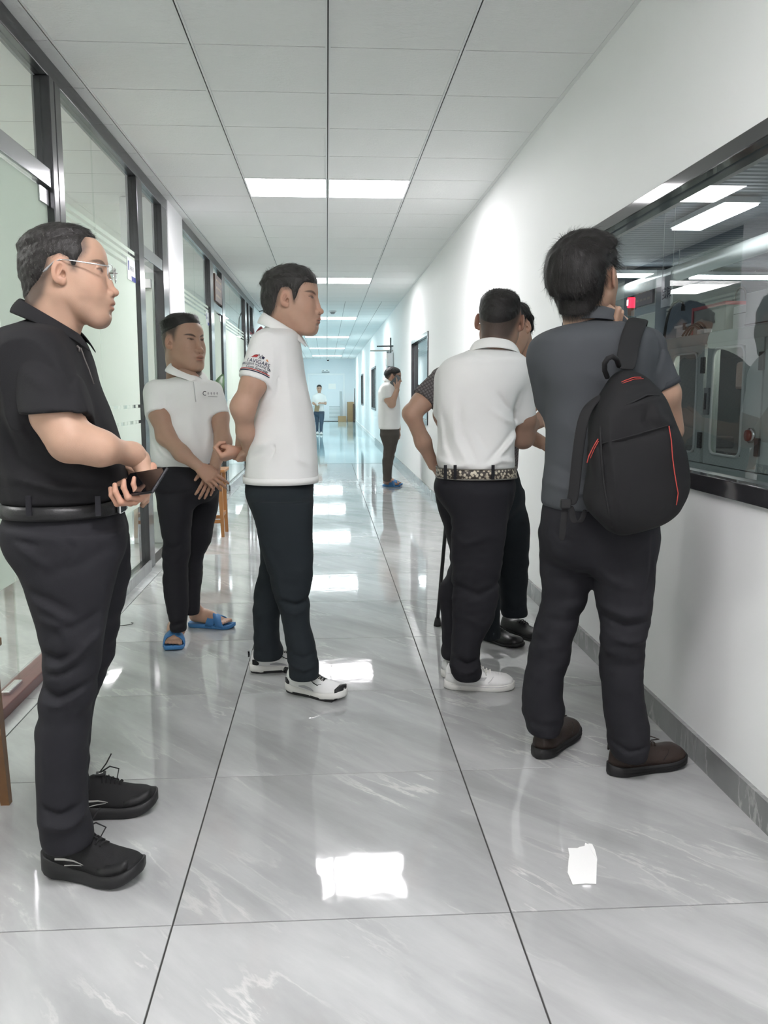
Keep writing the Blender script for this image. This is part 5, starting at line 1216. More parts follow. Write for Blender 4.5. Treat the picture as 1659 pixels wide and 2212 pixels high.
def make_m4():
    Y0 = 3.50; A = px(Y0); col = SKIN['dark']
    t = person('man seen from behind in white polo with patterned belt', (0,0,0)); sk = Skin()
    R_ = lambda y, l, r, dy=0, b=0.13: pxrow(Y0, y, l, r, dy, b)
    full = [(62,60),(50,120),(-140,120),(-140,-50),(-100,-80),(-70,-70),(-45,-30),(-20,40),(14,30),(26,10),(40,50)]
    H = dict(skin=col, w=1.03, ear=1.7, seed=41, hn=0.2, hamp=0.6, neck=((-22,0,-50),(-42,0,-180),60), fade=[(full,0.85,22)],
             hair=[([(60,66),(72,150),(-60,150),(-160,110),(-160,-10),(-112,-22),(-60,8),(-10,46),(30,52)],3,34), ([(70,84),(72,150),(-60,150),(-150,120),(-140,30),(-60,46),(10,66)],12,44)])
    Rh = euler_R(1.22, -0.05, -0.05); s = 1.06
    el_, er_ = at(1031,699,Y0+0.05), at(1124,701,Y0+0.02); o = at(1080,698,Y0+0.04)
    comb = lambda P: np.stack([np.where(P[:,2] > 80, 0.8, 0.2), 0*P[:,0], np.where(P[:,2] > 80, 0.5, -1.0)], 1)
    place_head(H, sk, o, Rh, s, t, 2.5, M_HAIR, [dict(n=4200, length=8, width=0.35, comb=comb, lift=0.5), dict(n=700, length=15, width=0.5, comb=lambda P: np.stack([0.5+0*P[:,0],0.5*np.sign(P[:,1]),0.9+0*P[:,0]],1), lift=0.6, keep=lambda c,N: c[:,2] > 88)])
    (s1, h1, e1, w1), _ = armpx(sk, Y0, [(1131,875,0.01,18),(1134,905,0.02,22),(1130,945,0.05,22),(1152,915,0.30,14)], col, 0.0048, 0.03)
    hp = hand_prims(1, [(0.3,0.4,0.3),(0.35,0.4,0.3),(0.4,0.5,0.4),(0.5,0.5,0.4)], thumb=[(16,24,-8),(46,46,-10),(74,56,-8),(96,60,-4)])
    V, F = place_hand(hp, w1-np.array([0.012,0.007,0.006]), frame((0.55,0.30,0.25),(0.3,-0.75,0.5)), 0.92, 2.6); sk.add(V, F, np.array(col)*1.15)
    (s2, h2, e2, w2), _ = armpx(sk, Y0, [(965,870,0.12,18),(960,895,0.14,22),(970,940,0.18,19),(1010,930,0.36,13)], col, 0.0065, 0.03)
    hp = hand_prims(-1, [(0.4,0.5,0.4)]*4); V, F = place_hand(hp, w2-np.array([0.012,0.014,0.0]), frame((0.6,0.7,0.1),(-0.4,0.3,0.8)), 0.92, 3.5); sk.add(V, F, np.array(col)*1.1)
    arm(sk, [A(1062,758,0.02), A(1110,815,0), s1], [0.05,0.04,0.032], col, 0.008); arm(sk, [A(1062,758,0.02), A(990,815,0.05), s2], [0.05,0.04,0.032], col, 0.008)
    sk.build(t)
    rows = [R_(750,1034,1102,0.02,0.055), R_(760,1004,1116,0.01,0.085), R_(772,972,1132,0,0.12), R_(795,950,1143,0,0.135), R_(820,943,1140,0,0.14), R_(855,940,1124,0,0.14), R_(900,942,1113,0,0.135), R_(950,946,1111,0,0.135), R_(985,943,1109,0,0.14), R_(1004,944,1110,0,0.14), R_(1016,948,1112,0,0.132)]
    fl = [([A(1098,890),A(1080,875),A(1060,850)],-0.007,0.010), ([A(1104,912),A(1080,905),A(1050,885)],0.006,0.012), ([A(1060,985),A(1085,960),A(1108,938)],0.008,0.010), ([A(1040,990),A(1068,965),A(1100,925)],-0.007,0.010), ([A(985,870),A(990,930),A(1018,995)],-0.006,0.010), ([A(970,880),A(975,950),A(1000,1000)],0.006,0.012), ([A(955,900),A(962,960),A(975,1000)],-0.006,0.010), ([A(1020,770),A(1050,778)],-0.004,0.008), ([A(945,990),A(975,1002),A(1005,998)],0.007,0.010), ([A(1030,1005),A(1070,990),A(1105,995)],0.008,0.010), ([A(1010,920),A(1040,970)],-0.004,0.014), ([A(1112,850),A(1104,880),A(1108,910)],-0.008,0.010)]
    shirt(None, t, rows, [(at(1126,818,Y0), at(1134,910,Y0+0.02), 0.050, 0.046), (at(972,822,Y0+0.06), h2, 0.052, 0.05)], 0.0062, F_WHITE, amp=0.0055, seed=13, folds=fl)
    collar('collar', at(1068,750,Y0+0.02), 1.25, 0.082, 0.084, F_COLLAR, t, back=0.030, front=-0.04, fall=0.042, flare=0.020, gap=0.3, tilt=-0.05)
    M_BELT = mat('patterned_belt', (0.5,0.45,0.36), 0.5); nt, b_ = nodes_of(M_BELT); tc = nt.nodes.new('ShaderNodeTexCoord'); vo = nt.nodes.new('ShaderNodeTexVoronoi'); vo.inputs['Scale'].default_value = 95; cr = nt.nodes.new('ShaderNodeValToRGB')
    cr.color_ramp.elements[0].color = (0.62,0.56,0.44,1); cr.color_ramp.elements[1].color = (0.05,0.04,0.035,1); cr.color_ramp.elements[0].position = 0.35; cr.color_ramp.elements[1].position = 0.6
    nt.links.new(tc.outputs['Object'], vo.inputs['Vector']); nt.links.new(vo.outputs['Distance'], cr.inputs[0]); nt.links.new(cr.outputs[0], b_.inputs['Base Color'])
    br = [R_(1008,946,1110,0,0.135), R_(1018,946,1111,0,0.136), R_(1030,945,1112,0,0.137)]
    band('belt', br, M_BELT, t, out=0.005, th=0.004); 
    edge = mat('belt_edge',(0.16,0.15,0.13),0.5); band('belt_edge', [R_(1007,946,1110,0,0.135), R_(1009.5,946,1110,0,0.135)], edge, t, out=0.007, th=0.003); band('belt_edge', [R_(1028,945,1112,0,0.137), R_(1030.5,945,1112,0,0.137)], edge, t, out=0.007, th=0.003)
    for (u_, dy) in ((962,-0.118),(983,-0.132),(1065,-0.138)):
        p = A(u_,1019,dy-0.012); MB().bar(p+np.array([0,0,0.026]), p+np.array([0,0,-0.03]), 0.012, 0.005, (0,1,0)).build('belt_loop', F_TROUS, t)
    pel = [R_(1020,944,1112,0,0.13), R_(1060,938,1108,0,0.14), R_(1090,955,1092,0,0.13), R_(1120,985,1070,0,0.10)]
    nl = [pxrow(3.45,y,l,r,0,b) for y,l,r,b in ((1060,985,1104,0.10),(1100,980,1102,0.10),(1157,976,1096,0.098),(1200,976,1090,0.092),(1246,977,1082,0.088),(1304,976,1075,0.084),(1342,977,1064,0.08),(1385,976,1040,0.074),(1420,974,1036,0.07),(1445,974,1040,0.07),(1466,980,1038,0.064))]
    fl_ = [pxrow(3.66,y,l,r,0,b) for y,l,r,b in ((1060,940,1050,0.10),(1086,943,1050,0.10),(1147,961,1045,0.095),(1220,971,1040,0.088),(1250,962,1035,0.084),(1261,955,1030,0.083),(1334,953,1020,0.076),(1398,954,1008,0.07),(1420,953,1004,0.066))]
    B = px(3.42)
    trousers(None, t, pel, [nl, fl_], 0.0068, F_TROUS, amp=0.0045, seed=37, folds=[([B(1100,1050),B(1096,1150),B(1082,1240)],-0.005,0.008), ([B(960,1150),B(1000,1170),B(1050,1150)],0.005,0.014), ([B(980,1260),B(1030,1280),B(1072,1262)],-0.006,0.012), ([B(978,1415),B(1005,1430),B(1034,1418)],-0.008,0.009), ([B(978,1440),B(1005,1448),B(1036,1438)],0.007,0.010), ([B(956,1395),B(966,1402)],-0.006,0.008), ([B(1000,1330),B(1040,1345)],0.005,0.012)])
    def af_ex(t_, L, top, wu, st, uh):
        for s_ in (-1,1):
            sw = [(L*u, s_*(wu(u)*k+0.001), z, w) for u,k,z,w in ((0.16,0.90,0.064,0.25),(0.30,0.86,0.056,0.7),(0.45,0.90,0.048,1.1),(0.56,0.90,0.052,1.0),(0.60,0.84,0.060,0.2))]; strip_on(t_, sw, 0.016, mat('grey_stitch',(0.60,0.60,0.61),0.5), 'side_mark', 0.0015)
            ln = [(L*u, s_*(wu(u)*1.075+0.001), st(u)-0.006, 1) for u in (0.03,0.08,0.2,0.35,0.5,0.65,0.8,0.9)]; strip_on(t_, ln, 0.0022, MATS['grey_stitch'], 'sole_stitch', 0.001)
            hl = [(L*u, s_*(wu(u)*k+0.001), z, 1) for u,k,z in ((0.02,1.1,0.072),(0.10,0.9,0.070),(0.17,0.85,0.060),(0.2,0.9,0.046))]; strip_on(t_, hl, 0.002, MATS['grey_stitch'], 'heel_seam', 0.0015)
            tc_ = [(L*u, s_*(wu(u)*k+0.001), z, 1) for u,k,z in ((0.62,0.98,0.038),(0.67,0.9,0.052),(0.70,0.7,0.062))]; strip_on(t_, tc_, 0.002, MATS['grey_stitch'], 'toe_seam', 0.0015)
        for i in range(5):
            u = 0.45+0.05*i; MB().tube([top(u,-0.02,0.003),top(u+0.006,0,0.007),top(u,0.02,0.003)], 0.0032, 6).build('lace', M_WLACE, t_, smooth=True)
        p = top(0.42,0,0.006); MB().tube([p, p+[0.02,-0.018,0.006], p+[0.045,-0.03,-0.02], p+[0.05,-0.036,-0.04]], 0.0018, 5).build('lace_end', M_WLACE, t_, smooth=True)
        for i in range(3):
            for j_ in range(3): MB().tube([top(0.74+0.04*i,-0.012+0.012*j_,0.0002), top(0.74+0.04*i,-0.012+0.012*j_,0.0014)], 0.0016, 6).build('vent_hole', MATS['grey_stitch'], t_)
        text_on('sole_word', 'AIR', 0.012, MATS['grey_stitch'], t_, (L*0.2,-wu(0.2)*1.09-0.002,st(0.2)-0.018), (1,0,0), (0,0,1))
    upp = [(0,0.075),(0.02,0.098),(0.08,0.104),(0.22,0.085),(0.34,0.102),(0.46,0.098),(0.6,0.080),(0.78,0.068),(0.92,0.060),(1.0,0.044)]
    a, yw, L = shoe_frame((965,1492), (1100,1497)); shoe(t, a+np.array([0,0.04,0]), yw+0.05, 0.283, 0.052, M_WHLEA, M_WHRUB, ((0,0.034),(0.4,0.030),(1,0.028)), ((0,0.003),(0.2,0),(0.7,0),(1,0.008)), upp, 1.06, None, None, af_ex)
    a = floor_pt(966,1466); shoe(t, a, 1.15, 0.283, 0.052, M_WHLEA, M_WHRUB, ((0,0.034),(0.4,0.030),(1,0.028)), ((0,0.003),(0.2,0),(0.7,0),(1,0.008)), upp, 1.06, None, None, af_ex)
    return t
make_m2(); make_m3(); make_m4()
def make_m4b():
    """man half hidden behind the man in the patterned belt"""
    Y0 = 4.12; A = px(Y0); col = SKIN['mid']
    t = person('man in checked shirt, half hidden behind the man with patterned belt', (0,0,0)); sk = Skin()
    R_ = lambda y, l, r, dy=0, b=0.13: pxrow(Y0, y, l, r, dy, b)
    H = dict(skin=col, seed=51, hn=0.10, hamp=4.0, eye_open=1.8, neck=((-22,0,-50),(-45,0,-170),56),
             fade=[([(62,66),(50,120),(-140,120),(-140,-40),(-100,-70),(-60,-50),(-20,40),(14,20),(26,30),(40,50)],0.8,10)],
             hair=[([(56,62),(84,70),(80,150),(-60,155),(-170,110),(-160,-30),(-110,-66),(-60,-44),(-30,34),(10,36),(22,10),(32,30)],14,16)])
    Rh = euler_R(-2.25, -0.38, -0.12); s = 1.0; o = A(1106,712,-0.06)
    comb = lambda P: np.stack([0.3+0*P[:,0], np.sign(P[:,1])*0.4, -0.8+0*P[:,0]], 1)
    place_head(H, sk, o, Rh, s, t, 2.8, M_HAIR, [dict(n=2200, length=18, width=0.55, comb=comb, lift=0.5, curl=0.7, seg=5)])
    # arm akimbo on the left of the picture
    (s1, h1, e1, f1, w1), _ = armpx(sk, Y0, [(935,845,-0.02,18),(912,868,-0.04,21),(889,893,-0.06,18),(914,955,-0.03,16),(936,1005,0.0,12)], col, 0.005, 0.03)
    hp = hand_prims(1, [(0.3,0.4,0.3)]*4); V, F = place_hand(hp, w1, frame((0.55,0.15,-0.8),(-0.8,-0.3,-0.5)), 0.92, 3); sk.add(V, F, np.array(col))
    (s2, h2, e2, w2), _ = armpx(sk, Y0, [(1115,880,-0.06,18),(1118,895,-0.08,20),(1122,930,-0.12,18),(1172,957,-0.24,14)], col, 0.005, 0.03)
    hp = hand_prims(-1, [(0.3,0.4,0.3)]*4); V, F = place_hand(hp, w2, frame((0.85,-0.35,-0.2),(0.1,-0.5,0.85)), 0.92, 3); sk.add(V, F, np.array(col))
    arm(sk, [A(1070,765,-0.02), A(990,815), s1], [0.05,0.045,0.034], col, 0.008); arm(sk, [A(1070,765,-0.02), A(1100,820), s2], [0.05,0.045,0.034], col, 0.008); sk.build(t)
    M_CHK = fabric('grey_check', (0.12,0.11,0.11), 0.85); nt, b_ = nodes_of(M_CHK); tc = nt.nodes.new('ShaderNodeTexCoord'); cr = nt.nodes.new('ShaderNodeTexBrick'); cr.offset = 0; cr.inputs['Scale'].default_value = 1; cr.inputs['Brick Width'].default_value = 0.013; cr.inputs['Row Height'].default_value = 0.013; cr.inputs['Mortar Size'].default_value = 0.002
    cr.inputs['Color1'].default_value = (0.165,0.15,0.15,1); cr.inputs['Color2'].default_value = (0.18,0.165,0.165,1); cr.inputs['Mortar'].default_value = (0.085,0.075,0.075,1)
    mp = nt.nodes.new('ShaderNodeMapping'); mp.inputs['Rotation'].default_value = (math.radians(90),0,0.5); nt.links.new(tc.outputs['Object'], mp.inputs[0]); nt.links.new(mp.outputs[0], cr.inputs[0]); nt.links.new(cr.outputs[0], b_.inputs['Base Color'])
    rows = [R_(752,1020,1085,-0.02,0.05), R_(770,985,1110,-0.02,0.09), R_(795,955,1125,0,0.12), R_(830,945,1125,0,0.13), R_(880,945,1122,0,0.13), R_(940,944,1120,0,0.13), R_(1000,946,1118,0,0.13), R_(1020,948,1117,0,0.125)]
    shirt(None, t, rows, [(A(950,822,-0.01), A(914,864,-0.04), 0.052, 0.062), (A(1108,825,0), A(1118,893,-0.07), 0.052, 0.056)], 0.0078, M_CHK, amp=0.004, seed=19)
    collar('collar', A(1062,765,-0.02), -1.9, 0.07, 0.07, M_CHK, t, back=0.02, front=-0.04, fall=0.045)
    pel = [R_(1008,952,1115,0,0.12), R_(1050,950,1126,0,0.13), R_(1090,960,1125,0,0.13), R_(1120,990,1100,0,0.10)]
    l1 = [pxrow(4.18,y,l,r,0,b) for y,l,r,b in ((1060,1040,1130,0.09),(1094,1048,1135,0.092),(1124,1052,1143,0.09),(1157,1058,1144,0.086),(1195,1064,1143,0.082),(1258,1078,1139,0.074),(1300,1081,1136,0.07),(1330,1083,1138,0.068))]
    l2 = [pxrow(4.08,y,l,r,0,b) for y,l,r,b in ((1060,960,1060,0.09),(1130,985,1070,0.09),(1195,1000,1078,0.08),(1258,1015,1080,0.075),(1320,1030,1080,0.07),(1362,1034,1080,0.066),(1378,1036,1079,0.064))]
    trousers(None, t, pel, [l1, l2], 0.008, F_NAVY, amp=0.004, seed=47, folds=[([A(1120,1120),A(1142,1135)],0.006,0.012), ([A(1085,1310),A(1110,1318),A(1135,1308)],-0.006,0.010), ([A(1090,1200),A(1130,1240)],-0.004,0.014)])
    upp = [(0,0.06),(0.03,0.085),(0.1,0.09),(0.25,0.08),(0.36,0.09),(0.48,0.08),(0.62,0.062),(0.78,0.054),(0.92,0.05),(1.0,0.034)]
    sh_ = ((0,0.03),(0.28,0.026),(0.4,0.018),(1,0.018)); lf = ((0,0.0),(0.3,0),(0.7,0),(1,0.01))
    def lea(t_, L, top, wu, st, uh):
        strip_on(t_, [(L*u, -wu(u)*1.0-0.001, st(u)+0.004, 1) for u in (0.05,0.2,0.4,0.6,0.8,0.92)], 0.004, M_RUBBER, 'welt', 0.002); MB().tube([top(0.66,-0.03,0.001),top(0.63,0,0.002),top(0.66,0.03,0.001)], 0.0018, 6).build('toe_seam', M_RUBBER, t_, smooth=True)
    a = floor_pt(1092,1366); b2 = floor_pt(1158,1378); d = b2-a; shoe(t, a+np.array([-0.02,0.01,0]), math.atan2(d[1], d[0])-0.1, 0.275, 0.052, M_LEATHER, M_RUBBER, sh_, lf, upp, 1.04, 3, M_LACE, lea)
    a = floor_pt(1050,1378); shoe(t, a+np.array([-0.03,0.02,0]), -0.9, 0.27, 0.05, M_LEATHER, M_RUBBER, sh_, lf, upp, 1.04, 3, M_LACE, lea)
    # walking stick
    c = empty('walking_stick', tuple(floor_pt(945,1352))); tag(c, 'black walking stick standing beside the half hidden man in checked shirt', 'walking stick'); f0 = floor_pt(945,1352); top_ = at(968,1080,4.42)-f0
    MB().tube([(0,0,0.03), tuple(top_)], 0.010, 10).build('shaft', mat('black_tube',(0.012,0.012,0.013),0.35), c, smooth=True); MB().tube([(0,0,0),(0,0,0.012),(0.001,0,0.045)], [0.021,0.020,0.014], 12).build('ferrule', M_RUBBER, c, smooth=True)
    MB().tube([tuple(top_), tuple(top_+np.array([0.0,0,0.03])), tuple(top_+np.array([0.03,-0.04,0.045])), tuple(top_+np.array([0.06,-0.09,0.03]))], 0.013, 10).build('handle', M_RUBBER, c, smooth=True)
    return t
def make_m5():
    Y0 = 2.72; A = px(Y0); col = SKIN['light']
    t = person('man in dark grey polo looking through the window, seen from behind', (0,0,0)); sk = Skin()
    R_ = lambda y, l, r, dy=0, b=0.13: pxrow(Y0, y, l, r, dy, b)
    H = dict(skin=np.array(col)*0.92, seed=61, hn=0.11, hamp=2.0, w=1.02, ear=1.15, neck=((-22,0,-46),(-66,0,-165),53),
             fade=[([(62,66),(50,120),(-140,120),(-140,-60),(-110,-100),(-75,-88),(-48,-40),(-26,34),(14,20),(26,30),(40,50)],0.8,8)],
             hair=[([(56,64),(74,70),(80,150),(-60,155),(-170,110),(-170,-50),(-116,-84),(-80,-80),(-46,-44),(-34,30),(2,42),(16,22),(26,24),(40,48)],10,13),
                   ([(60,70),(86,76),(88,96),(60,155),(-60,160),(-175,120),(-165,-20),(-108,-40),(-66,10),(-30,58),(20,66)],24,26)])
    Rh = euler_R(0.80, 0.30, -0.03); s = 1.10
    o = at(1329,600,Y0-0.06)-Rh@np.array([0,-0.084,0])*s
    def comb(P):
        c = np.array([-70,0,95.0]); d = P-c; d = d/np.maximum(np.linalg.norm(d,axis=1),1)[:,None]; d[:,2] -= 0.35; d[:,1] -= 0.25; return d
    place_head(H, sk, o, Rh, s, t, 2.2, M_HAIR, [dict(n=6500, length=34, width=0.42, comb=comb, lift=0.10), dict(n=900, length=30, width=0.35, comb=comb, lift=0.42)])
    # raised hand at the chin, arm through the sleeve
    (s1, h1, e1), _ = armpx(sk, Y0, [(1428,825,-0.02,28),(1434,850,-0.01,32),(1450,930,0.06,27)], np.array(col)*1.0, 0.0048, 0.03)
    w1 = o+Rh@np.array([0.075,-0.03,-0.20]); arm(sk, [e1, e1*0.4+w1*0.6, w1], [27*mpp(1450,930,Y0+0.06),0.036,0.027], col, 0.005)
    hp = hand_prims(1, [(0.9,1.0,0.5),(0.9,1.0,0.5),(0.9,1.0,0.5),(0.9,1.0,0.5)], thumb=[(16,24,-6),(46,38,-8),(74,38,-4),(96,34,2)])
    V, F = place_hand(hp, w1, frame((-0.2,0.05,1.0),(0.8,0.5,0.1)), 0.92, 2.4); sk.add(V, F, np.array(col))
    # thumb-side fingers showing under the jaw
    f1 = at(1336,668,Y0-0.10); arm(sk, [f1+np.array([0.0,0.03,-0.05]), f1], [0.011,0.0095], col, 0.003); arm(sk, [f1+np.array([0.012,0.04,-0.05]), f1+np.array([0.012,0.01,-0.008])], [0.011,0.009], col, 0.003)
    (s2, h2, e2, w2), _ = armpx(sk, Y0, [(1190,800,0.03,26),(1196,870,0.10,30),(1205,910,0.14,26),(1240,930,0.34,18)], col, 0.0065, 0.03)
    arm(sk, [A(1295,690), A(1370,745), s1], [0.055,0.05,0.036], col, 0.008); arm(sk, [A(1295,690), A(1215,760,0.02), s2], [0.055,0.05,0.036], col, 0.008)
    sk.build(t)
    rows = [R_(684,1262,1324,0.0,0.045), R_(696,1236,1350,0.0,0.078), R_(709,1196,1388,0,0.115), R_(728,1163,1412,0,0.14), R_(758,1153,1418,0,0.15), R_(800,1158,1412,0,0.15), R_(853,1175,1402,0,0.145), R_(923,1179,1396,0,0.14), R_(1002,1178,1394,0,0.14), R_(1050,1174,1396,0,0.145), R_(1088,1173,1398,0,0.146), R_(1095,1174,1397,0,0.145)]
    fl = [([A(1300,692),A(1330,705),A(1370,700)],0.005,0.007), ([A(1330,695),A(1355,712)],-0.005,0.007), ([A(1190,1000),A(1230,1030),A(1260,1035)],-0.005,0.012), ([A(1180,1040),A(1220,1055),A(1255,1050)],0.006,0.012), ([A(1195,900),A(1240,960)],0.004,0.016), ([A(1240,800),A(1300,840)],0.004,0.02), ([A(1210,740),A(1240,700)],-0.003,0.014), ([A(1400,715),A(1412,760),A(1398,800)],-0.006,0.008)]
    shirt(None, t, rows, [(A(1392,752,0), A(1431,840,-0.01), 0.062, 0.058), (A(1185,775,0.03), h2, 0.062, 0.06)], 0.006, F_GREY, amp=0.0035, seed=23, folds=fl)
    hd = A(1431,840,-0.01)-A(1392,752,0); ring_on(A(1431,840,-0.01)-hd/np.linalg.norm(hd)*0.008, hd, 0.060, 0.018, fabric('dark_cuff',(0.05,0.055,0.062),0.85), t, 'sleeve_cuff')
    text_on('sleeve_word', 'Tark', 0.016, mat('gold_print',(0.45,0.36,0.16),0.5), t, A(1448,815,-0.045)+np.array([0.004,-0.004,0]), (0.55,0.8,0), (0,0,1))
    collar('collar', A(1288,682,0.01), 0.9, 0.076, 0.078, F_GREY, t, back=0.026, front=-0.03, fall=0.042, flare=0.026, gap=0.3, tilt=0.0)
    pel = [R_(1080,1176,1396,0,0.135), R_(1120,1170,1412,0,0.145), R_(1170,1172,1412,0,0.15), R_(1205,1190,1392,0,0.125), R_(1225,1220,1360,0,0.09)]
    ll = [pxrow(2.80,y,l,r,0,b) for y,l,r,b in ((1150,1170,1300,0.10),(1190,1169,1296,0.105),(1225,1167,1284,0.105),(1279,1172,1267,0.10),(1307,1169,1259,0.096),(1340,1163,1247,0.092),(1384,1150,1235,0.088),(1430,1140,1225,0.085),(1485,1131,1214,0.082),(1530,1128,1219,0.08),(1560,1132,1214,0.078),(1580,1143,1206,0.074))]
    rl = [pxrow(2.64,y,l,r,0,b) for y,l,r,b in ((1136,1290,1417,0.105),(1170,1288,1416,0.108),(1220,1286,1412,0.108),(1268,1290,1408,0.102),(1324,1293,1402,0.098),(1352,1296,1398,0.095),(1384,1297,1389,0.09),(1412,1298,1387,0.088),(1464,1300,1385,0.085),(1534,1306,1394,0.083),(1580,1311,1400,0.082),(1612,1316,1400,0.08),(1634,1326,1392,0.074))]
    B = px(2.6)
    trousers(None, t, pel, [ll, rl], 0.006, F_TROUS, amp=0.0045, seed=57, folds=[([B(1185,1130),B(1215,1165),B(1250,1175)],-0.005,0.010), ([B(1300,1330),B(1340,1345),B(1392,1335)],-0.007,0.010), ([B(1298,1310),B(1340,1320),B(1395,1312)],0.006,0.012), ([B(1300,1365),B(1345,1378),B(1388,1372)],0.006,0.012), ([B(1180,1290),B(1215,1310),B(1255,1300)],-0.006,0.010), ([B(1170,1320),B(1200,1335),B(1240,1330)],0.006,0.012), ([B(1285,1225),B(1310,1250),B(1350,1260)],0.005,0.012), ([B(1280,1220),B(1250,1245),B(1210,1250)],0.005,0.012), ([B(1318,1600),B(1350,1615),B(1395,1605)],-0.007,0.008), ([B(1135,1555),B(1170,1565),B(1210,1555)],-0.007,0.008), ([B(1396,1150),B(1392,1230),B(1378,1300)],-0.004,0.007), ([B(1300,1200),B(1350,1180),B(1395,1150)],0.004,0.014)])
    upp = [(0,0.07),(0.02,0.095),(0.08,0.105),(0.25,0.09),(0.36,0.102),(0.46,0.095),(0.6,0.080),(0.78,0.072),(0.92,0.066),(1.0,0.046)]
    def br_ex(t_, L, top, wu, st, uh):
        for s_ in (-1,1):
            for q in range(2): strip_on(t_, [(L*u, s_*(wu(u)*1.10+0.001), st(u)-0.010-0.010*q, 1) for u in (0.03,0.08,0.2,0.4,0.6,0.8,0.9,0.96)], 0.0022, mat('sole_groove',(0.005,0.005,0.005),0.6), 'sole_groove', 0.001)
        MB().tube([(-0.003,-0.010,0.085),(-0.008,0,0.125),(-0.003,0.010,0.085)], 0.004, 8).build('pull_tab', M_BRLEA, t_, smooth=True)
        p = top(0.42,0,0.004); MB().tube([p, p+[0.02,-0.02,0.016], p+[0.045,-0.03,0.006], p+[0.03,-0.008,-0.004]], 0.002, 6).build('lace_loop', M_BRLEA, t_, smooth=True); MB().tube([p, p+[0.02,0.02,0.014], p+[0.04,0.03,0.004], p+[0.03,0.008,-0.004]], 0.002, 6).build('lace_loop', M_BRLEA, t_, smooth=True)
        strip_on(t_, [(L*u, -(wu(u)*k+0.001), z, 1) for u,k,z in ((0.60,1.0,0.045),(0.66,0.9,0.062),(0.72,0.62,0.074))], 0.002, M_RUBBER, 'toe_seam', 0.0015)
    sh_ = ((0,0.036),(0.3,0.034),(0.7,0.032),(1,0.03)); lf = ((0,0.003),(0.2,0),(0.7,0),(1,0.012))
    a = floor_pt(1322,1680); b2 = floor_pt(1470,1652); d = b2-a; shoe(t, a+np.array([0,0.02,0]), math.atan2(d[1], d[0]), 0.285, 0.055, M_BRLEA, M_RUBBER, sh_, lf, upp, 1.07, 4, M_BRLEA, br_ex)
    a = floor_pt(1164,1640); shoe(t, a, 0.92, 0.285, 0.055, M_BRLEA, M_RUBBER, sh_, lf, upp, 1.07, 4, M_BRLEA, br_ex)
    # ---- backpack on the right shoulder: a thing of its own
    bp = empty('backpack', (0,0,0)); tag(bp, 'black backpack with thin red piping on the shoulder of the man in grey', 'backpack')
    F_BAG = fabric('bag_nylon', (0.014,0.014,0.015), 0.7, 1100, 0.35); F_BAG2 = fabric('bag_nylon_side', (0.019,0.019,0.020), 0.75, 1100, 0.35); M_PIPE = mat('red_piping', (0.42,0.05,0.04), 0.6)
    YB = 2.462; Bq = px(YB)
    rw = lambda y, l, r, b, dy=0: pxrow(YB, y, l, r, dy, b)
    rows = [rw(800,1332,1372,0.03,0.04), rw(815,1318,1392,0.05,0.035), rw(838,1304,1414,0.07,0.03), rw(860,1293,1431,0.082,0.02), rw(891,1280,1449,0.09,0.01), rw(948,1270,1471,0.098), rw(1002,1266,1486,0.104), rw(1050,1264,1486,0.106), rw(1085,1266,1474,0.102), rw(1110,1278,1456,0.094), rw(1132,1298,1420,0.075), rw(1150,1318,1368,0.045), rw(1157,1330,1352,0.03)]
    lo = np.array([min(r[1]-r[3] for r in rows), YB-0.15, min(r[0] for r in rows)])-0.02; hi = np.array([max(r[1]+r[3] for r in rows), YB+0.16, max(r[0] for r in rows)])+0.02
    v = Vol(lo, hi, 0.0055); nz = wave_noise(22, 8, 77)
    v.put(stack(rows, 2.9, 0.0, 0.02, lambda X,Y,Z: 0.0035*nz(X,Y,Z)), 0)
    for f_ in [([Bq(1300,895),Bq(1299,960),Bq(1304,1030),Bq(1316,1110),Bq(1325,1145)],0.006,0.006), ([Bq(1325,886),Bq(1360,872),Bq(1400,858),Bq(1424,862)],0.005,0.006), ([Bq(1300,958),Bq(1370,940),Bq(1445,918)],-0.004,0.004), ([Bq(1380,880),Bq(1372,905),Bq(1395,925)],-0.007,0.010), ([Bq(1395,870),Bq(1400,900),Bq(1430,920)],0.006,0.012), ([Bq(1280,950),Bq(1290,980),Bq(1285,1030)],-0.006,0.010), ([Bq(1330,855),Bq(1350,835),Bq(1395,825)],0.005,0.006), ([Bq(1345,868),Bq(1390,850)],-0.006,0.008)]: crease(v, *f_)
    cloth('bag_body', v, F_BAG, bp, 2)
    def onbag(pts, r, nm, mt, dy=-0.10):
        """thread laid on the front of the bag"""
        P_ = []
        for (x, y) in pts:
            z_, cx_, cy_, a_, b_ = None, None, None, None, None
            R0 = sorted(rows); zs = [q[0] for q in R0]; p = at(x, y, YB-0.09)
            for _ in range(3):
                g = [float(crom(np.array([p[2]]), zs, [q[i] for q in R0])[0]) for i in (1,2,3,4)]
                k = min(0.97, abs((p[0]-g[0])/g[2])); yy = g[1]-g[3]*(1-k**2.9)**(1/2.9); p = at(x, y, yy-0.003)
            P_.append(p)
        return MB().tube(P_, r, 6).build(nm, mt, bp, smooth=True)
    onbag([(1445,920),(1450,950),(1453,990),(1457,1020),(1462,1050),(1465,1065),(1463,1080),(1461,1091)], 0.0016, 'piping', M_PIPE)
    onbag([(1318,842),(1330,832),(1350,822),(1370,815),(1385,815)], 0.0016, 'piping', M_PIPE); onbag([(1318,846),(1330,836),(1350,826),(1370,819),(1390,818)], 0.0012, 'zip', M_PIPE)
    onbag([(1292,948),(1282,965),(1272,985),(1268,1000)], 0.0016, 'piping', M_PIPE); onbag([(1293,953),(1284,969),(1275,990)], 0.0012, 'zip', M_PIPE)
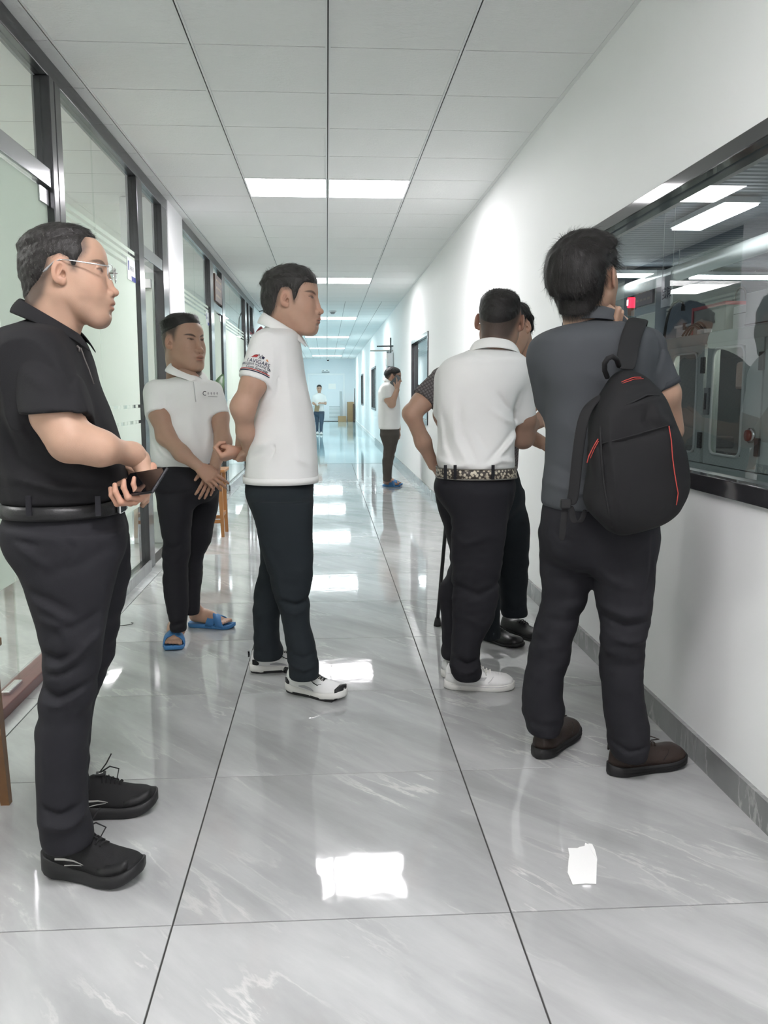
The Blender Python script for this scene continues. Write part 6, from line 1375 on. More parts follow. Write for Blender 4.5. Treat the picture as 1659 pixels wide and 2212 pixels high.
    onbag([(1299,880),(1297,930),(1299,980),(1304,1040),(1314,1100),(1322,1140)], 0.0032, 'edge_seam', F_BAG2); onbag([(1326,884),(1350,876),(1372,866),(1398,853),(1424,855)], 0.003, 'pocket_zip', F_BAG2)
    onbag([(1300,958),(1340,948),(1390,934),(1443,919)], 0.002, 'panel_seam', F_BAG2)
    # haul loop
    MB().tube([Bq(1312,815,0.02),Bq(1306,800,0.0),Bq(1306,785,-0.02),Bq(1313,774,-0.03),Bq(1323,770,-0.03),Bq(1332,776,-0.02),Bq(1337,790,0.01)], 0.0075, 8).build('haul_loop', F_BAG2, bp, smooth=True)
    # padded strap over the right shoulder
    def strap(pts, w, nm, th=0.012, mt=F_BAG2):
        mb = MB(); P_ = [np.array(p[:3]) for p in pts]; W_ = [p[3] if len(p) > 3 else None for p in pts]
        for i, (p, sd) in enumerate(zip(P_, W_)):
            sd = np.array(sd, float); sd /= np.linalg.norm(sd); mb.v += [tuple(p-sd*w/2), tuple(p), tuple(p+sd*w/2)]
        for i in range(len(P_)-1):
            for k in range(2): mb.f.append((3*i+k,3*i+k+1,3*i+4+k,3*i+3+k))
        return mb.build(nm, mt, bp, smooth=True, solid=th, sub=2)
    sd = (1,0.1,-0.12)
    strap([(*Bq(1350,800,0.03),sd),(*at(1356,765,2.545),sd),(*at(1362,730,2.565),sd),(*at(1372,704,2.60),sd),(*at(1378,692,2.66),sd),(*at(1380,690,2.74),sd),(*at(1378,700,2.83),sd),(*at(1372,740,2.885),sd)], 0.068, 'shoulder_strap')
    # loose second strap hanging on the left
    s2_ = (0.75,-0.6,0.1)
    strap([(*Bq(1312,850,0.05),s2_),(*Bq(1290,862,0.02),s2_),(*Bq(1268,880,0.0),s2_),(*Bq(1256,920,0.0),s2_),(*Bq(1248,980,0.01),s2_),(*Bq(1243,1030,0.02),s2_),(*Bq(1238,1080,0.03),s2_),(*Bq(1231,1092,0.03),s2_)], 0.036, 'loose_strap', 0.010)
    MB().box(-0.016,0.016,-0.006,0.006,-0.014,0.014).build('buckle', mat('buckle_black',(0.01,0.01,0.011),0.3), bp, bevel=0.003).location = Bq(1222,1088,0.03)
    strap([(*Bq(1222,1090,0.035),(1,0,0)),(*Bq(1218,1120,0.04),(1,0,0)),(*Bq(1213,1170,0.04),(1,0.1,0))], 0.022, 'strap_tail', 0.003); strap([(*Bq(1234,1092,0.03),(1,0,0)),(*Bq(1236,1120,0.03),(1,0,0)),(*Bq(1244,1132,0.03),(1,0.2,0.4)),(*Bq(1258,1125,0.03),(0.6,0.2,-0.8)),(*Bq(1264,1100,0.05),(1,0.2,0))], 0.02, 'webbing_loop', 0.003)
    return t
def make_m6():
    Y0 = 11.5; A = px(Y0); col = SKIN['mid']
    t = person('man in white polo and brown trousers on the phone by the wall', (0,0,0)); sk = Skin()
    R_ = lambda y, l, r, dy=0, b=0.15: pxrow(Y0, y, l, r, dy, b)
    H = dict(skin=col, seed=71, brow=0.8, fade=[([(62,66),(50,120),(-140,120),(-140,-60),(-100,-80),(-60,-50),(-20,40),(14,10),(26,10),(40,50)],0.9,8)], hair=[([(56,60),(80,74),(70,150),(-60,150),(-160,110),(-150,0),(-80,-20),(-30,40),(20,40)],12,18)], neck=((-25,0,-50),(-50,0,-180),60))
    Rh = euler_R(-0.15, -0.18, 0); o = at(849,814,Y0-0.08)-Rh@np.array([0,-0.08,0])
    place_head(H, sk, o, Rh, 1.03, t, 4.0, M_HAIR)
    (a0, h1, e1, w1), _ = armpx(sk, Y0, [(835,852,-0.14,6),(838,863,-0.16,8.0),(846,873,-0.20,8.0),(858,842,-0.16,5.2)], col, 0.009, 0.03)
    hp = hand_prims(1, [(0.1,0.3,0.2),(0.15,0.3,0.2),(0.6,0.9,0.5),(0.7,0.9,0.5)], thumb=[(16,24,-6),(44,44,-12),(66,50,-22),(84,48,-34)])
    V, F = place_hand(hp, w1, frame((0.15,0.1,1.0),(0.75,-0.65,0)), 1.0, 5.0); sk.add(V, F, np.array(col)*1.1)
    (a1, h2, e2, w2), _ = armpx(sk, Y0, [(852,860,0.14,6),(853,868,0.15,7.5),(857,900,0.15,6.5),(861,928,0.10,5)], col, 0.01, 0.03)
    hp = hand_prims(-1, [(0.4,0.5,0.4)]*4); V, F = place_hand(hp, w2, frame((0.1,-0.1,-1.0),(0.9,0.3,0)), 0.95, 5.5); sk.add(V, F, np.array(col))
    a_, yw, L = shoe_frame((827,1050), (864,1052)); f2 = floor_pt(831,1047)
    bare_foot(sk, a_, yw, 0.235, col, at(833,1034,11.5), 0.008); bare_foot(sk, f2, yw+0.1, 0.235, col, at(836,1034,11.65), 0.008)
    sk.build(t)
    slipper(t, a_, yw, 0.26, 0.052, M_BLUE); slipper(t, f2, yw+0.1, 0.26, 0.052, M_BLUE)
    rows = [R_(822,836,850,0,0.06), R_(830,826,856,0,0.12), R_(843,818,860,0,0.16), R_(862,817,863,0,0.165), R_(883,817,865,0,0.165), R_(905,818,865,0,0.165), R_(927,818,864,0,0.165)]
    shirt(None, t, rows, [(A(834,840,-0.13), A(837,861,-0.16), 0.062, 0.062), (A(846,840,0.13), h2, 0.06, 0.06)], 0.012, F_WHITE, amp=0.004, seed=33, k=0.05)
    collar('collar', A(843,824,0), -0.1, 0.075, 0.072, F_COLLAR, t, back=0.055, front=-0.06, fall=0.045, flare=0.02)
    pel = [R_(920,821,863,0,0.15), R_(940,822,862,0,0.16), R_(956,828,857,0,0.15)]
    l1 = [pxrow(11.44,y,l,r,0,b) for y,l,r,b in ((940,822,861,0.10),(964,828,855,0.095),(997,826,848,0.085),(1026,827,844,0.07),(1040,828,844,0.065))]; l2 = [pxrow(11.62,y,l,r,0,b) for y,l,r,b in ((940,824,862,0.10),(964,830,857,0.095),(997,829,850,0.085),(1020,830,846,0.07),(1036,831,846,0.065))]
    trousers(None, t, pel, [l1, l2], 0.012, F_BROWN, amp=0.004, seed=67)
    ph = empty('mobile_phone', tuple(w1+np.array([0.0,0.0,0.0]))); tag(ph, 'dark mobile phone held to the ear of the man by the wall', 'phone'); ph.location = tuple(at(854,822,Y0-0.15)); ph.rotation_euler = (0.2,0.75,-0.3)
    MB().box(-0.036,0.036,-0.004,0.004,-0.075,0.075).build('case', mat('phone_grey',(0.12,0.13,0.14),0.3), ph, bevel=0.003); MB().box(-0.033,0.033,0.004,0.0046,-0.072,0.072).build('screen', M_BLK, ph)
    return t
def make_w7():
    Y0 = 26.9; A = px(Y0); col = SKIN['mid']
    t = person('woman in white polo and jeans walking far down the corridor', (0,0,0)); sk = Skin()
    R_ = lambda y, l, r, dy=0, b=0.11: pxrow(Y0, y, l, r, dy, b)
    H = dict(skin=col, seed=81, w=0.95, jaw=0.9, hair=[([(60,60),(80,70),(70,150),(-60,150),(-160,110),(-150,-60),(-80,-70),(-30,-20),(-10,40),(24,50)],12,16)], fade=[([(62,64),(50,120),(-140,120),(-140,-60),(-60,-50),(-20,40),(30,50)],0.9,8)], neck=((-22,0,-50),(-40,0,-170),48))
    Rh = euler_R(-math.pi/2, -0.12, 0); place_head(H, sk, A(689.6,839.5,0), Rh, 0.96, t, 5.0, M_HAIR)
    armpx(sk, Y0, [(679,866,0,2.2),(677,871,0,2.5),(679,873,-0.06,2.2),(684,876,-0.16,1.7)], col, 0.014, 0.03); w1 = A(684,876,-0.16)
    armpx(sk, Y0, [(701,866,0,2.2),(703,871,0,2.6),(703,872,-0.10,2.2),(696,871,-0.18,1.7)], col, 0.014, 0.03); w2 = A(696,871,-0.18)
    for w_, sd, d in ((w1,1,(0.5,-0.6,-0.3)),(w2,-1,(-0.7,-0.5,0.1))):
        V, F = place_hand(hand_prims(sd, [(0.5,0.7,0.5)]*4), w_, frame(d,(0.2,-0.5,0.8)), 0.85, 8); sk.add(V, F, np.array(col))
    sk.build(t)
    rows = [R_(849,684,696,0,0.05), R_(853,679,700,0,0.08), R_(858,677,702,0,0.10), R_(868,679,700,0,0.11), R_(878,680,699,0,0.10), R_(889,678,701,0,0.115)]
    shirt(None, t, rows, [(A(679,857,0), A(676.5,868,0), 0.052, 0.055), (A(700,857,0), A(703,868,0), 0.052, 0.055)], 0.016, F_WHITE, amp=0.003, seed=43)
    collar('collar', A(689.6,849.5,0), -math.pi/2, 0.06, 0.06, F_COLLAR, t, back=0.03, front=-0.06, fall=0.04)
    F_JEAN = fabric('blue_denim', (0.07,0.10,0.14), 0.85, 400, 0.3)
    pel = [R_(887,679,700,0,0.10), R_(893,678,701,0,0.115), R_(898,681,698,0,0.09)]
    l1 = [pxrow(26.95,y,l,r,0,b) for y,l,r,b in ((893,678.5,690,0.085),(905,680,689.5,0.08),(918,682,688.5,0.07),(934,683,688,0.06))]; l2 = [pxrow(26.75,y,l,r,0,b) for y,l,r,b in ((893,689,701,0.085),(905,689.5,700,0.08),(918,690,698,0.07),(936,690.5,696.5,0.06))]
    trousers(None, t, pel, [l1, l2], 0.016, F_JEAN, amp=0.003, seed=87)
    upp = [(0,0.06),(0.05,0.08),(0.3,0.075),(0.45,0.08),(0.7,0.05),(1,0.03)]
    for (a, b2) in (((686,937),(686,943)),((694,938),(694,944))):
        p = floor_pt(*a); shoe(t, np.array([p[0], Y0-0.0 if a[0] < 690 else Y0-0.2, 0]), -math.pi/2, 0.25, 0.047, M_WHLEA, M_WHRUB, up=upp)
    c = empty('clipboard', tuple(A(684.5,882,-0.24))); tag(c, 'brown clipboard carried by the woman far down the corridor', 'clipboard'); c.rotation_euler = (0.15,0.12,0.05)
    MB().box(-0.07,0.07,-0.004,0.004,-0.10,0.10).build('board', mat('brown_board',(0.30,0.22,0.13),0.7), c); MB().box(-0.03,0.03,-0.010,-0.004,0.085,0.105).build('clip', M_STEEL, c)
    return t
make_m4b(); make_m5(); make_m6(); make_w7()
# ================================================================== room behind the right-hand window
def atx(px_, py_, X):
    v = ray(px_, py_); p = v*(X/v[0]); return np.array([p[0], p[1], p[2]+CAM_H])
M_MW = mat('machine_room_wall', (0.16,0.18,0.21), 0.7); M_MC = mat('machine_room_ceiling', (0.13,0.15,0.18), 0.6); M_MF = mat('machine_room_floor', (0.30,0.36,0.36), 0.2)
nt, b_ = nodes_of(M_MC); tc = nt.nodes.new('ShaderNodeTexCoord'); wv = nt.nodes.new('ShaderNodeTexWave'); wv.bands_direction = 'Y'; wv.inputs['Scale'].default_value = 2.6; wv.wave_profile = 'TRI'; nt.links.new(tc.outputs['Object'], wv.inputs[0])
bp_ = nt.nodes.new('ShaderNodeBump'); bp_.inputs['Distance'].default_value = 0.03; bp_.inputs['Strength'].default_value = 0.8; nt.links.new(wv.outputs['Fac'], bp_.inputs['Height']); nt.links.new(bp_.outputs[0], b_.inputs['Normal'])
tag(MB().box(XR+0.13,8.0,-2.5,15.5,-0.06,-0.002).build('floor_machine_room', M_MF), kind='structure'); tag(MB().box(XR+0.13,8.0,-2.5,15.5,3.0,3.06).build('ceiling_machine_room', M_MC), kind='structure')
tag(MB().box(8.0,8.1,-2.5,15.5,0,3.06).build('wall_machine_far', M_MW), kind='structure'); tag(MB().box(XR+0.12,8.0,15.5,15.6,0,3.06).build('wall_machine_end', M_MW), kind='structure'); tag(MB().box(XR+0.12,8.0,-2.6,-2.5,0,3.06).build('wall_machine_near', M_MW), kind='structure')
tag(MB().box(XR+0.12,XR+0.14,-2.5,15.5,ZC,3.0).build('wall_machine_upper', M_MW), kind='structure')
for nm, X0, X1, Y0_, Y1_ in (('wall_room_far_a',XR+0.13,4.2,15.6,39.3),):
    tag(MB().box(2.4,2.5,15.6,YE,0,2.7).build('wall_side_room', mat('side_room_white',(0.8,0.84,0.86),0.6)), kind='structure'); tag(MB().box(XR+0.12,2.5,15.6,YE,2.7,2.76).build('ceiling_side_room', mat('side_room_ceil',(0.6,0.63,0.65),0.6)), kind='structure'); tag(MB().box(XR+0.12,2.5,15.6,YE,-0.06,-0.002).build('floor_side_room', M_MF), kind='structure')
lamps = [(3.75,8.6,0.15,0.62,2.93),(4.6,12.6,0.6,0.15,2.9),(5.9,12.7,0.6,0.15,2.9),(3.2,12.5,0.55,0.15,2.9),(5.2,5.0,0.15,0.6,2.93),(5.6,2.0,0.15,0.6,2.93),(3.0,2.4,0.15,0.6,2.93)]
words = ['long lit panel nearest above the cabinet','far wide lit panel left of the middle','far wide lit panel at the right','far wide lit panel behind the tower lamp','long lit panel deep in the machine room','long lit panel in the near far corner','long lit panel close to the near wall']
for (x,y,hx,hy,z), wd in zip(lamps, words):
    t = empty('machine_room_light', (x,y,z)); tag(t, wd+' of the machine room', 'ceiling light', 'machine room ceiling panels')
    MB().box(-hx,hx,-hy,hy,-0.02,0.0).build('diffuser', emitter('machine_glow',(0.95,0.98,1.0),MACHINE_POWER), t); MB().box(-hx-0.02,hx+0.02,-hy-0.02,hy+0.02,0.0,0.05).build('housing', M_BAR, t)
    MB().tube([(-hx*0.6,-hy*0.6,0.05),(-hx*0.6,-hy*0.6,3.0-z)], 0.006, 6).build('hanger', M_BAR, t); MB().tube([(hx*0.6,hy*0.6,0.05),(hx*0.6,hy*0.6,3.0-z)], 0.006, 6).build('hanger', M_BAR, t)
for (y_, wd) in ((19.5,'first'),(23.5,'second'),(30.8,'third')):
    t = empty('side_room_light', (1.95,y_,2.688)); tag(t, '%s lit panel inside the room beyond the far windows' % wd, 'ceiling light', 'side room ceiling panels'); MB().box(-0.3,0.3,-0.6,0.6,-0.02,0).build('diffuser', emitter('side_glow',(0.93,0.98,1.0),9.0), t); MB().box(-0.32,0.32,-0.62,0.62,0,0.011).build('housing', M_BAR, t)
# pale round duct under the ceiling
t = empty('air_duct', (4.4,0,2.72)); tag(t, 'pale round air duct running under the machine room ceiling', 'duct')
MB().tube([(0,-1,0),(0,14,0)], 0.095, 18).build('pipe', mat('duct_white',(0.75,0.76,0.74),0.35), t, smooth=True)
for y_ in (2,5,8,11): MB().tube([(0,y_-0.02,0),(0,y_+0.02,0)], 0.102, 18).build('joint_ring', M_BAR, t, smooth=True); MB().tube([(0,y_,0.09),(0,y_,0.28)], 0.006, 6).build('hanger', M_BAR, t)
# machine cabinet with two glazed doors
MX = 2.15; M_CAB = mat('grey_green_cabinet', (0.36,0.40,0.39), 0.35, noise=0.03); M_CABD = mat('dark_interior', (0.035,0.035,0.038), 0.6); M_BEIGE = mat('beige_panel', (0.42,0.36,0.29), 0.6)
t = empty('machine_cabinet', (MX,0,0)); tag(t, 'grey-green machine cabinet with two glazed doors seen through the window', 'machine')
sh = MB().box(0.0,1.0,2.9,6.9,1.50,1.57).box(0.0,1.0,2.9,2.96,0.08,1.50).box(0.0,1.0,6.84,6.9,0.08,1.50).box(0.94,1.0,2.96,6.84,0.08,1.50).box(0.0,1.0,2.96,6.84,0.08,0.14)
sh.build('shell', M_CAB, t, bevel=0.006)
def cab_door(ya, yb, z0, z1, wy0, wy1, wz0, wz1, glass=True):
    d = empty('door', (0,ya,z0), t); w_, h_ = yb-ya, z1-z0; a0, a1, c0, c1 = wy0-ya, wy1-ya, wz0-z0, wz1-z0
    fr = MB().box(-0.035,0,0,a0,0,h_).box(-0.035,0,a1,w_,0,h_).box(-0.035,0,a0,a1,0,c0).box(-0.035,0,a0,a1,c1,h_); fr.build('panel', M_CAB, d)
    # rounded window rim
    pts = []; r = 0.05
    for (cx_, cz_, s0) in ((a1-r,c1-r,0),(a0+r,c1-r,90),(a0+r,c0+r,180),(a1-r,c0+r,270)):
        for k in range(6): a = math.radians(s0+18*k); pts.append((-0.037, cx_+r*math.cos(a), cz_+r*math.sin(a)))
    pts.append(pts[0]); MB().tube(pts, 0.008, 6, cap=False).build('window_rim', mat('pale_rim',(0.55,0.57,0.57),0.4), d, smooth=True)
    MB().box(-0.03,-0.026,a0,a1,c0,c1).build('window_pane', M_GLASS, d)
    for zz in (0.08, h_-0.16): MB().box(-0.045,-0.03,-0.012,0.03,zz,zz+0.09).build('hinge', M_CABD, d, bevel=0.003)
    return d
dA = cab_door(4.865,5.50,0.84,1.50,4.95,5.30,0.89,1.46); dB = cab_door(4.19,4.825,0.84,1.50,4.38,4.74,0.90,1.47)
MB().box(-0.05,-0.034,0.575,0.63,0.27,0.42).build('handle_plate', mat('handle_grey',(0.2,0.21,0.22),0.4), dB, bevel=0.004); MB().box(-0.054,-0.048,0.592,0.612,0.30,0.39).build('handle_slot', M_CABD, dB)
for (ya,yb) in ((2.96,4.185),(5.505,6.54)): MB().box(-0.03,0,ya,yb,0.84,1.50).build('front_panel', M_CAB, t, bevel=0.004)
MB().box(-0.03,0,2.96,6.84,0.14,0.835).build('lower_panel', M_CAB, t, bevel=0.004)
MB().tube([(-0.03,4.26,1.02),(-0.05,4.26,1.02)], 0.038, 20).build('stop_button_ring', M_STEEL, t, smooth=True); MB().tube([(-0.05,4.26,1.02),(-0.065,4.26,1.02)], 0.028, 20).build('stop_button', mat('dark_red',(0.20,0.02,0.02),0.4), t, smooth=True)
MB().tube([(-0.031,4.06,0.84),(-0.031,4.06,1.5)], 0.004, 6).build('panel_groove', M_CABD, t)
# mechanism inside
MB().box(0.05,0.12,4.3,5.4,1.485,1.499).build('inner_fill_glow', emitter('cabinet_fill_glow',(1.0,0.93,0.85),7.0), t)  # added glowing strip, put in only to brighten the cabinet interior
MB().box(0.55,0.6,4.9,5.45,0.95,1.45).build('inner_panel', M_BEIGE, t); MB().box(0.45,0.5,4.2,4.85,1.0,1.28).build('inner_panel', M_BEIGE, t); MB().box(0.1,0.9,4.2,5.5,0.86,0.90).build('inner_shelf', M_CABD, t); MB().box(0.2,0.7,4.25,4.8,0.90,1.03).build('motor_block', M_CABD, t, bevel=0.02); MB().box(0.35,0.5,5.0,5.3,1.25,1.42).build('dark_hatch', mat('brown_hatch',(0.16,0.12,0.11),0.5), t, bevel=0.02); MB().box(0.15,0.3,5.15,5.35,0.90,0.97).build('control_box', M_CABD, t, bevel=0.01)
for k in range(5): MB().tube([(0.3,4.3+0.1*k,1.30),(0.3,4.3+0.1*k,1.36)], [0.03,0.02], 12).build('bulb', mat('pale_glass',(0.7,0.7,0.68),0.15), t, smooth=True)
MB().tube([(0.2,4.35+0.45*q,1.30+0.1*math.sin(math.pi*q)) for q in np.linspace(0,1,14)], 0.008, 8).build('hose', M_STEEL, t, smooth=True); MB().tube([(0.15,4.3,1.05),(0.2,4.5,1.09),(0.25,4.75,1.02)], 0.012, 8).build('rod', M_STEEL, t, smooth=True); MB().tube([(0.15,4.4,1.07),(0.3,4.6,1.12),(0.3,4.8,1.05)], 0.007, 8).build('rod', M_CHROME, t, smooth=True)
# things on top of the cabinet
def topbox(name, label, cat, x0, x1, y0, y1, z1, mt, parts):
    o = empty(name, (MX+x0,y0,1.57)); tag(o, label, cat); MB().box(0,x1-x0,0,y1-y0,0,z1-1.57).build('body', mt, o, bevel=0.004)
    for nm, q, m2 in parts: MB().box(*q).build(nm, m2, o)
    return o
M_PINK = mat('red_edge', (0.55,0.08,0.10), 0.4)
topbox('red_edged_guard', 'grey acrylic guard with red top edge on the machine cabinet', 'guard', 0.12, 0.42, 4.97, 5.42, 1.745, mat('smoke_grey',(0.27,0.27,0.25),0.25), [('edge_strip',(-0.004,0.304,-0.004,0.454,0.160,0.18),M_PINK),('edge_strip',(-0.006,0.0,0.435,0.456,0.0,0.18),M_PINK)])
topbox('white_carton', 'pale speckled white box between guard and grey box on the cabinet', 'box', 0.16, 0.5, 4.62, 4.955, 1.715, mat('pale_speckle',(0.62,0.65,0.65),0.6,noise=0.12,nscale=120), [('lid_gap',(-0.002,0.001,0.01,0.325,0.10,0.104),M_CABD)])
topbox('grey_housing', 'large grey housing at the right end of the cabinet top', 'machine part', 0.06, 0.6, 3.4, 4.60, 1.75, mat('mid_grey_housing',(0.40,0.42,0.43),0.4), [('seam',(-0.002,0.001,0.0,1.2,0.015,0.02),M_CABD)])
topbox('white_bin', 'small white box behind the backpack strap on the cabinet', 'box', 0.25, 0.6, 5.48, 6.0, 1.68, mat('bin_white',(0.7,0.71,0.74),0.4), [('lid',(-0.01,0.36,-0.01,0.53,0.10,0.115),mat('bin_lid',(0.8,0.8,0.8),0.3)),('clip',(-0.012,0.0,0.1,0.14,0.08,0.125),M_CABD),('clip',(-0.012,0.0,0.34,0.38,0.08,0.125),M_CABD)])
t = empty('power_cable', (MX,0,0)); tag(t, 'black cable looping over the red edged guard', 'cable')
P_ = [atx(1434,733,MX+0.05),atx(1439,700,MX+0.06),atx(1446,670,MX+0.08),atx(1455,655,MX+0.1),atx(1467,649,MX+0.11),atx(1474,653,MX+0.12),atx(1476,661,MX+0.13)]
MB().tube([tuple(p-np.array([MX,0,0])) for p in P_], 0.009, 8).build('lead', M_RUBBER, t, smooth=True); MB().tube([tuple(P_[-1]-np.array([MX,0,0])), tuple(P_[-1]-np.array([MX,0,0.03]))], 0.014, 8).build('plug', M_RUBBER, t)
t = empty('cable_coil', tuple(atx(1505,718,MX+0.08))); tag(t, 'dark coiled cables lying in front of the red edged guard', 'cable'); t.location.z = 1.57
for k, r_ in enumerate((0.10,0.115,0.09)): MB().tube([(0.02*k-0.03, -0.14+0.28*q, 0.012+0.05*math.sin(math.pi*q)*(1+0.2*k)) for q in np.linspace(0,1,12)], 0.007, 6).build('loop', M_RUBBER, t, smooth=True)
MB().box(-0.05,0.0,-0.22,-0.12,0,0.03).build('connector', M_WHRUB, t, bevel=0.004)
t = empty('handle_loop', tuple(atx(1600,630,MX+0.2))); tag(t, 'small dark cable loop on the grey housing', 'cable'); t.location.z = 1.75
MB().tube([(0,0.07*math.cos(math.pi*q),0.075*math.sin(math.pi*q)) for q in np.linspace(0,1,12)], 0.006, 6).build('loop', M_RUBBER, t, smooth=True); MB().tube([(0,0.07,0),(0,0.07,0.015)], 0.012, 8).build('gland', M_RUBBER, t)
# signal tower
pt = atx(1362,700,MX+0.12); t = empty('signal_tower', (pt[0],pt[1],1.57)); tag(t, 'signal tower lamp lit red at the top, orange and green below', 'warning light')
z_ = lambda y: atx(1362,y,pt[0])[2]-1.57
MB().tube([(0,0,0),(0,0,z_(695))], 0.016, 12).build('stem', M_STEEL, t, smooth=True)
for nm, y0_, y1_, mt in (('green_segment',697,684,mat('green_plastic',(0.03,0.10,0.07),0.3)),('orange_segment',683,666,mat('orange_plastic',(0.35,0.16,0.08),0.3)),('red_segment',665,644,emitter('red_lamp',(1.0,0.02,0.05),2.6))):
    MB().tube([(0,0,z_(y0_)),(0,0,z_(y1_))], 0.026 if nm != 'red_segment' else 0.028, 16).build(nm, mt, t, smooth=True)
for k in range(3): MB().tube([(-0.0285,0.012*(k-1),z_(661)),(-0.0285,0.012*(k-1),z_(648))], 0.0018, 6).build('lamp_rib', emitter('pink_rib',(1.0,0.55,0.55),3.0), t)
MB().tube([(0,0,z_(644)),(0,0,z_(642))], 0.027, 16).build('cap', mat('red_cap',(0.4,0.02,0.03),0.4), t, smooth=True)
# hanging paper sign, lettering reads from the other side
c_ = atx(1441,628,MX+0.15); t = empty('hanging_sign', tuple(c_)); tag(t, 'white paper sign with two characters hanging in the machine room', 'sign')
MB().box(-0.0015,0.0015,-0.10,0.10,-0.105,0.10).build('sheet', mat('sign_paper',(0.78,0.80,0.84),0.7), t)
text_on('lettering', '绑定', 0.085, mat('sign_ink',(0.05,0.06,0.10),0.7), t, (-0.003,0.0,-0.02), (0,1,0), (0,0,1)); MB().tube([(0,-0.09,0.1),(0,-0.09,3.0-c_[2])], 0.002, 5).build('string', M_BAR, t); MB().tube([(0,0.09,0.1),(0,0.09,3.0-c_[2])], 0.002, 5).build('string', M_BAR, t)
# grey-white pillars and far cabinets for depth
t = empty('machine_pillar', (3.6,6.3,0)); tag(t, 'pale square pillar standing behind the machine cabinet', 'pillar'); MB().box(-0.15,0.15,-0.15,0.15,0,3.0).build('shaft', mat('pillar_grey',(0.42,0.44,0.47),0.5), t); MB().box(-0.18,0.18,-0.18,0.18,0,0.1).build('base', MATS['pillar_grey'], t)
# ================================================================== small things in the corridor
# torn paper on the floor
poly = [(1227,1833),(1247,1833),(1252,1831),(1265,1828),(1264,1822),(1271,1825),(1279,1826),(1285,1838),(1290,1858),(1289,1870),(1288,1911),(1264,1910),(1237,1912),(1232,1900),(1226,1886),(1228,1860),(1230,1849)]
P_ = [floor_pt(*p) for p in poly]; c_ = np.mean(P_, 0); t = empty('paper_scrap', tuple(c_)); tag(t, 'torn scrap of white paper lying on the floor', 'paper')
mb = MB(); rs_ = np.random.RandomState(2); n_ = len(P_)
for k, p in enumerate(P_): mb.v.append((p[0]-c_[0], p[1]-c_[1], 0.0012+0.0012*rs_.rand()))
mb.v.append((0,0,0.0022)); mb.f = [(k, (k+1) % n_, n_) for k in range(n_)]
mb.build('sheet', mat('torn_paper',(0.90,0.90,0.89),0.7,bump=0.3,bscale=60), t, solid=0.0008)
q_ = [floor_pt(*p)-c_ for p in ((1271,1825),(1279,1826),(1285,1838),(1290,1858),(1284,1850),(1276,1838))]
mb = MB(); mb.v = [(p[0],p[1],0.004) for p in q_]; mb.f = [tuple(range(len(q_)))]; mb.build('folded_flap', MATS['torn_paper'], t, solid=0.0006)
# bent wire
P_ = [floor_pt(*p) for p in ((240,1354),(262,1353),(278,1351),(286,1349),(288,1347),(283,1347))]; c_ = P_[2]; t = empty('bent_wire', tuple(c_)); tag(t, 'thin bent wire lying on the floor behind the man in black', 'wire')
MB().tube([tuple(p-c_+np.array([0,0,0.004])) for p in P_[:4]], 0.002, 6).build('wire', M_CABD, t, smooth=True); MB().tube([tuple(p-c_+np.array([0,0,0.004])) for p in P_[3:]], 0.002, 6).build('hook', M_CABD, t, smooth=True)
# wooden plant stands with plants
def stand(loc, w, d, h, label, top_over=0.03, rails=True, M_WOOD=M_WOOD):
    t = empty('plant_stand', loc); tag(t, label, 'stand')
    for sx in (-1,1):
        for sy in (-1,1):
            a0 = np.array([sx*w/2, sy*d/2, 0]); a1 = np.array([sx*(w/2-0.02), sy*(d/2-0.02), h-0.025]); mb = MB()
            for p, q in ((a0,0.013),(a0*0.3+a1*0.7,0.018),(a1,0.020)): mb.v += [(p[0]-q,p[1]-q,p[2]),(p[0]+q,p[1]-q,p[2]),(p[0]+q,p[1]+q,p[2]),(p[0]-q,p[1]+q,p[2])]
            for i in range(2):
                for k in range(4): mb.f.append((4*i+k,4*i+(k+1)%4,4*i+4+(k+1)%4,4*i+4+k))
            mb.f += [(3,2,1,0),(8,9,10,11)]; mb.build('leg', M_WOOD, t)
    MB().box(-w/2-top_over,w/2+top_over,-d/2-top_over,d/2+top_over,h-0.025,h).build('top', M_WOOD, t, bevel=0.004)
    if rails:
        for sy in (-1,1): MB().box(-w/2+0.02,w/2-0.02,sy*(d/2-0.01)-0.01,sy*(d/2-0.01)+0.01,0.12,0.15).build('rail', M_WOOD, t)
        for sx in (-1,1): MB().box(sx*(w/2-0.01)-0.01,sx*(w/2-0.01)+0.01,-d/2+0.02,d/2-0.02,0.17,0.20).build('rail', M_WOOD, t)
    return t
M_LEAF = mat('dark_leaf', (0.045,0.095,0.04), 0.35, noise=0.2, nscale=20); M_LEAF2 = mat('black_green_leaf', (0.012,0.03,0.012), 0.35)
def leaf_mesh(base, tip, width, bend, up, mt, parent):
    base, tip = np.array(base, float), np.array(tip, float); d = tip-base; L = np.linalg.norm(d); s_ = np.cross(d, up); s_ /= np.linalg.norm(s_)+1e-9; nrm = np.cross(s_, d/L); mb = MB(); n = 12
    for i in range(n+1):
        q = i/n; w = width*math.sin(math.pi*min(1,q*0.92+0.06))**0.7*(1-0.15*q); p = base+d*q+nrm*bend*math.sin(math.pi*q); mb.v += [tuple(p-s_*w+nrm*0.012), tuple(p), tuple(p+s_*w+nrm*0.012)]
    for i in range(n):
        for k in range(2): mb.f.append((3*i+k,3*i+k+1,3*i+4+k,3*i+3+k))
    return mb.build('leaf', mt, parent, smooth=True, solid=0.002)
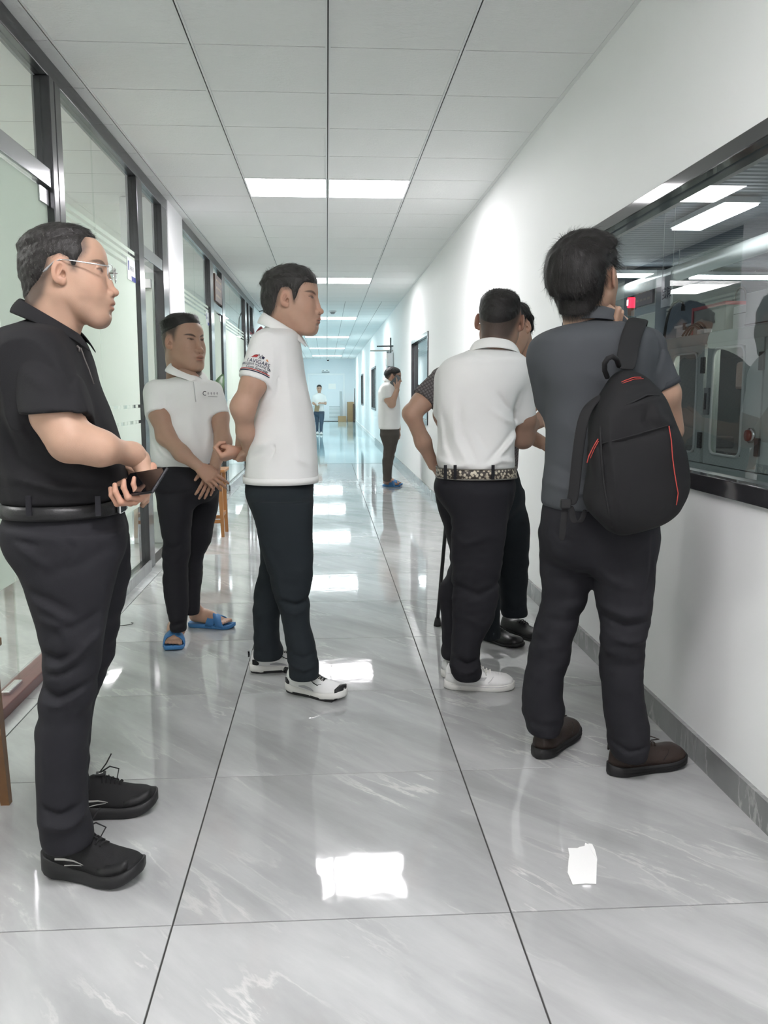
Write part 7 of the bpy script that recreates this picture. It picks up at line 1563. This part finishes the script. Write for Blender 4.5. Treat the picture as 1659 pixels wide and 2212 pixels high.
def plant(loc, label, leaves, mt, pot_r=0.10, pot_h=0.18):
    t = empty('potted_plant', loc); tag(t, label, 'plant')
    MB().tube([(0,0,0.0),(0,0,0.01),(0,0,pot_h-0.02),(0,0,pot_h)], [pot_r*0.75,pot_r*0.78,pot_r,pot_r*1.04], 20).build('pot', mat('grey_pot',(0.35,0.34,0.32),0.6), t, smooth=True); MB().tube([(0,0,pot_h-0.01),(0,0,pot_h+0.004)], pot_r*0.9, 20).build('soil', mat('soil',(0.04,0.028,0.02),0.9), t)
    for tip, w, b_ in leaves:
        st = np.array([0.0,0.0,pot_h]); tip = np.array(tip); mid_ = st*0.45+tip*0.55+np.array([0,0,0.02])
        MB().tube([tuple(st), tuple(st*0.7+mid_*0.3+np.array([0,0,0.04])), tuple(mid_)], [0.006,0.005,0.004], 6).build('stem', mt, t, smooth=True); leaf_mesh(mid_, tip, w, b_, np.array([0.25,-1.0,0.35]), mt, t)
    return t
fp = floor_pt(14,1736); hz = at(10,1384,2.55)[2]
stand((fp[0]-0.17, fp[1]-0.14, 0), 0.34, 0.28, hz, 'brown wooden stand at the left edge beside the man in black', rails=False, top_over=0.012, M_WOOD=mat('mid_brown_wood',(0.17,0.085,0.035),0.4,noise=0.25,nscale=12))
lp = at(8,1032,2.62)
plant((fp[0]-0.17, fp[1]-0.14, hz), 'dark leafy potted plant at the left edge behind the man in black', [((lp[0]+0.03-fp[0]+0.17, lp[1]-fp[1]+0.14, lp[2]-hz+0.01),0.035,0.05), ((-0.2,0.1,0.6),0.05,0.06), ((0.05,-0.15,0.25),0.04,0.05), ((-0.15,-0.2,0.5),0.05,0.05), ((-0.25,0.0,0.35),0.05,0.05)], M_LEAF2, 0.11, 0.2)
fp = floor_pt(482,1160); h2_ = at(480,1012,7.7)[2]
stand((fp[0]-0.20, fp[1]+0.15, 0), 0.40, 0.30, h2_, 'tall brown wooden stand behind the man with clasped hands')
lt = at(476,808,7.7); lb = np.array([fp[0]-0.2, fp[1]+0.15, h2_])
plant(tuple(lb), 'green leafy potted plant behind the man with clasped hands', [((lt[0]-lb[0]+0.02, 0.0, lt[2]-lb[2]+0.0),0.055,0.07), ((-0.15,0.1,0.7),0.05,0.06), ((0.05,0.2,0.55),0.05,0.06), ((-0.1,-0.15,0.5),0.05,0.05), ((0.12,-0.08,0.35),0.045,0.05)], M_LEAF, 0.10, 0.2)
# name plates on the glass
M_PLATE = mat('plate_white', (0.82,0.83,0.86), 0.35); M_PBLUE = mat('plate_blue', (0.03,0.05,0.28), 0.4)
def plate(y0_, y1_, z0_, z1_, label, txt):
    t = empty('door_plate', (XG+0.008,(y0_+y1_)/2,z0_)); tag(t, label, 'sign'); w_ = (y1_-y0_)/2; h_ = z1_-z0_
    MB().box(0,0.004,-w_,w_,0,h_).build('plate', M_PLATE, t); MB().box(0.004,0.0048,-w_*0.05,w_,0.0,h_*0.22).build('blue_strip', M_PBLUE, t); MB().box(0.004,0.0048,-w_*0.85,-w_*0.6,h_*0.42,h_*0.85).build('emblem', M_PBLUE, t)
    ink = mat('plate_ink',(0.03,0.03,0.05),0.6)
    for k in range(3):   # three small characters, too small to read
        y_ = -w_*0.28+w_*0.34*k; c = h_*0.55
        for (ya, yb, za, zb) in ((-0.010,0.010,0.010,0.012),(-0.010,0.010,-0.001,0.001),(-0.011,0.011,-0.013,-0.011),(-0.001,0.001,-0.013,0.014),(-0.009,-0.007,-0.008,0.006)): MB().box(0.0046,0.0052,y_+ya,y_+yb,c+za,c+zb).build('stroke', ink, t)
plate(5.90,6.13,1.965,2.105,'white and blue name plate beside the open office door','总经办'); plate(9.62,9.84,1.96,2.10,'white and blue name plate beside the second office door','财务部')
t = empty('brown_board', (PX1-0.02,10.2,2.27)); tag(t, 'brown lettered board above the second office door', 'sign'); MB().box(0.0,0.03,0.0,0.62,0.0,0.30).build('board', mat('board_brown',(0.10,0.055,0.04),0.5), t, bevel=0.004)
for k in range(3):
    for q in range(4): MB().box(0.0305,0.0315,0.08+0.125*q,0.16+0.125*q,0.225-0.085*k,0.25-0.085*k).build('lettering', mat('board_gold',(0.34,0.24,0.14),0.5), t)
# alarm on the wall end
t = empty('alarm_bell', (XL,15.95,1.95)); tag(t, 'red alarm lamp over a white box on the left wall end', 'alarm'); MB().box(0.0,0.10,-0.2,0.2,-0.35,0.30).build('white_box', M_PLATE, t, bevel=0.006)
MB().tube([(0.10,0.0,0.32),(0.12,0,0.36),(0.13,0,0.42),(0.13,0,0.46)], [0.075,0.075,0.05,0.01], 16).build('red_dome', mat('alarm_red',(0.35,0.02,0.03),0.35), t, smooth=True); MB().tube([(0.14,0.0,0.30),(0.24,0.0,0.22),(0.26,0,0.12)], [0.03,0.035,0.02], 10).build('horn', M_RUBBER, t, smooth=True); MB().tube([(0.10,0,0.72),(0.2,0,0.74),(0.26,0,0.6),(0.28,0,0.3),(0.3,0,0.05)], 0.01, 6).build('cable', M_RUBBER, t, smooth=True)
# bracket by the right-hand doorway
t = empty('wall_bracket', (XR,16.45,0)); tag(t, 'steel bracket with crossed rods on the right wall by the doorway', 'bracket')
MB().tube([(-0.05,0,1.2),(-0.05,0,2.25)], 0.014, 8).build('pole', M_FRAME, t, smooth=True); MB().tube([(0.0,0,2.10),(-0.30,0.1,2.10)], 0.012, 8).build('rod', M_FRAME, t, smooth=True); MB().tube([(0.0,0.1,2.02),(-0.42,0.15,2.02)], 0.016, 8).build('rod', M_WHRUB, t, smooth=True); MB().box(-0.14,0.0,-0.10,0.12,1.72,1.98).build('lamp_box', M_CHROME, t, bevel=0.02); MB().box(-0.10,0.0,-0.06,0.06,1.4,1.72).build('panel', M_FRAME, t, bevel=0.01)
# seen through the clear foot of the glass: bucket and table in the office
t = empty('paint_bucket', (-1.75,6.35,0)); tag(t, 'red and white bucket on the office floor behind the glass', 'bucket'); MB().tube([(0,0,0),(0,0,0.005),(0,0,0.2)], [0.09,0.095,0.11], 20).build('body', mat('bucket_red',(0.42,0.10,0.07),0.45), t, smooth=True); MB().tube([(0,0,0.2),(0,0,0.27)], [0.112,0.116], 20).build('label_band', M_PLATE, t, smooth=True); MB().tube([(0.11*math.cos(a),0.11*math.sin(a),0.27) for a in np.linspace(0,2*math.pi,24)], 0.006, 6, cap=False).build('rim', M_WHRUB, t, smooth=True)
t = empty('office_desk', (-2.5,5.4,0)); tag(t, 'brown office desk behind the frosted glass', 'desk'); MB().box(-0.35,0.35,-0.7,0.7,0.71,0.74).build('top', M_WOOD, t, bevel=0.004)
for sx in (-1,1):
    for sy in (-1,1): MB().box(sx*0.31-0.025,sx*0.31+0.025,sy*0.65-0.025,sy*0.65+0.025,0,0.71).build('leg', M_WOOD, t)
